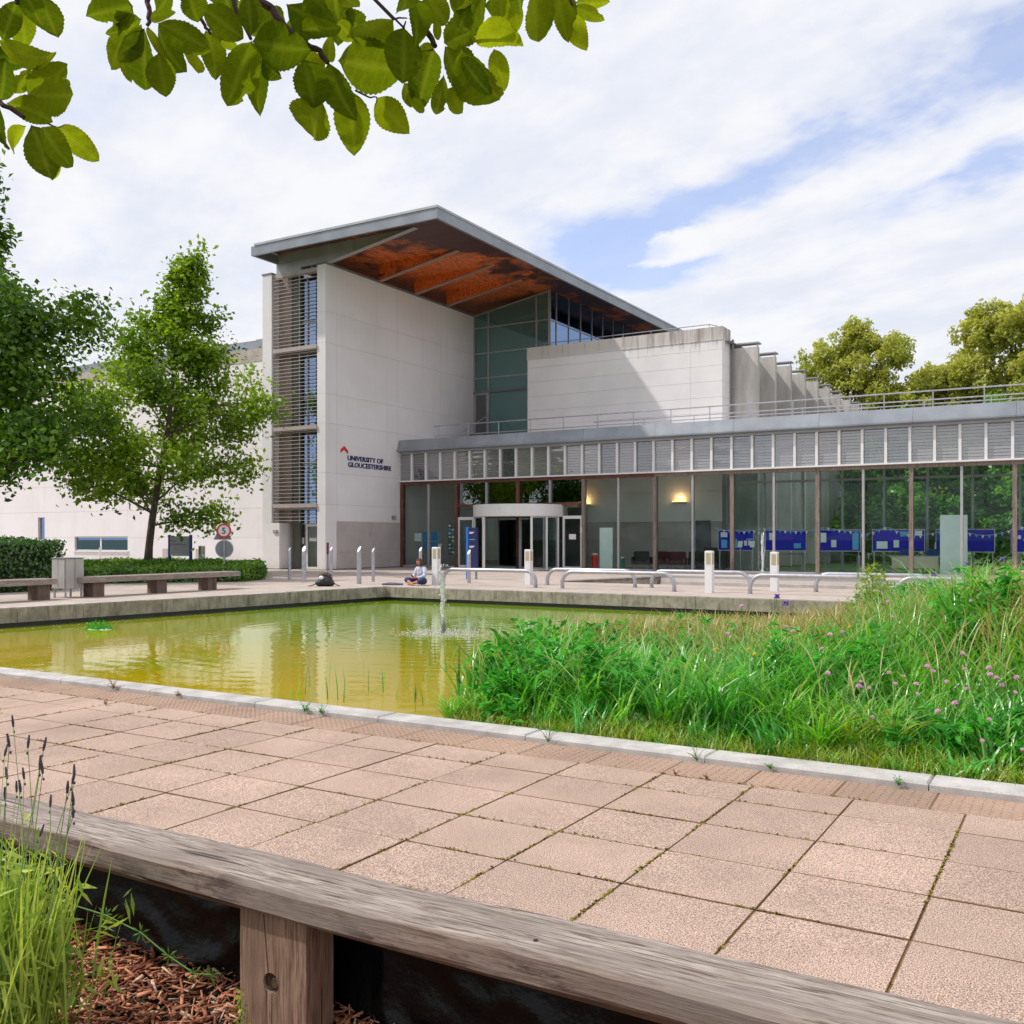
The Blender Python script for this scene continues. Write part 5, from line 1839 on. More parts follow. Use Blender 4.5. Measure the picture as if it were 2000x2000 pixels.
def tree(name, lab, base, H, prof, lean, tr, nleaf, L, m, seed, group=None, nlimb=34, zlow=.14, flat=.55, spread=.5, bare=0.0, twist=0.0, sub=4):
    """tapered trunk, limbs that follow the crown's profile and leaves in clumps along them.
    prof: (height fraction, crown radius) pairs"""
    rng = np.random.default_rng(seed)
    t = thing(name, lab, 'tree', base, 0, group)
    B = Vector(base)
    ln = Vector((lean[0], lean[1], 0))

    def axis(f):
        return B + Vector((0, 0, H * f)) + ln * (f ** 1.3) + Vector((.06 * math.sin(f * 9 + seed), .06 * math.cos(f * 7 + seed), 0)) * (f * 3)
    pf = np.array(prof)

    def rad(f):
        return float(np.interp(f, pf[:, 0], pf[:, 1]))
    wood = MB()
    K = 12
    wood.tube([axis(i / K * .97) for i in range(K + 1)], [tr * (1.25 if i == 0 else 1) * max(.05, (1 - i / K) ** .8) for i in range(K + 1)], 10)
    cl = []
    limbs = MB()
    for i in range(nlimb):
        f0 = zlow + (.93 - zlow) * (i / (nlimb - 1)) ** .95
        f0 = min(.95, max(zlow * .9, f0 + rng.normal(0, .012)))
        az = i * 2.39996 + rng.normal(0, .25)
        r = rad(min(1, f0 + .03)) * rng.uniform(.6, 1.18)
        rise = r * rng.uniform(-.05, .85) + H * .012
        p0 = axis(f0)
        d = Vector((math.cos(az), math.sin(az), 0))
        p1 = p0 + d * r * .5 + Vector((0, 0, rise * .65))
        p2 = p0 + d * r + Vector((0, 0, rise * rng.uniform(.6, 1.1)))
        th = max(.012, tr * .38 * (1 - f0) ** .6)
        limbs.tube([p0, p1, p2], [th, th * .6, th * .15], 5, cap=False)
        for k in range(sub):
            s = rng.uniform(.3, .95)
            q0 = p0.lerp(p1, s * 2) if s < .5 else p1.lerp(p2, s * 2 - 1)
            a2 = az + rng.choice([-1, 1]) * rng.uniform(.5, 1.2)
            ll = r * rng.uniform(.22, .48) * (1.15 - s * .5) + .15
            q1 = q0 + Vector((math.cos(a2), math.sin(a2), rng.uniform(.05, .6))) * ll
            limbs.tube([q0, q1], [th * .35, th * .08], 4, cap=False)
            for u_ in (.5, .8, 1.05):
                cl.append((tuple(q0.lerp(q1, u_)), .55 + .45 * min(1, r / 3.2)))
        for u_ in (.45, .6, .75, .9, 1.03):
            q = p0.lerp(p1, u_ * 2) if u_ < .5 else p1.lerp(p2, u_ * 2 - 1)
            cl.append((tuple(q), .55 + .45 * min(1, r / 3.2)))
    for f in np.linspace(.7, 1.0, 14):
        cl.append((tuple(axis(f) + Vector((rng.normal(0, .15), rng.normal(0, .15), 0))), .6))
    part('trunk', wood, 'bark', t, smooth=True)
    part('limbs', limbs, 'bark', t)
    C = np.array([c[0] for c in cl])
    S = np.array([c[1] for c in cl])
    keep = rng.random(len(C)) > bare
    C, S = C[keep], S[keep]
    ww_ = S ** 2.5
    idx = rng.choice(len(C), nleaf, p=ww_ / ww_.sum())
    off = rng.normal(0, 1, (nleaf, 3)) * (spread * S[idx])[:, None]
    off[:, 2] *= flat
    P = C[idx] + off
    out = unit(P - np.array(axis(.5)))
    n = unit(rng.normal(0, .8, (nleaf, 3)) + np.array([0, 0, .55]) + out * .5)
    ct = rng.random(len(C))
    tint = np.clip(.55 * ct[idx] + .45 * rng.random(nleaf), 0, 1)
    me = leaf_cloud('crown', P, n, L * rng.uniform(.65, 1.25, nleaf), .62, m, rng, .12, tint)
    obj_np('crown', me, t)
    return t


tree('broadleaf_tree', 'young broadleaf tree with a narrow leaning top standing in the low hedge', (-33.4, 26.75, 0), 13.6,
     [(0, 0), (.13, 1.0), (.17, 2.4), (.22, 3.4), (.32, 4.1), (.42, 4.0), (.52, 3.3), (.62, 2.5), (.70, 1.8), (.77, 1.1), (.81, .6), (.92, .55), (1, .1)],
     (1.85, 1.1), .17, 27000, .22, M['leaf_tree'], 4, 'young broadleaf trees before the white wing', nlimb=48, zlow=.155, spread=.36, flat=.95, sub=4, bare=.3)
tree('broadleaf_tree', 'large dark broadleaf tree cut off by the left edge behind the clipped hedge', (-34.2, 19.4, 0), 16.2,
     [(0, 0), (.12, 1.2), (.16, 3.8), (.26, 4.5), (.36, 4.5), (.45, 4.1), (.50, 3.2), (.56, 1.9), (.66, 1.4), (.8, .9), (.9, .55), (1, .15)],
     (.4, .2), .2, 44000, .24, M['leaf_deep'], 9, 'young broadleaf trees before the white wing', nlimb=52, zlow=.15, spread=.42, flat=.95, sub=4, bare=.25)


def willow(lab, base, H, blobs, seed, nleaf=22000, L=.30, m='leaf_willow', group='willows behind the pavilion', name='willow_tree', trunk=.45):
    rng = np.random.default_rng(seed)
    t = thing(name, lab, 'tree', base, 0, group)
    B = Vector(base)
    wood = MB()
    wood.tube([B, B + Vector((.2, 0, H * .25)), B + Vector((-.1, .1, H * .55)), B + Vector((.1, 0, H * .85))], [trunk, trunk * .8, trunk * .5, trunk * .1], 9)
    part('trunk', wood, 'bark', t, smooth=True)
    lim = MB()
    C, R_ = [], []
    for (dx, dy, z, r) in blobs:
        c = B + Vector((dx, dy, z))
        s = B + Vector((0, 0, max(1.0, z * .45)))
        mid = s.lerp(c, .55) + Vector((0, 0, .6))
        lim.tube([s, mid, c], [trunk * .4, trunk * .22, .03], 6, cap=False)
        for k in range(64):
            v = Vector(rng.normal(0, 1, 3)).normalized()
            rr_ = r * rng.uniform(.35, 1.12)
            C.append((c.x + v.x * rr_, c.y + v.y * rr_, c.z + v.z * rr_ * .8))
            R_.append(r * rng.uniform(.18, .36))
            if k % 4 == 0:
                lim.tube([c, Vector(C[-1])], [.07, .015], 4, cap=False)
    part('limbs', lim, 'bark', t)
    C = np.array(C); R_ = np.array(R_)
    w = R_ ** 2
    idx = rng.choice(len(C), nleaf, p=w / w.sum())
    off = unit(rng.normal(0, 1, (nleaf, 3))) * (rng.random(nleaf) ** .45 * R_[idx])[:, None]
    off[:, 2] = off[:, 2] * .9 - .1 * np.abs(off[:, 0])
    P = C[idx] + off
    n = unit(unit(off) * .5 + rng.normal(0, .7, (nleaf, 3)) + np.array([-.15, -.2, .3]))
    ct = rng.random(len(C))
    tint = np.clip(.5 * ct[idx] + .5 * rng.random(nleaf), 0, 1)
    obj_np('crown', leaf_cloud('crown', P, n, L * rng.uniform(.6, 1.3, nleaf), .55, M[m], rng, .1, tint), t)
    return t


# beyond the pavilion on the right
willow('pale olive willow with a domed crown right of the concrete fins', (-18.2, 85, 0), 20, [(-2.6, 0, 12.6, 2.7), (1.2, 0, 14.0, 3.0), (3.4, 0, 16.6, 2.4), (-.6, 0, 16.5, 2.4), (-3.6, 0, 9.0, 2.3), (3.6, 1, 12.2, 2.4), (.2, -1, 9.6, 3.0), (3.8, 0, 8.0, 2.6), (-4.9, 0, 10.7, 1.4), (1.5, 0, 17.8, 1.3), (5.6, 0, 10.5, 2.0), (6.2, 0, 7.6, 2.0), (-2, 0, 6.5, 2.6), (1.5, 0, 19.0, 1.2), (5.4, 0, 13.0, 1.9), (-5.8, 0, 8.6, 1.8)], 21, 60000, .33)
willow('narrow paler willow between the two big willow crowns', (-12.0, 92, 0), 15, [(0, 0, 15.6, 1.6), (.9, 0, 13.4, 1.9), (-1.2, 0, 13.2, 1.8), (-.8, 0, 11.8, 1.9), (1.2, 0, 10.0, 2.1), (-.5, 0, 7.2, 2.4), (2.2, 0, 7.4, 2.2), (-2.6, 0, 8.2, 1.9)], 22, 36000, .33)
willow('tall olive willow with the highest crown at the right', (-5.2, 86, 0), 22, [(.4, 0, 18.6, 2.6), (-2.4, 0, 15.0, 2.6), (2.6, 0, 15.2, 3.0), (-3.8, 0, 11.0, 2.6), (.2, 0, 11.6, 3.2), (-5.0, 0, 14.0, 1.7), (-5.6, 0, 9.4, 2.2), (-2.2, 0, 18.0, 2.0), (4.0, 0, 10.4, 3.2), (-.6, 0, 7.6, 3.0), (1.9, 0, 19.0, 1.7), (-4.2, 0, 13.4, 1.4)], 23, 76000, .33)
willow('olive willow cut off by the right edge of the photo', (3.8, 88, 0), 21, [(-.6, 0, 18.2, 2.2), (1.6, 0, 15.5, 2.8), (-1.2, 0, 13.6, 2.6), (.6, 0, 10.0, 3.2), (3, 0, 12, 3), (-2.4, 0, 8.4, 2.4)], 24, 42000, .33)
willow('low golden willow bush just above the pavilion roof rail', (-8.8, 78, 0), 9, [(-2.0, 0, 6.4, 2.3), (1.4, 0, 6.8, 2.3), (0, 0, 4.4, 2.6), (3.6, 0, 5.2, 2.2), (-4.2, 0, 4.6, 2.0)], 25, 30000, .32)
# woodland seen through the glass
for i, (x, y, H, s, lab) in enumerate(((-9.5, 60, 9.0, 31, 'dark green tree seen through the glass above the third blue board'), (-4.6, 62, 9.5, 32, 'dark green tree seen through the glass above the pale desk'), (0.5, 60, 9.0, 33, 'dark green tree seen through the glass at the right end of the pavilion'), (5.5, 62, 9.5, 34, 'dark green tree beyond the right end of the pavilion'), (-13.5, 66, 8.5, 35, 'dark green tree beside the concrete fins seen through the glass'))):
    willow(lab, (x, y, 0), H, [(-1.6, 0, H * .62, 1.9), (1.5, 0, H * .66, 1.9), (0, 0, H * .84, 1.7), (0, -.6, H * .4, 2.2), (-2.0, -.4, H * .28, 1.7), (2.0, -.4, H * .3, 1.7), (0, -1, H * .16, 1.9)], s, 18000, .34, 'leaf_dark', 'trees seen through the pavilion glass', 'woodland_tree', .25)
# trees across the way, behind the photographer: the glass front mirrors them
rt = willow('green tree across the way mirrored in the pavilion glass', (-48, -34, 0), 13, [(-1.8, 0, 6.0, 2.4), (1.8, 0, 6.4, 2.4), (0, 0, 8.8, 2.4), (0, 1.2, 5.4, 2.4), (-.4, 0, 10.6, 1.6), (1, .6, 3.6, 2)], 41, 9000, .36, 'leaf_dark', 'trees mirrored in the pavilion glass', 'mirrored_tree', .3)
rt.scale = (1, 1, .62)
for x, y, sc in ((-58, -31, .95), (-38, -36, 1.12), (-27, -33, .9), (-70, -36, 1.1)):
    c = copy_tree(rt)
    c.location = (x, y, 0)
    c.scale = (sc, sc, sc * .6)
    c.rotation_euler = (0, 0, x)


# ------------------------------------------------------------------ hedges
def hedge(name, lab, poly, h, m, n, L, seed, rough=.08, inner=.12):
    """a hedge filling poly (list of XY): leaves spread over its top and sides, twiggy core inside"""
    rng = np.random.default_rng(seed)
    cx = sum(p[0] for p in poly) / len(poly)
    cy = sum(p[1] for p in poly) / len(poly)
    t = thing(name, lab, 'hedge', (cx, cy, 0))
    core = [(cx + (p[0] - cx) * .94, cy + (p[1] - cy) * .94) for p in poly]
    part('branches', MB().prism(core, 'z', 0, h - inner), mk(name + '_core', (.018, .03, .01), .95, .4, 8), t)
    A = np.array(poly)
    per = np.roll(A, -1, 0) - A
    Ls = np.linalg.norm(per, axis=1)
    pts, nor = [], []
    nt = int(n * .5)
    mn, mx = A.min(0), A.max(0)
    got = 0
    while got < nt:
        q = rng.uniform(mn, mx, (nt * 2, 2))
        ins = np.ones(len(q), bool)
        for a, d in zip(A, per):
            ins &= (d[0] * (q[:, 1] - a[1]) - d[1] * (q[:, 0] - a[0])) >= 0
        q = q[ins][:nt - got]
        z = h + rough * np.sin(q[:, 0] * 2.3 + seed) * np.cos(q[:, 1] * 1.9) + rng.normal(0, .035, len(q)) - np.abs(rng.normal(0, .05, len(q)))
        pts.append(np.column_stack([q, z]))
        nor.append(np.tile([0, 0, 1.], (len(q), 1)))
        got += len(q)
    ns = n - nt
    e = rng.choice(len(A), ns, p=Ls / Ls.sum())
    s = rng.random(ns)
    q = A[e] + per[e] * s[:, None]
    nn = np.column_stack([per[e][:, 1], -per[e][:, 0]]) / Ls[e][:, None]
    z = rng.random(ns) ** .8 * h
    q = q + nn * (rng.normal(0, .05, ns) + rough * np.sin(z * 6 + q[:, 0] * 3) * .6)[:, None]
    pts.append(np.column_stack([q, z]))
    nor.append(np.column_stack([nn, np.zeros(ns)]))
    P = np.concatenate(pts)
    Nn = unit(np.concatenate(nor) + rng.normal(0, .7, (len(P), 3)))
    tint = np.clip(.5 + .35 * np.sin(P[:, 0] * 3.1) * np.cos(P[:, 1] * 2.7 + P[:, 2] * 3) + rng.normal(0, .25, len(P)), 0, 1)
    obj_np('foliage', leaf_cloud('foliage', P, Nn, L * rng.uniform(.6, 1.3, len(P)), .6, M[m], rng, .15, tint), t)
    return t


hedge('clipped_hedge', 'tall dark clipped hedge behind the left bench', [(-29.5, 8), (-25.55, 8), (-25.2, 17.3), (-29.3, 17.4)], 1.42, 'leaf_hedge', 26000, .11, 51)
hedge('low_hedge', 'low bright green hedge bed running behind the long bench', [(-28.0, 19.7), (-24.75, 23.6), (-25.3, 25.2), (-30.5, 30.2), (-37, 30.6), (-40, 24)], .50, 'leaf_hedge2', 30000, .12, 52, .07, .1)

# ------------------------------------------------------------------ planted bed in the pool
BED = [(-5.45, 7.965), (-5.75, 8.6), (-6.1, 9.8), (-6.2, 11.2), (-5.6, 12.5), (-4.4, 13.4), (-3.4, 14.2), (-2.9, 16), (-3.1, 18.5), (-3.2, 21), (-2.8, 23.2), (6, 23.2), (6, 7.965)]


def sstep(x, a, b):
    t_ = np.clip((x - a) / (b - a), 0, 1)
    return t_ * t_ * (3 - 2 * t_)


def bed_z(x, y):
    return -.36 + .06 * sstep(y, 8, 9) + .46 * sstep(x, -4.2, -.8) * sstep(y, 8.8, 12.5)


bm_ = bmesh.new()
vs_ = {}
A = np.array(BED)
outer = [bm_.verts.new((x, y, -.72)) for x, y in BED]
grid = []
rows_y = np.linspace(7.97, 23.2, 40)


def left_at(y):
    pts_ = [(p[1], p[0]) for p in BED[:-2]]
    return float(np.interp(y, [p[0] for p in pts_], [p[1] for p in pts_]))


bm_.free()
mb = MB()
NX = 26
for y in rows_y:
    xl = left_at(y)
    for i in range(NX + 1):
        f = i / NX
        x = xl + (6 - xl) * f ** 1.4
        z = float(bed_z(x, y)) + .03 * math.sin(x * 5) * math.cos(y * 4)
        if i == 0:
            z = -.6
        mb.v.append((x, y, z))
for j in range(len(rows_y) - 1):
    for i in range(NX):
        a = j * (NX + 1) + i
        mb.f.append((a, a + 1, a + NX + 2, a + NX + 1))
struct('planting_bed', mb, M['soil'])


def sample(n, x0, x1, y0, y1, rng, margin=0.0, dens=None):
    out = []
    tot = 0
    while tot < n:
        q = rng.uniform((x0, y0), (x1, y1), (n * 2, 2))
        xl = np.interp(q[:, 1], [p[1] for p in BED[:-2]], [p[0] for p in BED[:-2]])
        ok = q[:, 0] > xl + margin
        if dens is not None:
            ok &= rng.random(len(q)) < dens(q[:, 0], q[:, 1])
        q = q[ok]
        out.append(q)
        tot += len(q)
    q = np.concatenate(out)[:n]
    return np.column_stack([q, bed_z(q[:, 0], q[:, 1]) - .02])


def wav(x, y, a, b, c=0):
    return .5 + .5 * np.sin(x * a + c) * np.cos(y * b + c * 1.7)


rng = np.random.default_rng(77)


def stuff(name, me, label, cat):
    return tag(put(bpy.data.objects.new(name, me)), label, cat, kind='stuff')


def hmap(q):
    """height of the green growth"""
    x, y = q[:, 0], q[:, 1]
    h = .26 + .42 * sstep(y, 8.05, 8.9)
    h = h + .18 * (wav(x, y, 2.1, 1.7, 1) - .5) + .12 * (wav(x, y, 4.3, 3.9, 2) - .5)
    h = h * (1 - .45 * sstep(x, -2.6, -1.6) * (1 - sstep(y, 9.0, 10.2)))
    h = h * (1 - .25 * sstep(y, 11.5, 13) * (1 - sstep(x, -3.5, -2)))
    h = h + .30 * sstep(x, -2.6, -1.2) * sstep(y, 9.6, 11.5)
    return np.maximum(h, .12)




def tufts(name, ncl, per, region, hfun, m, label, sig=.075, w=(.012, .027), lean=(.25, 1.05), droop=.2, hv=(.5, 1.35), dens=None, curve=.5):
    """grass in separate tufts, each with its own height, lean and shade, with dark gaps between"""
    cq = sample(ncl, *region, rng, .03, dens)
    k = len(cq)
    hc = hfun(cq) * rng.uniform(hv[0], hv[1], k)
    tc = rng.random(k)
    ac = rng.random(k) * 2 * np.pi
    wc = rng.uniform(w[0], w[1], k)
    ids = np.repeat(np.arange(k), per)
    n = len(ids)
    off = rng.normal(0, sig, (n, 2)) * (.6 + hc[ids, None])
    base = np.column_stack([cq[ids, 0] + off[:, 0], np.maximum(cq[ids, 1] + off[:, 1], 7.99), np.zeros(n)])
    base[:, 2] = bed_z(base[:, 0], base[:, 1]) - .02
    hh = hc[ids] * rng.uniform(.5, 1.1, n)
    azm = np.where(rng.random(n) < .55, ac[ids] + rng.normal(0, .7, n), rng.random(n) * 2 * np.pi)
    tint = np.clip(.6 * tc[ids] + .4 * rng.random(n), 0, 1)
    me = blades(name, base, hh, hh * rng.uniform(lean[0], lean[1], n), wc[ids] * rng.uniform(.7, 1.2, n), m, rng, curve, tint=tint, droop=droop, az=azm)
    return stuff(name, me, label, 'grass')


tufts('meadow_grass', 600, 24, (-6.4, 3.2, 8.0, 14.2), hmap, M['grass'], 'fresh green grass growing in tufts in the pool bed')
tufts('blue_green_sedge', 250, 26, (-6.3, 2.0, 8.1, 12.5), lambda q: hmap(q) * 1.1, M['grass_dark'], 'blue green sedge tufts mixed through the pool bed', w=(.014, .030), droop=.28)
tufts('far_meadow_grass', 300, 32, (-4.0, 4, 13.5, 23.0), lambda q: .8 * (.36 + .64 * sstep(q[:, 0], -1.4, .2)) * (1 - .25 * sstep(q[:, 1], 16, 20)), M['grass'], 'green grass on the far raised side of the pool bed', sig=.14, w=(.011, .024))
q = sample(9000, -5.9, 3, 7.975, 8.75, rng, .0, lambda x, y: np.clip(1.3 - sstep(y, 8.0, 8.75), 0, 1))
h = rng.uniform(.07, .24, len(q)) * (1 + .4 * (wav(q[:, 0], q[:, 1], 3, 3) - .5))
q0 = q
h0 = h
q2 = sample(4200, -6.3, 2.5, 8.5, 13.0, rng, .05)
h2 = hmap(q2) * rng.uniform(.95, 1.5, len(q2)) + .06
stuff('long_grass', blades('long_grass', q2, h2, h2 * rng.uniform(.3, .95, len(q2)), rng.uniform(.011, .022, len(q2)), M['grass_pale'], rng, .9, droop=.22), 'long pale arching grass blades rising through the pool bed', 'grass')
q, h = q0, h0
stuff('short_grass', blades('short_grass', q, h, h * rng.uniform(.3, 1.1, len(q)), rng.uniform(.006, .012, len(q)), M['grass_yellow'], rng, .5, droop=.2), 'short yellow green grass along the pale kerb', 'grass')
# seeding grasses: a thin stalk with a nodding head
def tan_w(x, y):
    a = sstep(y, 10.4, 11.6) * (1 - .55 * sstep(x, -3.6, -2.2))
    b = .75 * sstep(x, -1.2, -.2) * sstep(y, 9.2, 10.8)
    return np.clip(.05 + a * .9 + b, 0, 1)


SEED = (.22, .20, .18, .18, .5, 1.0, .9, .15)
q = sample(6500, -6.2, 3.5, 8.6, 14.0, rng, .05, tan_w)
h = (.80 + .32 * sstep(q[:, 0], -3, -.5)) * rng.uniform(.75, 1.15, len(q))
stuff('seeding_grass', blades('seeding_grass', q, h, h * rng.uniform(.1, .5, len(q)), rng.uniform(.008, .015, len(q)), M['grass_tan'], rng, 1.4, wprof=SEED, droop=.14), 'tall straw coloured seeding grass in the pool bed', 'grass')
q = sample(2600, -2.8, 4, 11.0, 17.5, rng, .05, lambda x, y: sstep(x, -1.3, .2))
h = 1.1 * rng.uniform(.75, 1.2, len(q))
stuff('seeding_grass', blades('tall_seeding_grass', q, h, h * rng.uniform(.15, .5, len(q)), rng.uniform(.010, .019, len(q)), M['grass_tan'], rng, 1.6, wprof=SEED, droop=.2), 'tallest straw coloured seeding grass with nodding heads at the right edge', 'grass')
q = sample(2600, -6.0, -2.4, 10.9, 13.6, rng, .05)
h = .80 * rng.uniform(.7, 1.2, len(q))
stuff('seeding_grass', blades('seeding_grass_fringe', q, h, h * rng.uniform(.08, .4, len(q)), rng.uniform(.009, .016, len(q)), M['grass_tan'], rng, 1.4, wprof=SEED, droop=.12), 'straw coloured fringe of seeding grass before the open water at the back of the bed', 'grass')
q = sample(1700, -5.6, -2.2, 11.4, 13.6, rng, .1)
h = rng.uniform(.45, .8, len(q))
stuff('rusty_sedge', blades('rusty_sedge', q, h, h * rng.uniform(.1, .5, len(q)), rng.uniform(.010, .018, len(q)), M['reed_rust'], rng, .8, wprof=(.5, .5, .5, 1, .9, .1), droop=.05), 'rusty brown sedge at the far side of the pool bed', 'grass')
q = np.column_stack([rng.uniform(-8.6, -5.9, 90), rng.uniform(8.2, 13.4, 90), np.full(90, -.42)])
h = rng.uniform(.12, .42, len(q))
stuff('emergent_reed', blades('emergent_reed', q, h, h * rng.uniform(.05, .5, len(q)), rng.uniform(.008, .014, len(q)), M['grass_dark'], rng, .8), 'thin scattered reeds standing out of the water left of the bed', 'reeds')
# leafy herbs
def herb_w(x, y):
    return np.clip(sstep(-x, 4.6, 5.3) * 1.0 + .9 * (wav(x, y, 1.9, 2.3, 3) > .62) * sstep(y, 8.4, 8.9), 0, 1)


def herb_mesh(name, n_stems, region, hfun, L, m, per=26):
    q = sample(n_stems, *region, rng, .03, herb_w)
    hh = hfun(q) * rng.uniform(.6, 1.05, len(q))
    k = rng.random((len(q), per)) ** .7
    P = q[:, None, :] + np.stack([rng.normal(0, .045, k.shape), rng.normal(0, .045, k.shape), k * hh[:, None]], 2)
    P = P.reshape(-1, 3)
    n = unit(rng.normal(0, .55, P.shape) + np.array([0, 0, .9]))
    return leaf_cloud(name, P, n, L * rng.uniform(.5, 1.2, len(P)), .36, m, rng, .1)


stuff('leafy_herb', herb_mesh('leafy_herb', 430, (-6.3, 1.5, 8.15, 12.0), lambda q: hmap(q) * 1.08, .15, M['herb']), 'dark green leafy herbs among the grass of the pool bed', 'plants')

# sedge clumps: arching straps
def clump_mesh(n, H, Wd, seed, m):
    r_ = np.random.default_rng(seed)
    b = np.column_stack([r_.normal(0, .06, n), r_.normal(0, .06, n), np.zeros(n)])
    hh = H * r_.uniform(.55, 1.1, n)
    return blades('foliage', b, hh, hh * r_.uniform(.35, 1.25, n), Wd * r_.uniform(.6, 1.2, n), m, r_, .35, wprof=(.7, 1, 1, .9, .6, .05), droop=.34)


cm = [clump_mesh(95, .85, .020, 1, M['grass_dark']), clump_mesh(85, .75, .018, 2, M['grass']), clump_mesh(70, .6, .016, 3, M['grass_yellow'])]
cl_specs = [(-5.0, 8.75, 0, .9), (-4.75, 9.3, 0, 1.0), (-4.3, 8.75, 1, .9), (-3.9, 9.2, 0, 1.05), (-3.5, 8.7, 0, .85), (-3.35, 9.4, 1, 1.0), (-2.95, 8.75, 0, 1.0), (-2.75, 9.3, 0, 1.1), (-2.35, 8.8, 1, .9),
            (-4.4, 10.0, 0, 1.0), (-3.7, 10.3, 1, 1.0), (-3.0, 10.2, 0, 1.05), (-2.2, 9.7, 0, 1), (-1.75, 8.55, 2, 1.0), (-1.95, 8.4, 1, .8), (-1.4, 8.75, 2, .9), (-5.3, 8.35, 2, .7), (-5.55, 8.15, 1, .55), (-1.5, 10.0, 1, 1), (-.6, 9.2, 0, .8), (-5.4, 9.6, 0, .9)]
for i, (x, y, k, s) in enumerate(cl_specs):
    t = thing('sedge_clump', ['dark green arching sedge clump in the pool bed', 'bright green arching sedge clump in the pool bed', 'yellow green arching sedge clump near the pale kerb'][k], 'plant', (x, y, float(bed_z(np.array(x), np.array(y))) - .02), i * 1.7, ['dark sedge clumps in the pool bed', 'bright sedge clumps in the pool bed', 'yellow sedge clumps by the kerb'][k])
    t.scale = (s, s, s)
    put(bpy.data.objects.new('foliage', cm[k]), t)


def foliage_ball(name, lab, cat, loc, rads, n, L, m, seed, stems=6):
    r_ = np.random.default_rng(seed)
    t = thing(name, lab, cat, loc)
    d = unit(r_.normal(0, 1, (n, 3)))
    rr_ = r_.random(n) ** .35 * (1 + .14 * np.sin(d[:, 0] * 7) * np.cos(d[:, 1] * 6))
    P = d * rr_[:, None] * np.array(rads) + np.array([0, 0, rads[2] * .95])
    P = P[P[:, 2] > 0]
    nn = unit(d[:len(P)] * .5 + r_.normal(0, .6, (len(P), 3)) + np.array([0, 0, .5]))
    put(bpy.data.objects.new('foliage', leaf_cloud('foliage', P, nn, L * r_.uniform(.6, 1.3, len(P)), .34, m, r_, .1)), t)
    for k in range(stems):
        a = k * 2.4
        MB().tube([(0, 0, 0), (rads[0] * .5 * math.cos(a), rads[1] * .5 * math.sin(a), rads[2] * 1.3)], [.012, .004], 5).build('stem', M['stem'], t, local=True)
    return t


foliage_ball('round_shrub', 'rounded dark green shrub at the back of the bed below the hoop rail', 'shrub', (-2.35, 17.4, -.05), (.85, .7, .42), 3200, .10, M['herb'], 61)
foliage_ball('leafy_plant', 'leafy plant with violet flowers left of the rounded shrub', 'plant', (-3.05, 16.6, -.2), (.42, .4, .42), 1400, .10, M['herb'], 62)
t = foliage_ball('feathery_herb', 'tall yellow green feathery herb rising before the pale desk', 'plant', (-2.95, 16.3, -.1), (.30, .3, .62), 1500, .075, M['grass_yellow'], 63, 9)


def flower(name, lab, cat, group, m, size, stem_h, kind):
    t = thing(name, lab, cat, (0, 0, 0), 0, group)
    MB().tube([(0, 0, -.8), (0, 0, 0), (.01, 0, stem_h * .5), (0, .01, stem_h)], [.004, .004, .003, .003], 4).build('stem', M['stem'], t, local=True)
    mb = MB()
    if kind == 'clover':
        for k in range(14):
            a = k * 2.4
            e = math.acos(1 - 1.4 * (k + .5) / 14)
            d = Vector((math.sin(e) * math.cos(a), math.sin(e) * math.sin(a), math.cos(e)))
            mb.tube([Vector((0, 0, stem_h)), Vector((0, 0, stem_h)) + d * size], [size * .12, size * .26], 4)
    else:
        for k in range(6):
            a = k * math.pi / 3
            up = .9 if k % 2 else -.35
            d = Vector((math.cos(a), math.sin(a), up)).normalized()
            c = Vector((0, 0, stem_h)) + d * size * .55
            mb.ell(c, (size * .3, size * .3, size * .55), 6, 4, Matrix.Rotation(a, 3, 'Z') @ Matrix.Rotation(math.pi / 2 - math.asin(d.z), 3, 'Y'))
    mb.build('petals', m, t, local=True)
    return t


def wpt(px, py, Y):
    return None


pf = flower('pink_flower', 'small pink flower head on a thin stem in the grass of the pool bed', 'flower', 'pink flowers in the pool bed', M['pink'], .021, .3, 'clover')
rp = random.Random(6)
first = True
spots = []
for k in range(62):
    if k < 44:
        x, y = rp.uniform(-1.75, .5), rp.uniform(8.25, 9.7)
    else:
        x, y = rp.uniform(-3.6, .3), rp.uniform(8.8, 11.0)
    spots.append((x, y))
for k, (x, y) in enumerate(spots):
    c = pf if k == 0 else copy_tree(pf)
    hh = float(hmap(np.array([[x, y]]))[0])
    c.location = (x, y, float(bed_z(np.array(x), np.array(y))) + hh * rp.uniform(.9, 1.25) - .26)
    s = rp.uniform(.8, 1.25)
    c.scale = (s, s, s)
    c.rotation_euler = (rp.uniform(-.15, .15), rp.uniform(-.15, .15), rp.uniform(0, 6))
vf = flower('iris_flower', 'violet iris flower standing at the back of the pool bed', 'flower', 'violet irises in the pool bed', M['violet'], .05, .85, 'iris')
iris = [(-3.15, 16.3, .72), (-3.2, 16.2, .5), (-2.0, 15.6, .78), (-1.85, 15.4, .62), (-1.95, 15.5, .92), (-1.55, 15.9, 1.0), (-1.1, 16.2, 1.02), (-1.3, 15.0, .72), (-.95, 14.7, .7), (-1.75, 14.0, .5), (-1.5, 15.2, .85), (-3.75, 13.6, .95), (-3.6, 13.5, .85)]
for k, (x, y, hh) in enumerate(iris):
    c = vf if k == 0 else copy_tree(vf)
    c.location = (x, y, float(bed_z(np.array(x), np.array(y))) + hh - .85)
    c.rotation_euler = (0, 0, k * 1.3)
yf = flower('yellow_flower', 'small yellow flower among the dark grass of the pool bed', 'flower', 'yellow flowers in the pool bed', M['yellow_petal'], .022, .62, 'clover')
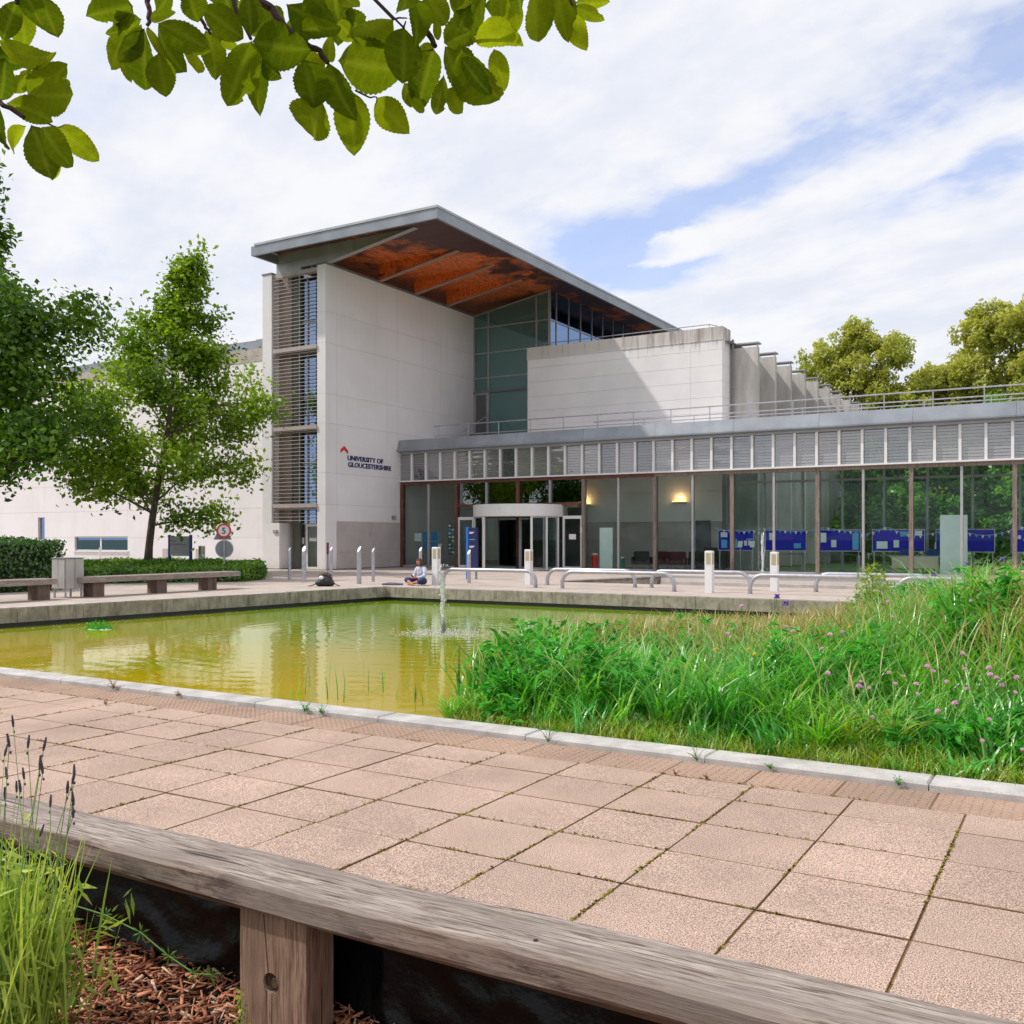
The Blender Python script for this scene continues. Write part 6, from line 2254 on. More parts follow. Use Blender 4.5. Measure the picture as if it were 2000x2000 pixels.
for k, (x, y) in enumerate(((-3.2, 9.4), (-2.9, 9.5), (-2.75, 9.2), (-2.2, 10.8))):
    c = yf if k == 0 else copy_tree(yf)
    c.location = (x, y, float(bed_z(np.array(x), np.array(y))) + .05)

# weeds in the kerb and paving joints
def weed(x, y, z, s, kind, lab, seed):
    r_ = random.Random(seed)
    t = thing('weed', lab, 'weed', (x, y, z))
    lv = MB()
    stm = MB()
    for k in range(7 if kind != 'tuft' else 12):
        a = r_.uniform(0, 6.28)
        h_ = s * r_.uniform(.4, 1.0)
        o_ = Vector((math.cos(a), math.sin(a), 0)) * s * r_.uniform(.2, .75)
        tip = o_ + Vector((0, 0, h_))
        stm.tube([(0, 0, 0), tuple(o_ * .4 + Vector((0, 0, h_ * .6))), tuple(tip)], [.0025, .002, .001], 4)
        if kind != 'tuft':
            for j in range(6):
                p = Vector((0, 0, 0)).lerp(tip, .25 + j * .13)
                b = r_.uniform(0, 6.28)
                d = Vector((math.cos(b), math.sin(b), .3)).normalized() * s * .28
                sd = Vector((-d.y, d.x, 0)) * .3
                lv.add([p, p + d * .5 + sd, p + d, p + d * .5 - sd], [(0, 1, 2, 3)])
    part_m = M['stem'] if kind != 'red' else M['moss_red']
    stm.build('stem', part_m, t, local=True)
    if lv.v:
        me = lv.mesh('foliage', M['herb'] if kind == 'leaf' else M['moss_red'])
        a = me.attributes.new('tint', 'FLOAT', 'POINT')
        a.data.foreach_set('value', np.random.default_rng(seed).random(len(me.vertices)).astype(np.float32))
        put(bpy.data.objects.new('foliage', me), t)


weed(-7.05, 7.62, -.33, .13, 'leaf', 'left of two dark leafy weeds at the kerb beside the open water', 1)
weed(-6.82, 7.62, -.33, .11, 'leaf', 'right of two dark leafy weeds at the kerb beside the open water', 2)
weed(-10.1, 7.6, -.33, .15, 'red', 'reddish dry weed growing at the kerb on the left', 3)
weed(-9.0, 7.62, -.33, .09, 'red', 'small reddish weed right of the dry weed at the kerb', 4)
weed(-4.15, 7.62, -.33, .16, 'tuft', 'thin grass tuft leaning over the middle of the kerb', 5)
weed(-2.75, 7.6, -.33, .14, 'tuft', 'thin grass tuft at the kerb below the sedge clumps', 6)
weed(-2.15, 7.62, -.33, .07, 'leaf', 'low leafy weed flat against the kerb on the right', 7)
weed(-1.2, 7.6, -.33, .08, 'leaf', 'low leafy weed at the kerb furthest right', 8)
weed(-2.75, 7.12, -.345, .05, 'red', 'red stonecrop tuft in the joint below the blister strip', 9)
weed(-2.5, 7.12, -.345, .06, 'red', 'largest red stonecrop tuft in the joint below the blister strip', 10)
weed(-9.3, 6.9, -.345, .07, 'red', 'tan dry tuft in the paving on the left', 11)
t = thing('water_weed', 'pale clump of water weed floating by the left pool wall', 'plant', (-17.6, 12.9, -.4))
r_ = np.random.default_rng(5)
Pq = np.column_stack([r_.normal(0, .16, 260), r_.normal(0, .12, 260), np.abs(r_.normal(.02, .07, 260))])
put(bpy.data.objects.new('foliage', leaf_cloud('foliage', Pq, unit(r_.normal(0, .6, (260, 3)) + [0, 0, 1.]), np.full(260, .07), .5, M['herb'], r_)), t)
MB().ell((0, 0, 0), (.3, .2, .012), 12, 4).build('scum', M['white_metal'], t, local=True)

r_ = np.random.default_rng(15)
n = 420
f_ = r_.random(n)
X = -20.0 + 1.7 * f_ + np.abs(r_.normal(0, .55, n)) + .15
Y = 7.9 + 15.2 * f_
k_ = n // 3
X[:k_] = r_.uniform(-18, -6.5, k_)
Y[:k_] = r_.uniform(8.1, 22.5, k_)
Pq = np.column_stack([X, Y, np.full(n, -.397)])
ok = (X > -18.4 - (23.35 - Y) * .11) & (X < -6.0)
Pq = Pq[ok]
tag(put(bpy.data.objects.new('floating_flecks', leaf_cloud('floating_flecks', Pq, unit(r_.normal(0, .06, Pq.shape) + [0, 0, 1.]), r_.uniform(.015, .07, len(Pq)), .7, mk('pale_floating_debris', (.52, .50, .34), .8, .4, 9), r_, .02))), 'pale flecks of leaf litter floating on the pond', 'debris', kind='stuff')

# ------------------------------------------------------------------ foreground: timber bench, liner, bark, lavender
fb = thing('timber_bench', 'weathered grey timber bench beam crossing the foreground on a chunky post', 'bench', (-2.5, 2.7, -.35))
rgb = random.Random(2)
mb = MB()
sec = [(2.553, .152), (2.545, .165), (2.545, .235), (2.558, .25), (2.62, .252), (2.69, .2505), (2.76, .252), (2.815, .25), (2.832, .236), (2.832, .165), (2.82, .152)]
nsec = len(sec)
xs_ = np.arange(-7.0, 1.6, .03)
for x in xs_:
    for k, (y, z) in enumerate(sec):
        wob = mnoise.noise(Vector((x * .9, k * .7, 3.1))) * .010 + mnoise.noise(Vector((x * 6, k * 1.9, 7))) * .0035
        mb.v.append((x, y + wob * (1.2 if k < 4 or k > 7 else .2), z + wob * .8 - .01 * math.exp(-((x + 2.15) / .5) ** 2)))
for i in range(len(xs_) - 1):
    for k in range(nsec):
        a = i * nsec + k
        b = i * nsec + (k + 1) % nsec
        mb.f.append((a, b, b + nsec, a + nsec))
mb.f.append(tuple(range(nsec)))
mb.f.append(tuple((len(xs_) - 1) * nsec + k for k in range(nsec))[::-1])
part('seat_beam', mb, 'beam', fb)
part('rear_rail', MB().cbox(-6.6, 1.4, 2.64, 2.80, .09, .149, .004), mk('dark_brown_rail', (.16, .085, .05), .85, .4, 3, stretch=(1, 12, 12)), fb)  # rail in its own dark brown, grained lengthwise


def bored_post(x0, x1, y0, y1, z0, z1, hx, hz, hr):
    a = MB().box(x0, x1, y0, y1, z0, z1)
    me = a.mesh('post', M['post'], org=fb.location)
    o = bpy.data.objects.new('post', me)
    put(o, fb)
    cu = MB()
    n = 20
    vs = [(hx + hr * math.cos(2 * math.pi * k / n), y, hz + hr * math.sin(2 * math.pi * k / n)) for y in (y0 - .05, y0 + .05) for k in range(n)]
    cu.add(vs, [tuple(range(n)), tuple(range(n, 2 * n))[::-1]] + [(k, n + k, n + (k + 1) % n, (k + 1) % n) for k in range(n)])
    # a drying crack that runs from the top to the bolt hole and on below it
    for za, zb, xo in ((hz + hr * .6, z1 + .01, -.012), (z0, hz - hr * .6, .004)):
        cu.add([(hx + xo - .0035, y0 - .02, za), (hx + xo + .003, y0 - .02, za), (hx + xo - .028 * (zb > hz) + .004, y0 - .02, zb), (hx + xo - .028 * (zb > hz) - .002, y0 - .02, zb),
                (hx + xo - .0035, y0 + .03, za), (hx + xo + .003, y0 + .03, za), (hx + xo - .028 * (zb > hz) + .004, y0 + .03, zb), (hx + xo - .028 * (zb > hz) - .002, y0 + .03, zb)],
               [(0, 1, 2, 3), (7, 6, 5, 4), (0, 4, 5, 1), (1, 5, 6, 2), (2, 6, 7, 3), (3, 7, 4, 0)])
    co_ = bpy.data.objects.new('cutter', cu.mesh('cutter', M['bench_leg'], org=fb.location))
    put(co_, fb)
    bo = o.modifiers.new('bore', 'BOOLEAN')
    bo.operation = 'DIFFERENCE'
    bo.object = co_
    bo.solver = 'EXACT'
    bo.use_self = True
    bpy.context.view_layer.update()
    me2 = bpy.data.meshes.new_from_object(o.evaluated_get(bpy.context.evaluated_depsgraph_get()))
    o.modifiers.clear()
    o.data = me2
    bpy.data.objects.remove(co_)
    return o


pst = bored_post(-2.70, -2.375, 2.575, 2.72, -.5, .146, -2.545, -.115, .038)
blt = MB()
n = 6
blt.add([(-2.540 + .021 * math.cos(k * math.pi / 3), y, -.118 + .021 * math.sin(k * math.pi / 3)) for y in (2.588, 2.63) for k in range(n)], [tuple(range(n)), tuple(range(n, 2 * n))[::-1]] + [(k, n + k, n + (k + 1) % n, (k + 1) % n) for k in range(n)])
part('bolt', blt, mk('dull_bolt_steel', (.35, .31, .27), .3, .2, 60, metal=.9), fb, bevel=.003)
part('post', MB().box(.25, .58, 2.58, 2.8, -.5, .146), 'post', fb)
part('nail_knot', MB().lathe((-1.47, 2.62, .2465), [(.010, 0), (.008, .008)], 8), 'black', fb)

ln = MB()
nx, nz = 320, 24
for i in range(nx + 1):
    x = -6.5 + 8 * i / nx
    for k in range(nz + 1):
        z = -.42 + .52 * k / nz
        y = 2.83 - .05 * (1 - abs(mnoise.noise(Vector((x * 2.2 + z * 2.5, z * 3 - x, 0)))) * 3) ** 2 * .5 + .006 * mnoise.noise(Vector((x * 9, z * 12, 5))) - .07 * (1 - k / nz) ** 2
        ln.v.append((x, y, z))
for i in range(nx):
    for k in range(nz):
        a = i * (nz + 1) + k
        ln.f.append((a, a + 1, a + nz + 2, a + nz + 1))
o = ln.build('plastic_liner', M['liner'], smooth=True)
sd = o.modifiers.new('thick', 'SOLIDIFY')
sd.thickness = .002
tag(o, 'creased black plastic liner hanging behind the foreground bench', 'liner')

mb = MB()
NXg, NYg = 60, 26
for j in range(NYg + 1):
    for i in range(NXg + 1):
        x = -8 + 10 * i / NXg
        y = .6 + 2.25 * j / NYg
        mb.v.append((x, y, -.365 + .06 * min(1, max(0, (y - 2.45) / .35)) + .02 * mnoise.noise(Vector((x * 2, y * 2, 0)))))
for j in range(NYg):
    for i in range(NXg):
        a = j * (NXg + 1) + i
        mb.f.append((a, a + 1, a + NXg + 2, a + NXg + 1))
struct('bark_bed', mb, M['soil'])
rng = np.random.default_rng(99)
N = 15000
px_ = rng.uniform(-4.4, -.6, N)
py_ = rng.uniform(1.3, 2.84, N)
pz_ = -.35 + rng.uniform(0, .045, N) + .06 * np.clip((py_ - 2.45) / .35, 0, 1)
Lc = rng.uniform(.022, .085, N) * np.where(rng.random(N) < .12, 1.6, 1)
Wc = rng.uniform(.006, .018, N)
Tc = rng.uniform(.002, .005, N)
az = rng.uniform(0, 2 * np.pi, N)
el = rng.normal(0, .32, N)
a = np.stack([np.cos(az) * np.cos(el), np.sin(az) * np.cos(el), np.sin(el)], 1)
s = unit(np.cross(a, unit(rng.normal(0, .5, (N, 3)) + [0, 0, 1.])))
u3 = np.cross(s, a)
c = np.stack([px_, py_, pz_], 1)
cor = []
for dx in (-1, 1):
    for dy in (-1, 1):
        for dz in (-1, 1):
            tap = .55 if dx > 0 else 1.0
            cor.append(c + a * (dx * Lc / 2)[:, None] + s * (dy * Wc / 2 * tap)[:, None] + u3 * (dz * Tc / 2)[:, None])
V = np.stack(cor, 1)
F = np.array([(0, 1, 3, 2), (4, 6, 7, 5), (0, 4, 5, 1), (2, 3, 7, 6), (0, 2, 6, 4), (1, 5, 7, 3)])
Q = (np.arange(N)[:, None, None] * 8 + F[None]).reshape(-1, 4)
tag(put(bpy.data.objects.new('bark_chips', np_mesh('bark_chips', V, Q, M['chip'], np.repeat(rng.random(N), 8)))), 'reddish bark chippings covering the ground under the foreground bench', 'bark', kind='stuff')

# lavender
lav = thing('lavender_plant', 'lavender bush with thin stalks and dark buds at the lower left corner', 'plant', (-3.2, 2.0, -.36))
r_ = np.random.default_rng(12)
n = 640
b = np.column_stack([r_.normal(-.08, .09, n), r_.normal(0, .10, n), np.zeros(n)])
hh = r_.uniform(.3, .80, n)
put(bpy.data.objects.new('foliage', blades('foliage', b, hh, hh * r_.uniform(.05, .34, n), r_.uniform(.007, .013, n), M['lav_leaf'], r_, .5, wprof=(.35, .5, .7, 1, .8, .1))), lav)['kind'] = 'stuff'
P = []
for k in range(n):
    f = r_.random()
    P.append(b[k] * (1 + .5 * f) + np.array([r_.normal(0, .05), r_.normal(0, .05), .15 + f * hh[k] * .8]))
P = np.array(P * 3)
P += r_.normal(0, .03, P.shape)
put(bpy.data.objects.new('leaf_shoots', leaf_cloud('leaf_shoots', P, unit(r_.normal(0, 1, P.shape) + [0, .0, .1]), r_.uniform(.05, .12, len(P)), .16, M['lav_leaf'], r_, .05)), lav)['kind'] = 'stuff'
spike = MB()
for k in range(6):
    z = .0 + k * .0075
    spike.ell((0, 0, z), (.0062 - abs(k - 2) * .0008, .0062 - abs(k - 2) * .0008, .0062), 7, 4)
spike.ell((.001, 0, -.024), (.004, .004, .006), 6, 4)
spm = spike.mesh('flower_spike', M['lav_spike'], smooth=True)
LAVS = [(-3.712, 2.327, 0.744, -3.216, 2.133), (-3.185, 1.982, 0.786, -3.348, 2), (-3.679, 2.271, 0.642, -3.187, 1.871), (-3.368, 2.168, 0.728, -3.179, 2.126), (-3.204, 2.122, 0.745, -3.154, 1.881), (-3.173, 2.098, 0.671, -3.372, 2.088), (-3.072, 2.021, 0.715, -3.279, 1.947), (-3.64, 2.327, 0.543, -3.166, 1.991), (-3.467, 2.149, 0.603, -3.365, 2), (-3.699, 2.333, 0.482, -3.13, 1.831), (-3.399, 2.159, 0.561, -3.181, 1.881), (-3.117, 2.183, 0.647, -3.184, 2.081), (-3.076, 2.147, 0.637, -3.288, 1.936), (-2.946, 2.037, 0.646, -3.114, 1.984), (-3.28, 2.026, 0.581, -3.123, 1.943), (-2.887, 2.018, 0.578, -3.272, 1.953), (-3.437, 2.304, 0.467, -3.212, 2.165), (-2.813, 1.967, 0.641, -3.226, 2.037), (-3.463, 2.278, 0.355, -3.233, 2.001)]
for (x, y, z, bx, by) in LAVS:
    L0 = Vector(lav.location)
    st_ = MB().tube([Vector((bx, by, -.1)), Vector(((x * 1.6 + bx) / 2.6, (y * 1.6 + by) / 2.6, z * .55 - .1)), Vector((x, y, z))], [.0022, .0018, .0014], 5)
    sto = part('stalk', st_, M['lav_stalk'], lav)
    o = inst('flower_spike', spm, (x, y, z), lav)
    o.rotation_euler = (r_.normal(0, .12), r_.normal(0, .12), 0)

# a trailing weed and two seedlings in the bark
tw = thing('trailing_weed', 'long thin trailing weed with whorled leaves stretched across the dark gap under the bench', 'weed', (-3.0, 2.45, -.36))
TW = [(-3.725, 2.48, 0.014), (-3.602, 2.48, 0.006), (-3.343, 2.48, 0.005), (-3.133, 2.48, -0.021), (-2.975, 2.48, -0.076), (-2.834, 2.48, -0.11), (-2.746, 2.48, -0.093)]
part('stem', MB().tube([Vector(p) for p in TW], .0028, 6), 'stem', tw)
rw_ = random.Random(3)
for i, p in enumerate(TW[1:]):
    mb = MB()
    for k in range(8):
        a = k * math.pi / 4 + i
        d = Vector((math.cos(a), .35 * math.sin(a * 1.3), math.sin(a))).normalized() * rw_.uniform(.03, .05)
        sd_ = d.cross(Vector((0, 1, .2))).normalized() * .0045
        q0 = Vector(p)
        mb.add([q0, q0 + d * .6 + sd_, q0 + d, q0 + d * .6 - sd_, q0 + d * .5 + Vector((0, -.003, 0))], [(0, 1, 4), (1, 2, 4), (2, 3, 4), (3, 0, 4)])
    part('leaf_whorl', mb, 'stem', tw)
sp_ = thing('seedling', 'pale green seedling with a leafy head standing in the bark beside the lavender', 'weed', (-2.97, 2.2, -.35))
SD = [(-3.25, 2.2, -0.161), (-3.222, 2.2, -0.087), (-3.195, 2.2, -0.007)]
part('stem', MB().tube([Vector(p) for p in SD], [.004, .0035, .003], 6), 'stem', sp_)
for c_, n_, R_ in ((SD[2], 26, .035), (SD[0], 12, .05)):
    q = np.array(c_) - np.array(sp_.location) + r_.normal(0, R_ * .5, (n_, 3))
    put(bpy.data.objects.new('leaves', leaf_cloud('leaves', q, unit(r_.normal(0, 1, (n_, 3)) + [0, -.4, .4]), np.full(n_, .034), .6, M['grass'], r_)), sp_)
s2 = thing('seedling', 'small yellow green sprig in front of the foreground bench post', 'weed', (-2.62, 2.5, -.4))
P2 = np.column_stack([r_.normal(0, .012, 50), r_.normal(0, .008, 50), np.linspace(.12, .27, 50)])
put(bpy.data.objects.new('leaves', leaf_cloud('leaves', P2, unit(r_.normal(0, 1, (50, 3))), np.full(50, .022), .5, M['grass_yellow'], r_)), s2)
MB().tube([(0, 0, 0), (0, 0, .25)], .002, 5).build('stem', M['stem'], s2, local=True)

# ------------------------------------------------------------------ overhanging branches in front
LEAVES = [
  (0,-1.3013,0.8215,2.2599,-1.3326,0.8198,2.2134,0.031,0.2), (0,-1.3449,0.8476,2.2777,-1.3567,0.8715,2.2285,0.0404,0.4),
  (0,-1.3026,0.844,2.2916,-1.3006,0.8747,2.2293,0.0452,0.25), (0,-1.3252,0.8082,2.2037,-1.249,0.851,2.1703,0.0324,0.8),
  (0,-1.3547,0.8205,2.1976,-1.3289,0.8463,2.1841,0.0316,0.1), (0,-1.3369,0.8182,2.1239,-1.3076,0.8086,2.1698,0.0355,0.05),
  (0,-1.3329,0.8371,2.1413,-1.3008,0.8385,2.167,0.0207,0.6), (0,-1.3066,0.8422,2.1317,-1.2647,0.8722,2.179,0.0411,0.45),
  (0,-1.2345,0.804,2.1026,-1.1667,0.8245,2.091,0.0481,0.4), (0,-1.2975,0.8037,2.1066,-1.2666,0.8511,2.0933,0.0346,0.4),
  (0,-1.3294,0.8108,2.1139,-1.3028,0.8028,2.0434,0.0379,0.1), (0,-1.3896,0.8911,2.1264,-1.3926,0.8641,2.08,0.0218,0.9),
  (0,-1.2889,0.8351,2.0855,-1.2438,0.8358,2.0001,0.046,0.25), (0,-1.2659,0.8536,2.0479,-1.2863,0.8673,2.0181,0.019,0.9),
  (0,-1.2474,0.8238,2.0697,-1.2046,0.8293,2.0141,0.0344,0.4), (0,-1.348,0.9137,2.1242,-1.3166,0.9584,2.0837,0.0363,0.7),
  (0,-1.2758,0.8738,2.1534,-1.2877,0.899,2.1691,0.0138,0.8), (1,-1.1624,0.9063,2.252,-1.2221,0.8832,2.2503,0.048,0.3),
  (1,-1.1703,0.9107,2.2457,-1.2179,0.9132,2.237,0.0211,0.7), (1,-1.2087,0.9278,2.238,-1.2516,0.9349,2.199,0.0309,0.5),
  (1,-1.1878,0.9407,2.2567,-1.2185,0.9084,2.2273,0.0217,0.3), (1,-1.1748,0.9159,2.2191,-1.1642,0.8989,2.1519,0.0303,0.6),
  (1,-1.1124,0.881,2.2015,-1.1149,0.8492,2.1408,0.0246,0.3), (1,-1.1093,0.8837,2.1961,-1.1082,0.8915,2.1207,0.0406,0.15),
  (1,-1.0932,0.8935,2.1628,-1.092,0.9066,2.1119,0.0377,0.45), (1,-1.1742,0.9409,2.2424,-1.1483,0.9431,2.1875,0.0139,0.8),
  (1,-1.1491,0.9392,2.2364,-1.1207,0.9547,2.1718,0.0396,0.2), (1,-1.1143,0.9106,2.217,-1.0575,0.9431,2.1868,0.0399,0.35),
  (1,-1.1658,1.0111,2.2431,-1.1406,0.9951,2.1824,0.0256,0.9), (1,-1.2166,0.9768,2.2828,-1.1523,0.9817,2.2722,0.0176,0.6),
  (1,-1.1025,0.9852,2.237,-1.1025,1.0092,2.1774,0.0354,0.4), (1,-1.0502,0.9071,2.2412,-1.0539,0.925,2.2101,0.036,0.35),
  (1,-1.0669,0.9458,2.2424,-1.0181,0.9803,2.2033,0.0401,0.35), (1,-1.063,0.8913,2.2372,-1.059,0.8621,2.1938,0.0258,0.3),
  (1,-1.0512,0.9642,2.2004,-1.0486,0.9974,2.2037,0.0149,0.6), (1,-0.9918,0.9667,2.1845,-1.0312,0.9612,2.1066,0.0483,0.35),
  (1,-1.0526,1.0259,2.2265,-1.0614,1.0516,2.1325,0.0388,0.3), (1,-0.9905,0.9672,2.1844,-0.9229,0.9972,2.1668,0.0585,0.2),
  (1,-0.9861,0.981,2.1643,-0.9739,1.0075,2.1486,0.0236,0.1), (1,-0.9711,0.9388,2.2309,-0.9747,0.9539,2.1845,0.0313,0.15),
  (1,-1.0078,1.034,2.2659,-1.0515,1.0332,2.2387,0.0338,0.3), (1,-0.9045,0.9753,2.1413,-0.9156,0.9998,2.0907,0.0569,0.2),
  (1,-0.9139,1.0192,2.1124,-0.9174,1.006,2.0497,0.0558,0.5), (1,-0.9154,1.0838,2.1457,-0.9265,1.1065,2.0654,0.0505,0.45),
  (1,-0.9037,1.0251,2.1578,-0.8951,1.0598,2.088,0.0411,0.25), (1,-0.9631,1.0045,2.2455,-0.8995,1.0291,2.2114,0.0489,0.15),
  (1,-0.9413,1.0065,2.2035,-0.8828,1.0187,2.192,0.0265,0.3), (1,-0.9606,1.0315,2.1913,-0.9153,1.0339,2.1481,0.0256,0.8),
  (1,-0.9414,1.0863,2.2534,-0.9436,1.1197,2.2424,0.0247,0.5), (1,-0.8993,1.0377,2.258,-0.8576,1.0309,2.2284,0.0192,0.5),
  (1,-0.9586,1.1037,2.3116,-0.9585,1.106,2.2639,0.0236,0.4), (1,-0.8463,1.0963,2.2343,-0.8864,1.0541,2.1984,0.0361,0.45),
  (1,-0.9205,1.0645,2.1817,-0.8556,1.1258,2.179,0.0712,0.35), (1,-0.8261,1.0943,2.2167,-0.8271,1.0882,2.1341,0.0506,0.3),
  (1,-0.8632,1.0792,2.1211,-0.8397,1.1222,2.0822,0.0404,0.75), (1,-0.8253,1.1055,2.1136,-0.807,1.1159,2.1044,0.018,0.8),
  (1,-0.8612,1.1408,2.1664,-0.8373,1.1292,2.1209,0.0202,0.4), (1,-0.8025,1.1329,2.1976,-0.838,1.1431,2.1264,0.0439,0.2),
  (1,-0.9473,1.0746,2.1911,-0.9563,1.0894,2.2354,0.0185,0.5), (1,-0.8031,1.0662,2.2443,-0.8045,1.0608,2.2146,0.029,0.35),
  (1,-0.7926,1.0714,2.238,-0.8024,1.0896,2.1832,0.029,0.3), (1,-0.8047,1.1125,2.2679,-0.7776,1.1253,2.2253,0.0362,0.5),
  (1,-0.8108,1.1792,2.2264,-0.7793,1.2225,2.2964,0.0464,0.3), (1,-0.7878,1.1757,2.2426,-0.7716,1.182,2.2819,0.0289,0.2),
  (1,-0.7794,1.2033,2.2408,-0.727,1.2504,2.2392,0.0465,0.85), (1,-0.7651,1.1477,2.1941,-0.7129,1.1641,2.1238,0.0547,0.4),
  (1,-0.74,1.1102,2.1586,-0.7039,1.107,2.1024,0.024,0.1), (2,-0.7408,1.1967,2.2091,-0.7429,1.2296,2.1651,0.0288,0.75),
  (1,-0.8076,1.1686,2.2175,-0.7825,1.1924,2.146,0.046,0.25), (1,-0.8006,1.1644,2.1528,-0.7791,1.1658,2.1146,0.0322,0.65),
  (1,-0.7597,1.0965,2.1353,-0.7614,1.0796,2.0718,0.0224,0.4), (2,-0.7401,1.2118,2.3076,-0.7486,1.2324,2.2707,0.0376,0.45),
  (2,-0.7106,1.2055,2.2758,-0.7179,1.2211,2.241,0.0219,0.7), (2,-0.6986,1.2355,2.3037,-0.7036,1.2461,2.2372,0.0461,0.45),
  (2,-0.6629,1.2482,2.2962,-0.6628,1.2663,2.2329,0.0356,0.5), (2,-0.6536,1.2746,2.2857,-0.6428,1.2952,2.2248,0.0327,0.95),
  (2,-0.6448,1.2612,2.2752,-0.6072,1.2826,2.2561,0.0204,0.9), (2,-0.6658,1.31,2.3094,-0.6283,1.3457,2.3175,0.0176,0.85),
  (2,-0.6672,1.1381,2.2441,-0.678,1.1628,2.2284,0.019,0.1), (1,-0.825,1.1639,2.2216,-0.8485,1.1556,2.2104,0.0188,0.6),
  (1,-0.7806,1.1152,2.197,-0.7864,1.115,2.223,0.0131,0.7), (1,-0.7639,1.1026,2.1823,-0.7377,1.1301,2.2054,0.0257,0.3),
  (1,-1.201,0.8867,2.2716,-1.1887,0.916,2.2594,0.0301,0.4), (1,-1.1284,0.9555,2.281,-1.1055,0.9899,2.2863,0.026,0.4),
  (1,-0.9229,1.0078,2.2592,-0.9086,1.0263,2.2376,0.038,0.2), (1,-0.7727,1.1653,2.2843,-0.7954,1.1748,2.2647,0.0319,0.3),
  (0,-1.2747,0.8132,2.2644,-1.2733,0.838,2.2261,0.0319,0.3),
]
TWIGS = [
  ( 1 , 0.0045 , [ (-1.1324,0.9093,2.2763), (-1.1324,0.9093,2.2569), (-1.1327,0.9091,2.2361), (-1.1344,0.9081,2.2183) ]),
  ( 1 , 0.0035 , [ (-1.0711,0.9457,2.2763), (-1.0711,0.9457,2.2540), (-1.0724,0.9449,2.2317), (-1.0660,0.9487,2.2198), (-1.0577,0.9537,2.2064) ]),
  ( 1 , 0.004 , [ (-1.0366,0.9662,2.2763), (-1.0302,0.9700,2.2540), (-1.0212,0.9753,2.2257), (-1.0091,0.9825,2.1990) ]),
  ( 1 , 0.0065 , [ (-1.0150,0.9790,2.2777), (-0.9983,0.9889,2.2540), (-0.9830,0.9980,2.2406), (-0.9677,1.0071,2.2183), (-0.9434,1.0215,2.1930), (-0.9268,1.0314,2.1811), (-0.9165,1.0375,2.1662) ]),
  ( 1 , 0.006 , [ (-0.8200,1.0948,2.2785), (-0.8116,1.0998,2.2441), (-0.8031,1.1048,2.2180), (-0.7947,1.1098,2.2033), (-0.7870,1.1144,2.1894) ]),
  ( 1 , 0.0015 , [ (-0.8373,1.0845,2.2265), (-0.8296,1.0891,2.2287), (-0.8207,1.0944,2.2284) ]),
  ( 1 , 0.0015 , [ (-0.8833,1.0572,2.1276), (-0.8680,1.0663,2.1179), (-0.8571,1.0728,2.1175) ]),
  ( 1 , 0.0015 , [ (-0.8245,1.0921,2.2146), (-0.8226,1.0933,2.2242) ]),
  ( 0 , 0.005 , [ (-1.3463,0.7823,2.1335), (-1.3233,0.7960,2.1188), (-1.3072,0.8055,2.1054), (-1.2830,0.8199,2.0894) ]),
  ( 0 , 0.0015 , [ (-1.2542,0.8370,2.0814), (-1.2439,0.8431,2.0760) ]),
  ( 2 , 0.004 , [ (-0.6316,1.2066,2.2948), (-0.6260,1.2100,2.2638), (-0.6211,1.2129,2.2466) ]),
  ( 2 , 0.004 , [ (-0.7019,1.1649,2.2965), (-0.6935,1.1699,2.2638), (-0.6907,1.1716,2.2507) ]),
  ( 0 , 0.005 , [ (-1.2888,0.8165,2.2874), (-1.2899,0.8158,2.2620), (-1.2916,0.8148,2.2486) ]),
]

otree = thing('overhanging_tree', 'broad leaved tree whose leafy branches hang in along the top edge of the photo', 'tree', (-1.9, -2.4, -.36))
groups = [otree, otree, otree]
part('trunk', MB().tube([(-1.9, -2.4, -.4), (-1.85, -2.35, 1.2), (-1.8, -2.2, 2.6), (-1.7, -1.9, 3.6), (-1.6, -1.6, 4.6)], [.13, .11, .09, .06, .02], 10), 'bark', otree, smooth=True)
part('bough', MB().tube([(-1.8, -2.2, 2.5), (-1.6, -1.0, 2.95), (-1.35, .1, 2.85), (-1.1, .92, 2.5)], [.06, .045, .03, .012], 8), 'bark', otree, smooth=True)
part('bough', MB().tube([(-1.6, -1.0, 2.95), (-1.55, .0, 2.75), (-1.45, .75, 2.42), (-1.36, .86, 2.33)], [.04, .03, .015, .008], 8), 'bark', otree, smooth=True)
part('bough', MB().tube([(-1.45, -.4, 2.92), (-.9, .6, 2.85), (-.6, 1.2, 2.42)], [.035, .022, .008], 8), 'bark', otree, smooth=True)
for g, r, pts_ in TWIGS:
    a = Vector(pts_[0])
    if a.z > 2.2:
        e_ = {0: Vector((-1.36, .86, 2.40)), 1: Vector((-1.1, .92, 2.5)), 2: Vector((-.6, 1.2, 2.42))}[g]
        part('twig', MB().tube([e_, e_.lerp(a, .5) + Vector((0, 0, .02)), a], [r * 1.3, r * 1.1, r], 6), 'twig', otree)
eye = Vector((0, 0, 1.5))
for g, r, pts_ in TWIGS:
    k = len(pts_)
    fine_pts = []
    for a, b in zip(pts_[:-1], pts_[1:]):
        a, b = Vector(a), Vector(b)
        for q in range(3):
            fine_pts.append(a.lerp(b, q / 3) + Vector((random.gauss(0, r * .25), random.gauss(0, r * .25), random.gauss(0, r * .25))))
    fine_pts.append(Vector(pts_[-1]))
    nn = len(fine_pts)
    part('twig', MB().tube(fine_pts, [r * (1 - .45 * i / nn) for i in range(nn)], 7), 'twig', groups[g])
lr = random.Random(17)
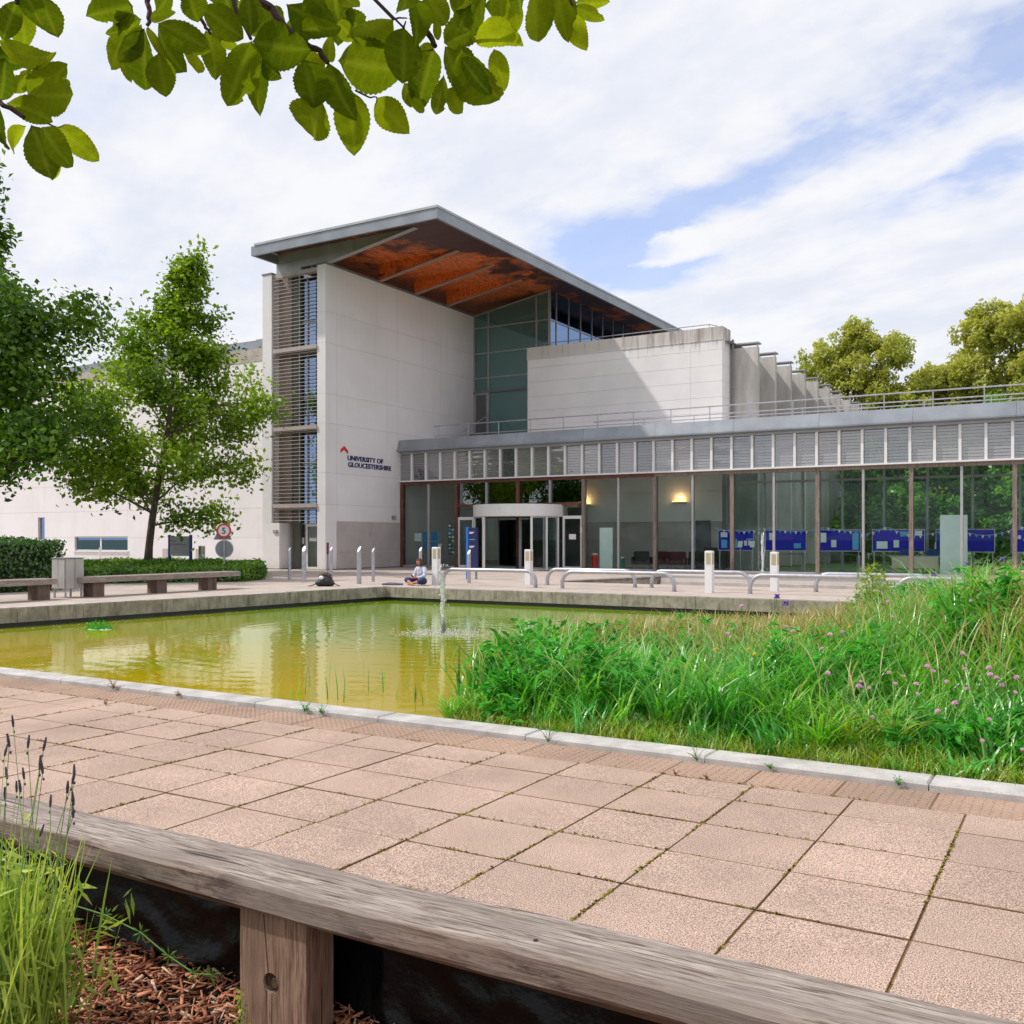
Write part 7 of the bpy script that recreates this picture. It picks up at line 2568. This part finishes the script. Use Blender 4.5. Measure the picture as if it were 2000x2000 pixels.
# leaves further back on the same branch
for k in range(15):
    cx_ = lr.uniform(-1.20, -.62)
    c_ = Vector((cx_, .60 + .62 * (cx_ + 1.9), lr.uniform(2.245, 2.36))) * 1
    c_ = Vector((-1.235 + .0, 1.03, 0)).lerp(Vector((-.80, 1.30, 0)), lr.random()) + Vector((0, 0, lr.uniform(2.30, 2.43)))
    d_ = Vector((lr.uniform(-.8, .8), lr.uniform(-.4, .4), lr.uniform(-1.2, .2))).normalized() * lr.uniform(.05, .075)
    LEAVES.append((1, *c_, *(c_ + d_), lr.uniform(.035, .055), lr.choice((.15, .25, .35, .5))))
for (g, bx, by, bz, tx, ty, tz, w, tone) in LEAVES:
    b, e = Vector((bx, by, bz)), Vector((tx, ty, tz))
    ax = e - b
    b = b - ax * .02
    e = e + ax * .05
    ax = e - b
    L = ax.length
    ax.normalize()
    view = ((b + e) / 2 - eye).normalized()
    sd = ax.cross(view).normalized()
    nrm = sd.cross(ax).normalized()
    roll = lr.uniform(-.85, .85)
    s1 = (sd * math.cos(roll) + nrm * math.sin(roll))
    n1 = s1.cross(ax).normalized()
    hw = w * .55 / max(.75, math.cos(roll))
    arch = lr.uniform(-.12, .12) * L
    fold = lr.uniform(.02, .30) * hw
    curl = lr.uniform(-1.1, .9)
    NU, NV = 26, 4
    pe, pw, nick = lr.uniform(.70, .98), lr.uniform(.52, .78), lr.choice((0, 0, 0, lr.uniform(.5, .9)))
    vs, fs, vein = [], [], []
    wav_ = [lr.uniform(0, 6) for _ in range(2)]
    for i in range(NU + 1):
        u_ = i / NU
        prof = (math.sin(math.pi * min(1, u_ ** pe)) ** pw) * (1 - .12 * u_) if 0 < u_ < 1 else 0.02
        if u_ > .93:
            prof *= (1 - u_) / .07 * .55 + .45
        tooth = 1 + (.035 if i % 2 else -.03) * (u_ > .12)
        for j in range(-NV, NV + 1):
            v = j / NV
            ww = v * hw * prof * (tooth if abs(j) == NV else 1)
            if nick and abs(j) == NV and j > 0 and abs(u_ - nick) < .06:
                ww *= .72
            rip = .022 * hw * math.sin(u_ * 26 - abs(v) * 5) * abs(v) + .12 * hw * math.sin(u_ * 4 + wav_[j > 0]) * v * v
            p = b + ax * (u_ * L + abs(v) * .05 * L * (1 - u_)) + s1 * ww + n1 * (arch * math.sin(math.pi * u_) + curl * L * .22 * u_ ** 3 + fold * abs(v) * prof * 2 + rip)
            vs.append(p)
            vein.append(1.0 if j == 0 else (.3 if (i + abs(j)) % 4 == 0 and abs(j) < NV else 0))
    m_ = 2 * NV + 1
    for i in range(NU):
        for j in range(2 * NV):
            a = i * m_ + j
            fs.append((a, a + 1, a + m_ + 1, a + m_))
    me = bpy.data.meshes.new('leaf')
    org = otree.location
    me.from_pydata([tuple(v - org) for v in vs], [], fs)
    at = me.attributes.new('tint', 'FLOAT', 'POINT')
    at.data.foreach_set('value', np.full(len(vs), min(1, max(0, tone + lr.uniform(-.06, .06))), dtype=np.float32))
    av = me.attributes.new('vein', 'FLOAT', 'POINT')
    av.data.foreach_set('value', np.array(vein, dtype=np.float32))
    me.polygons.foreach_set('use_smooth', [True] * len(fs))
    me.materials.append(M['bigleaf'])
    put(bpy.data.objects.new('leaf', me), groups[g])
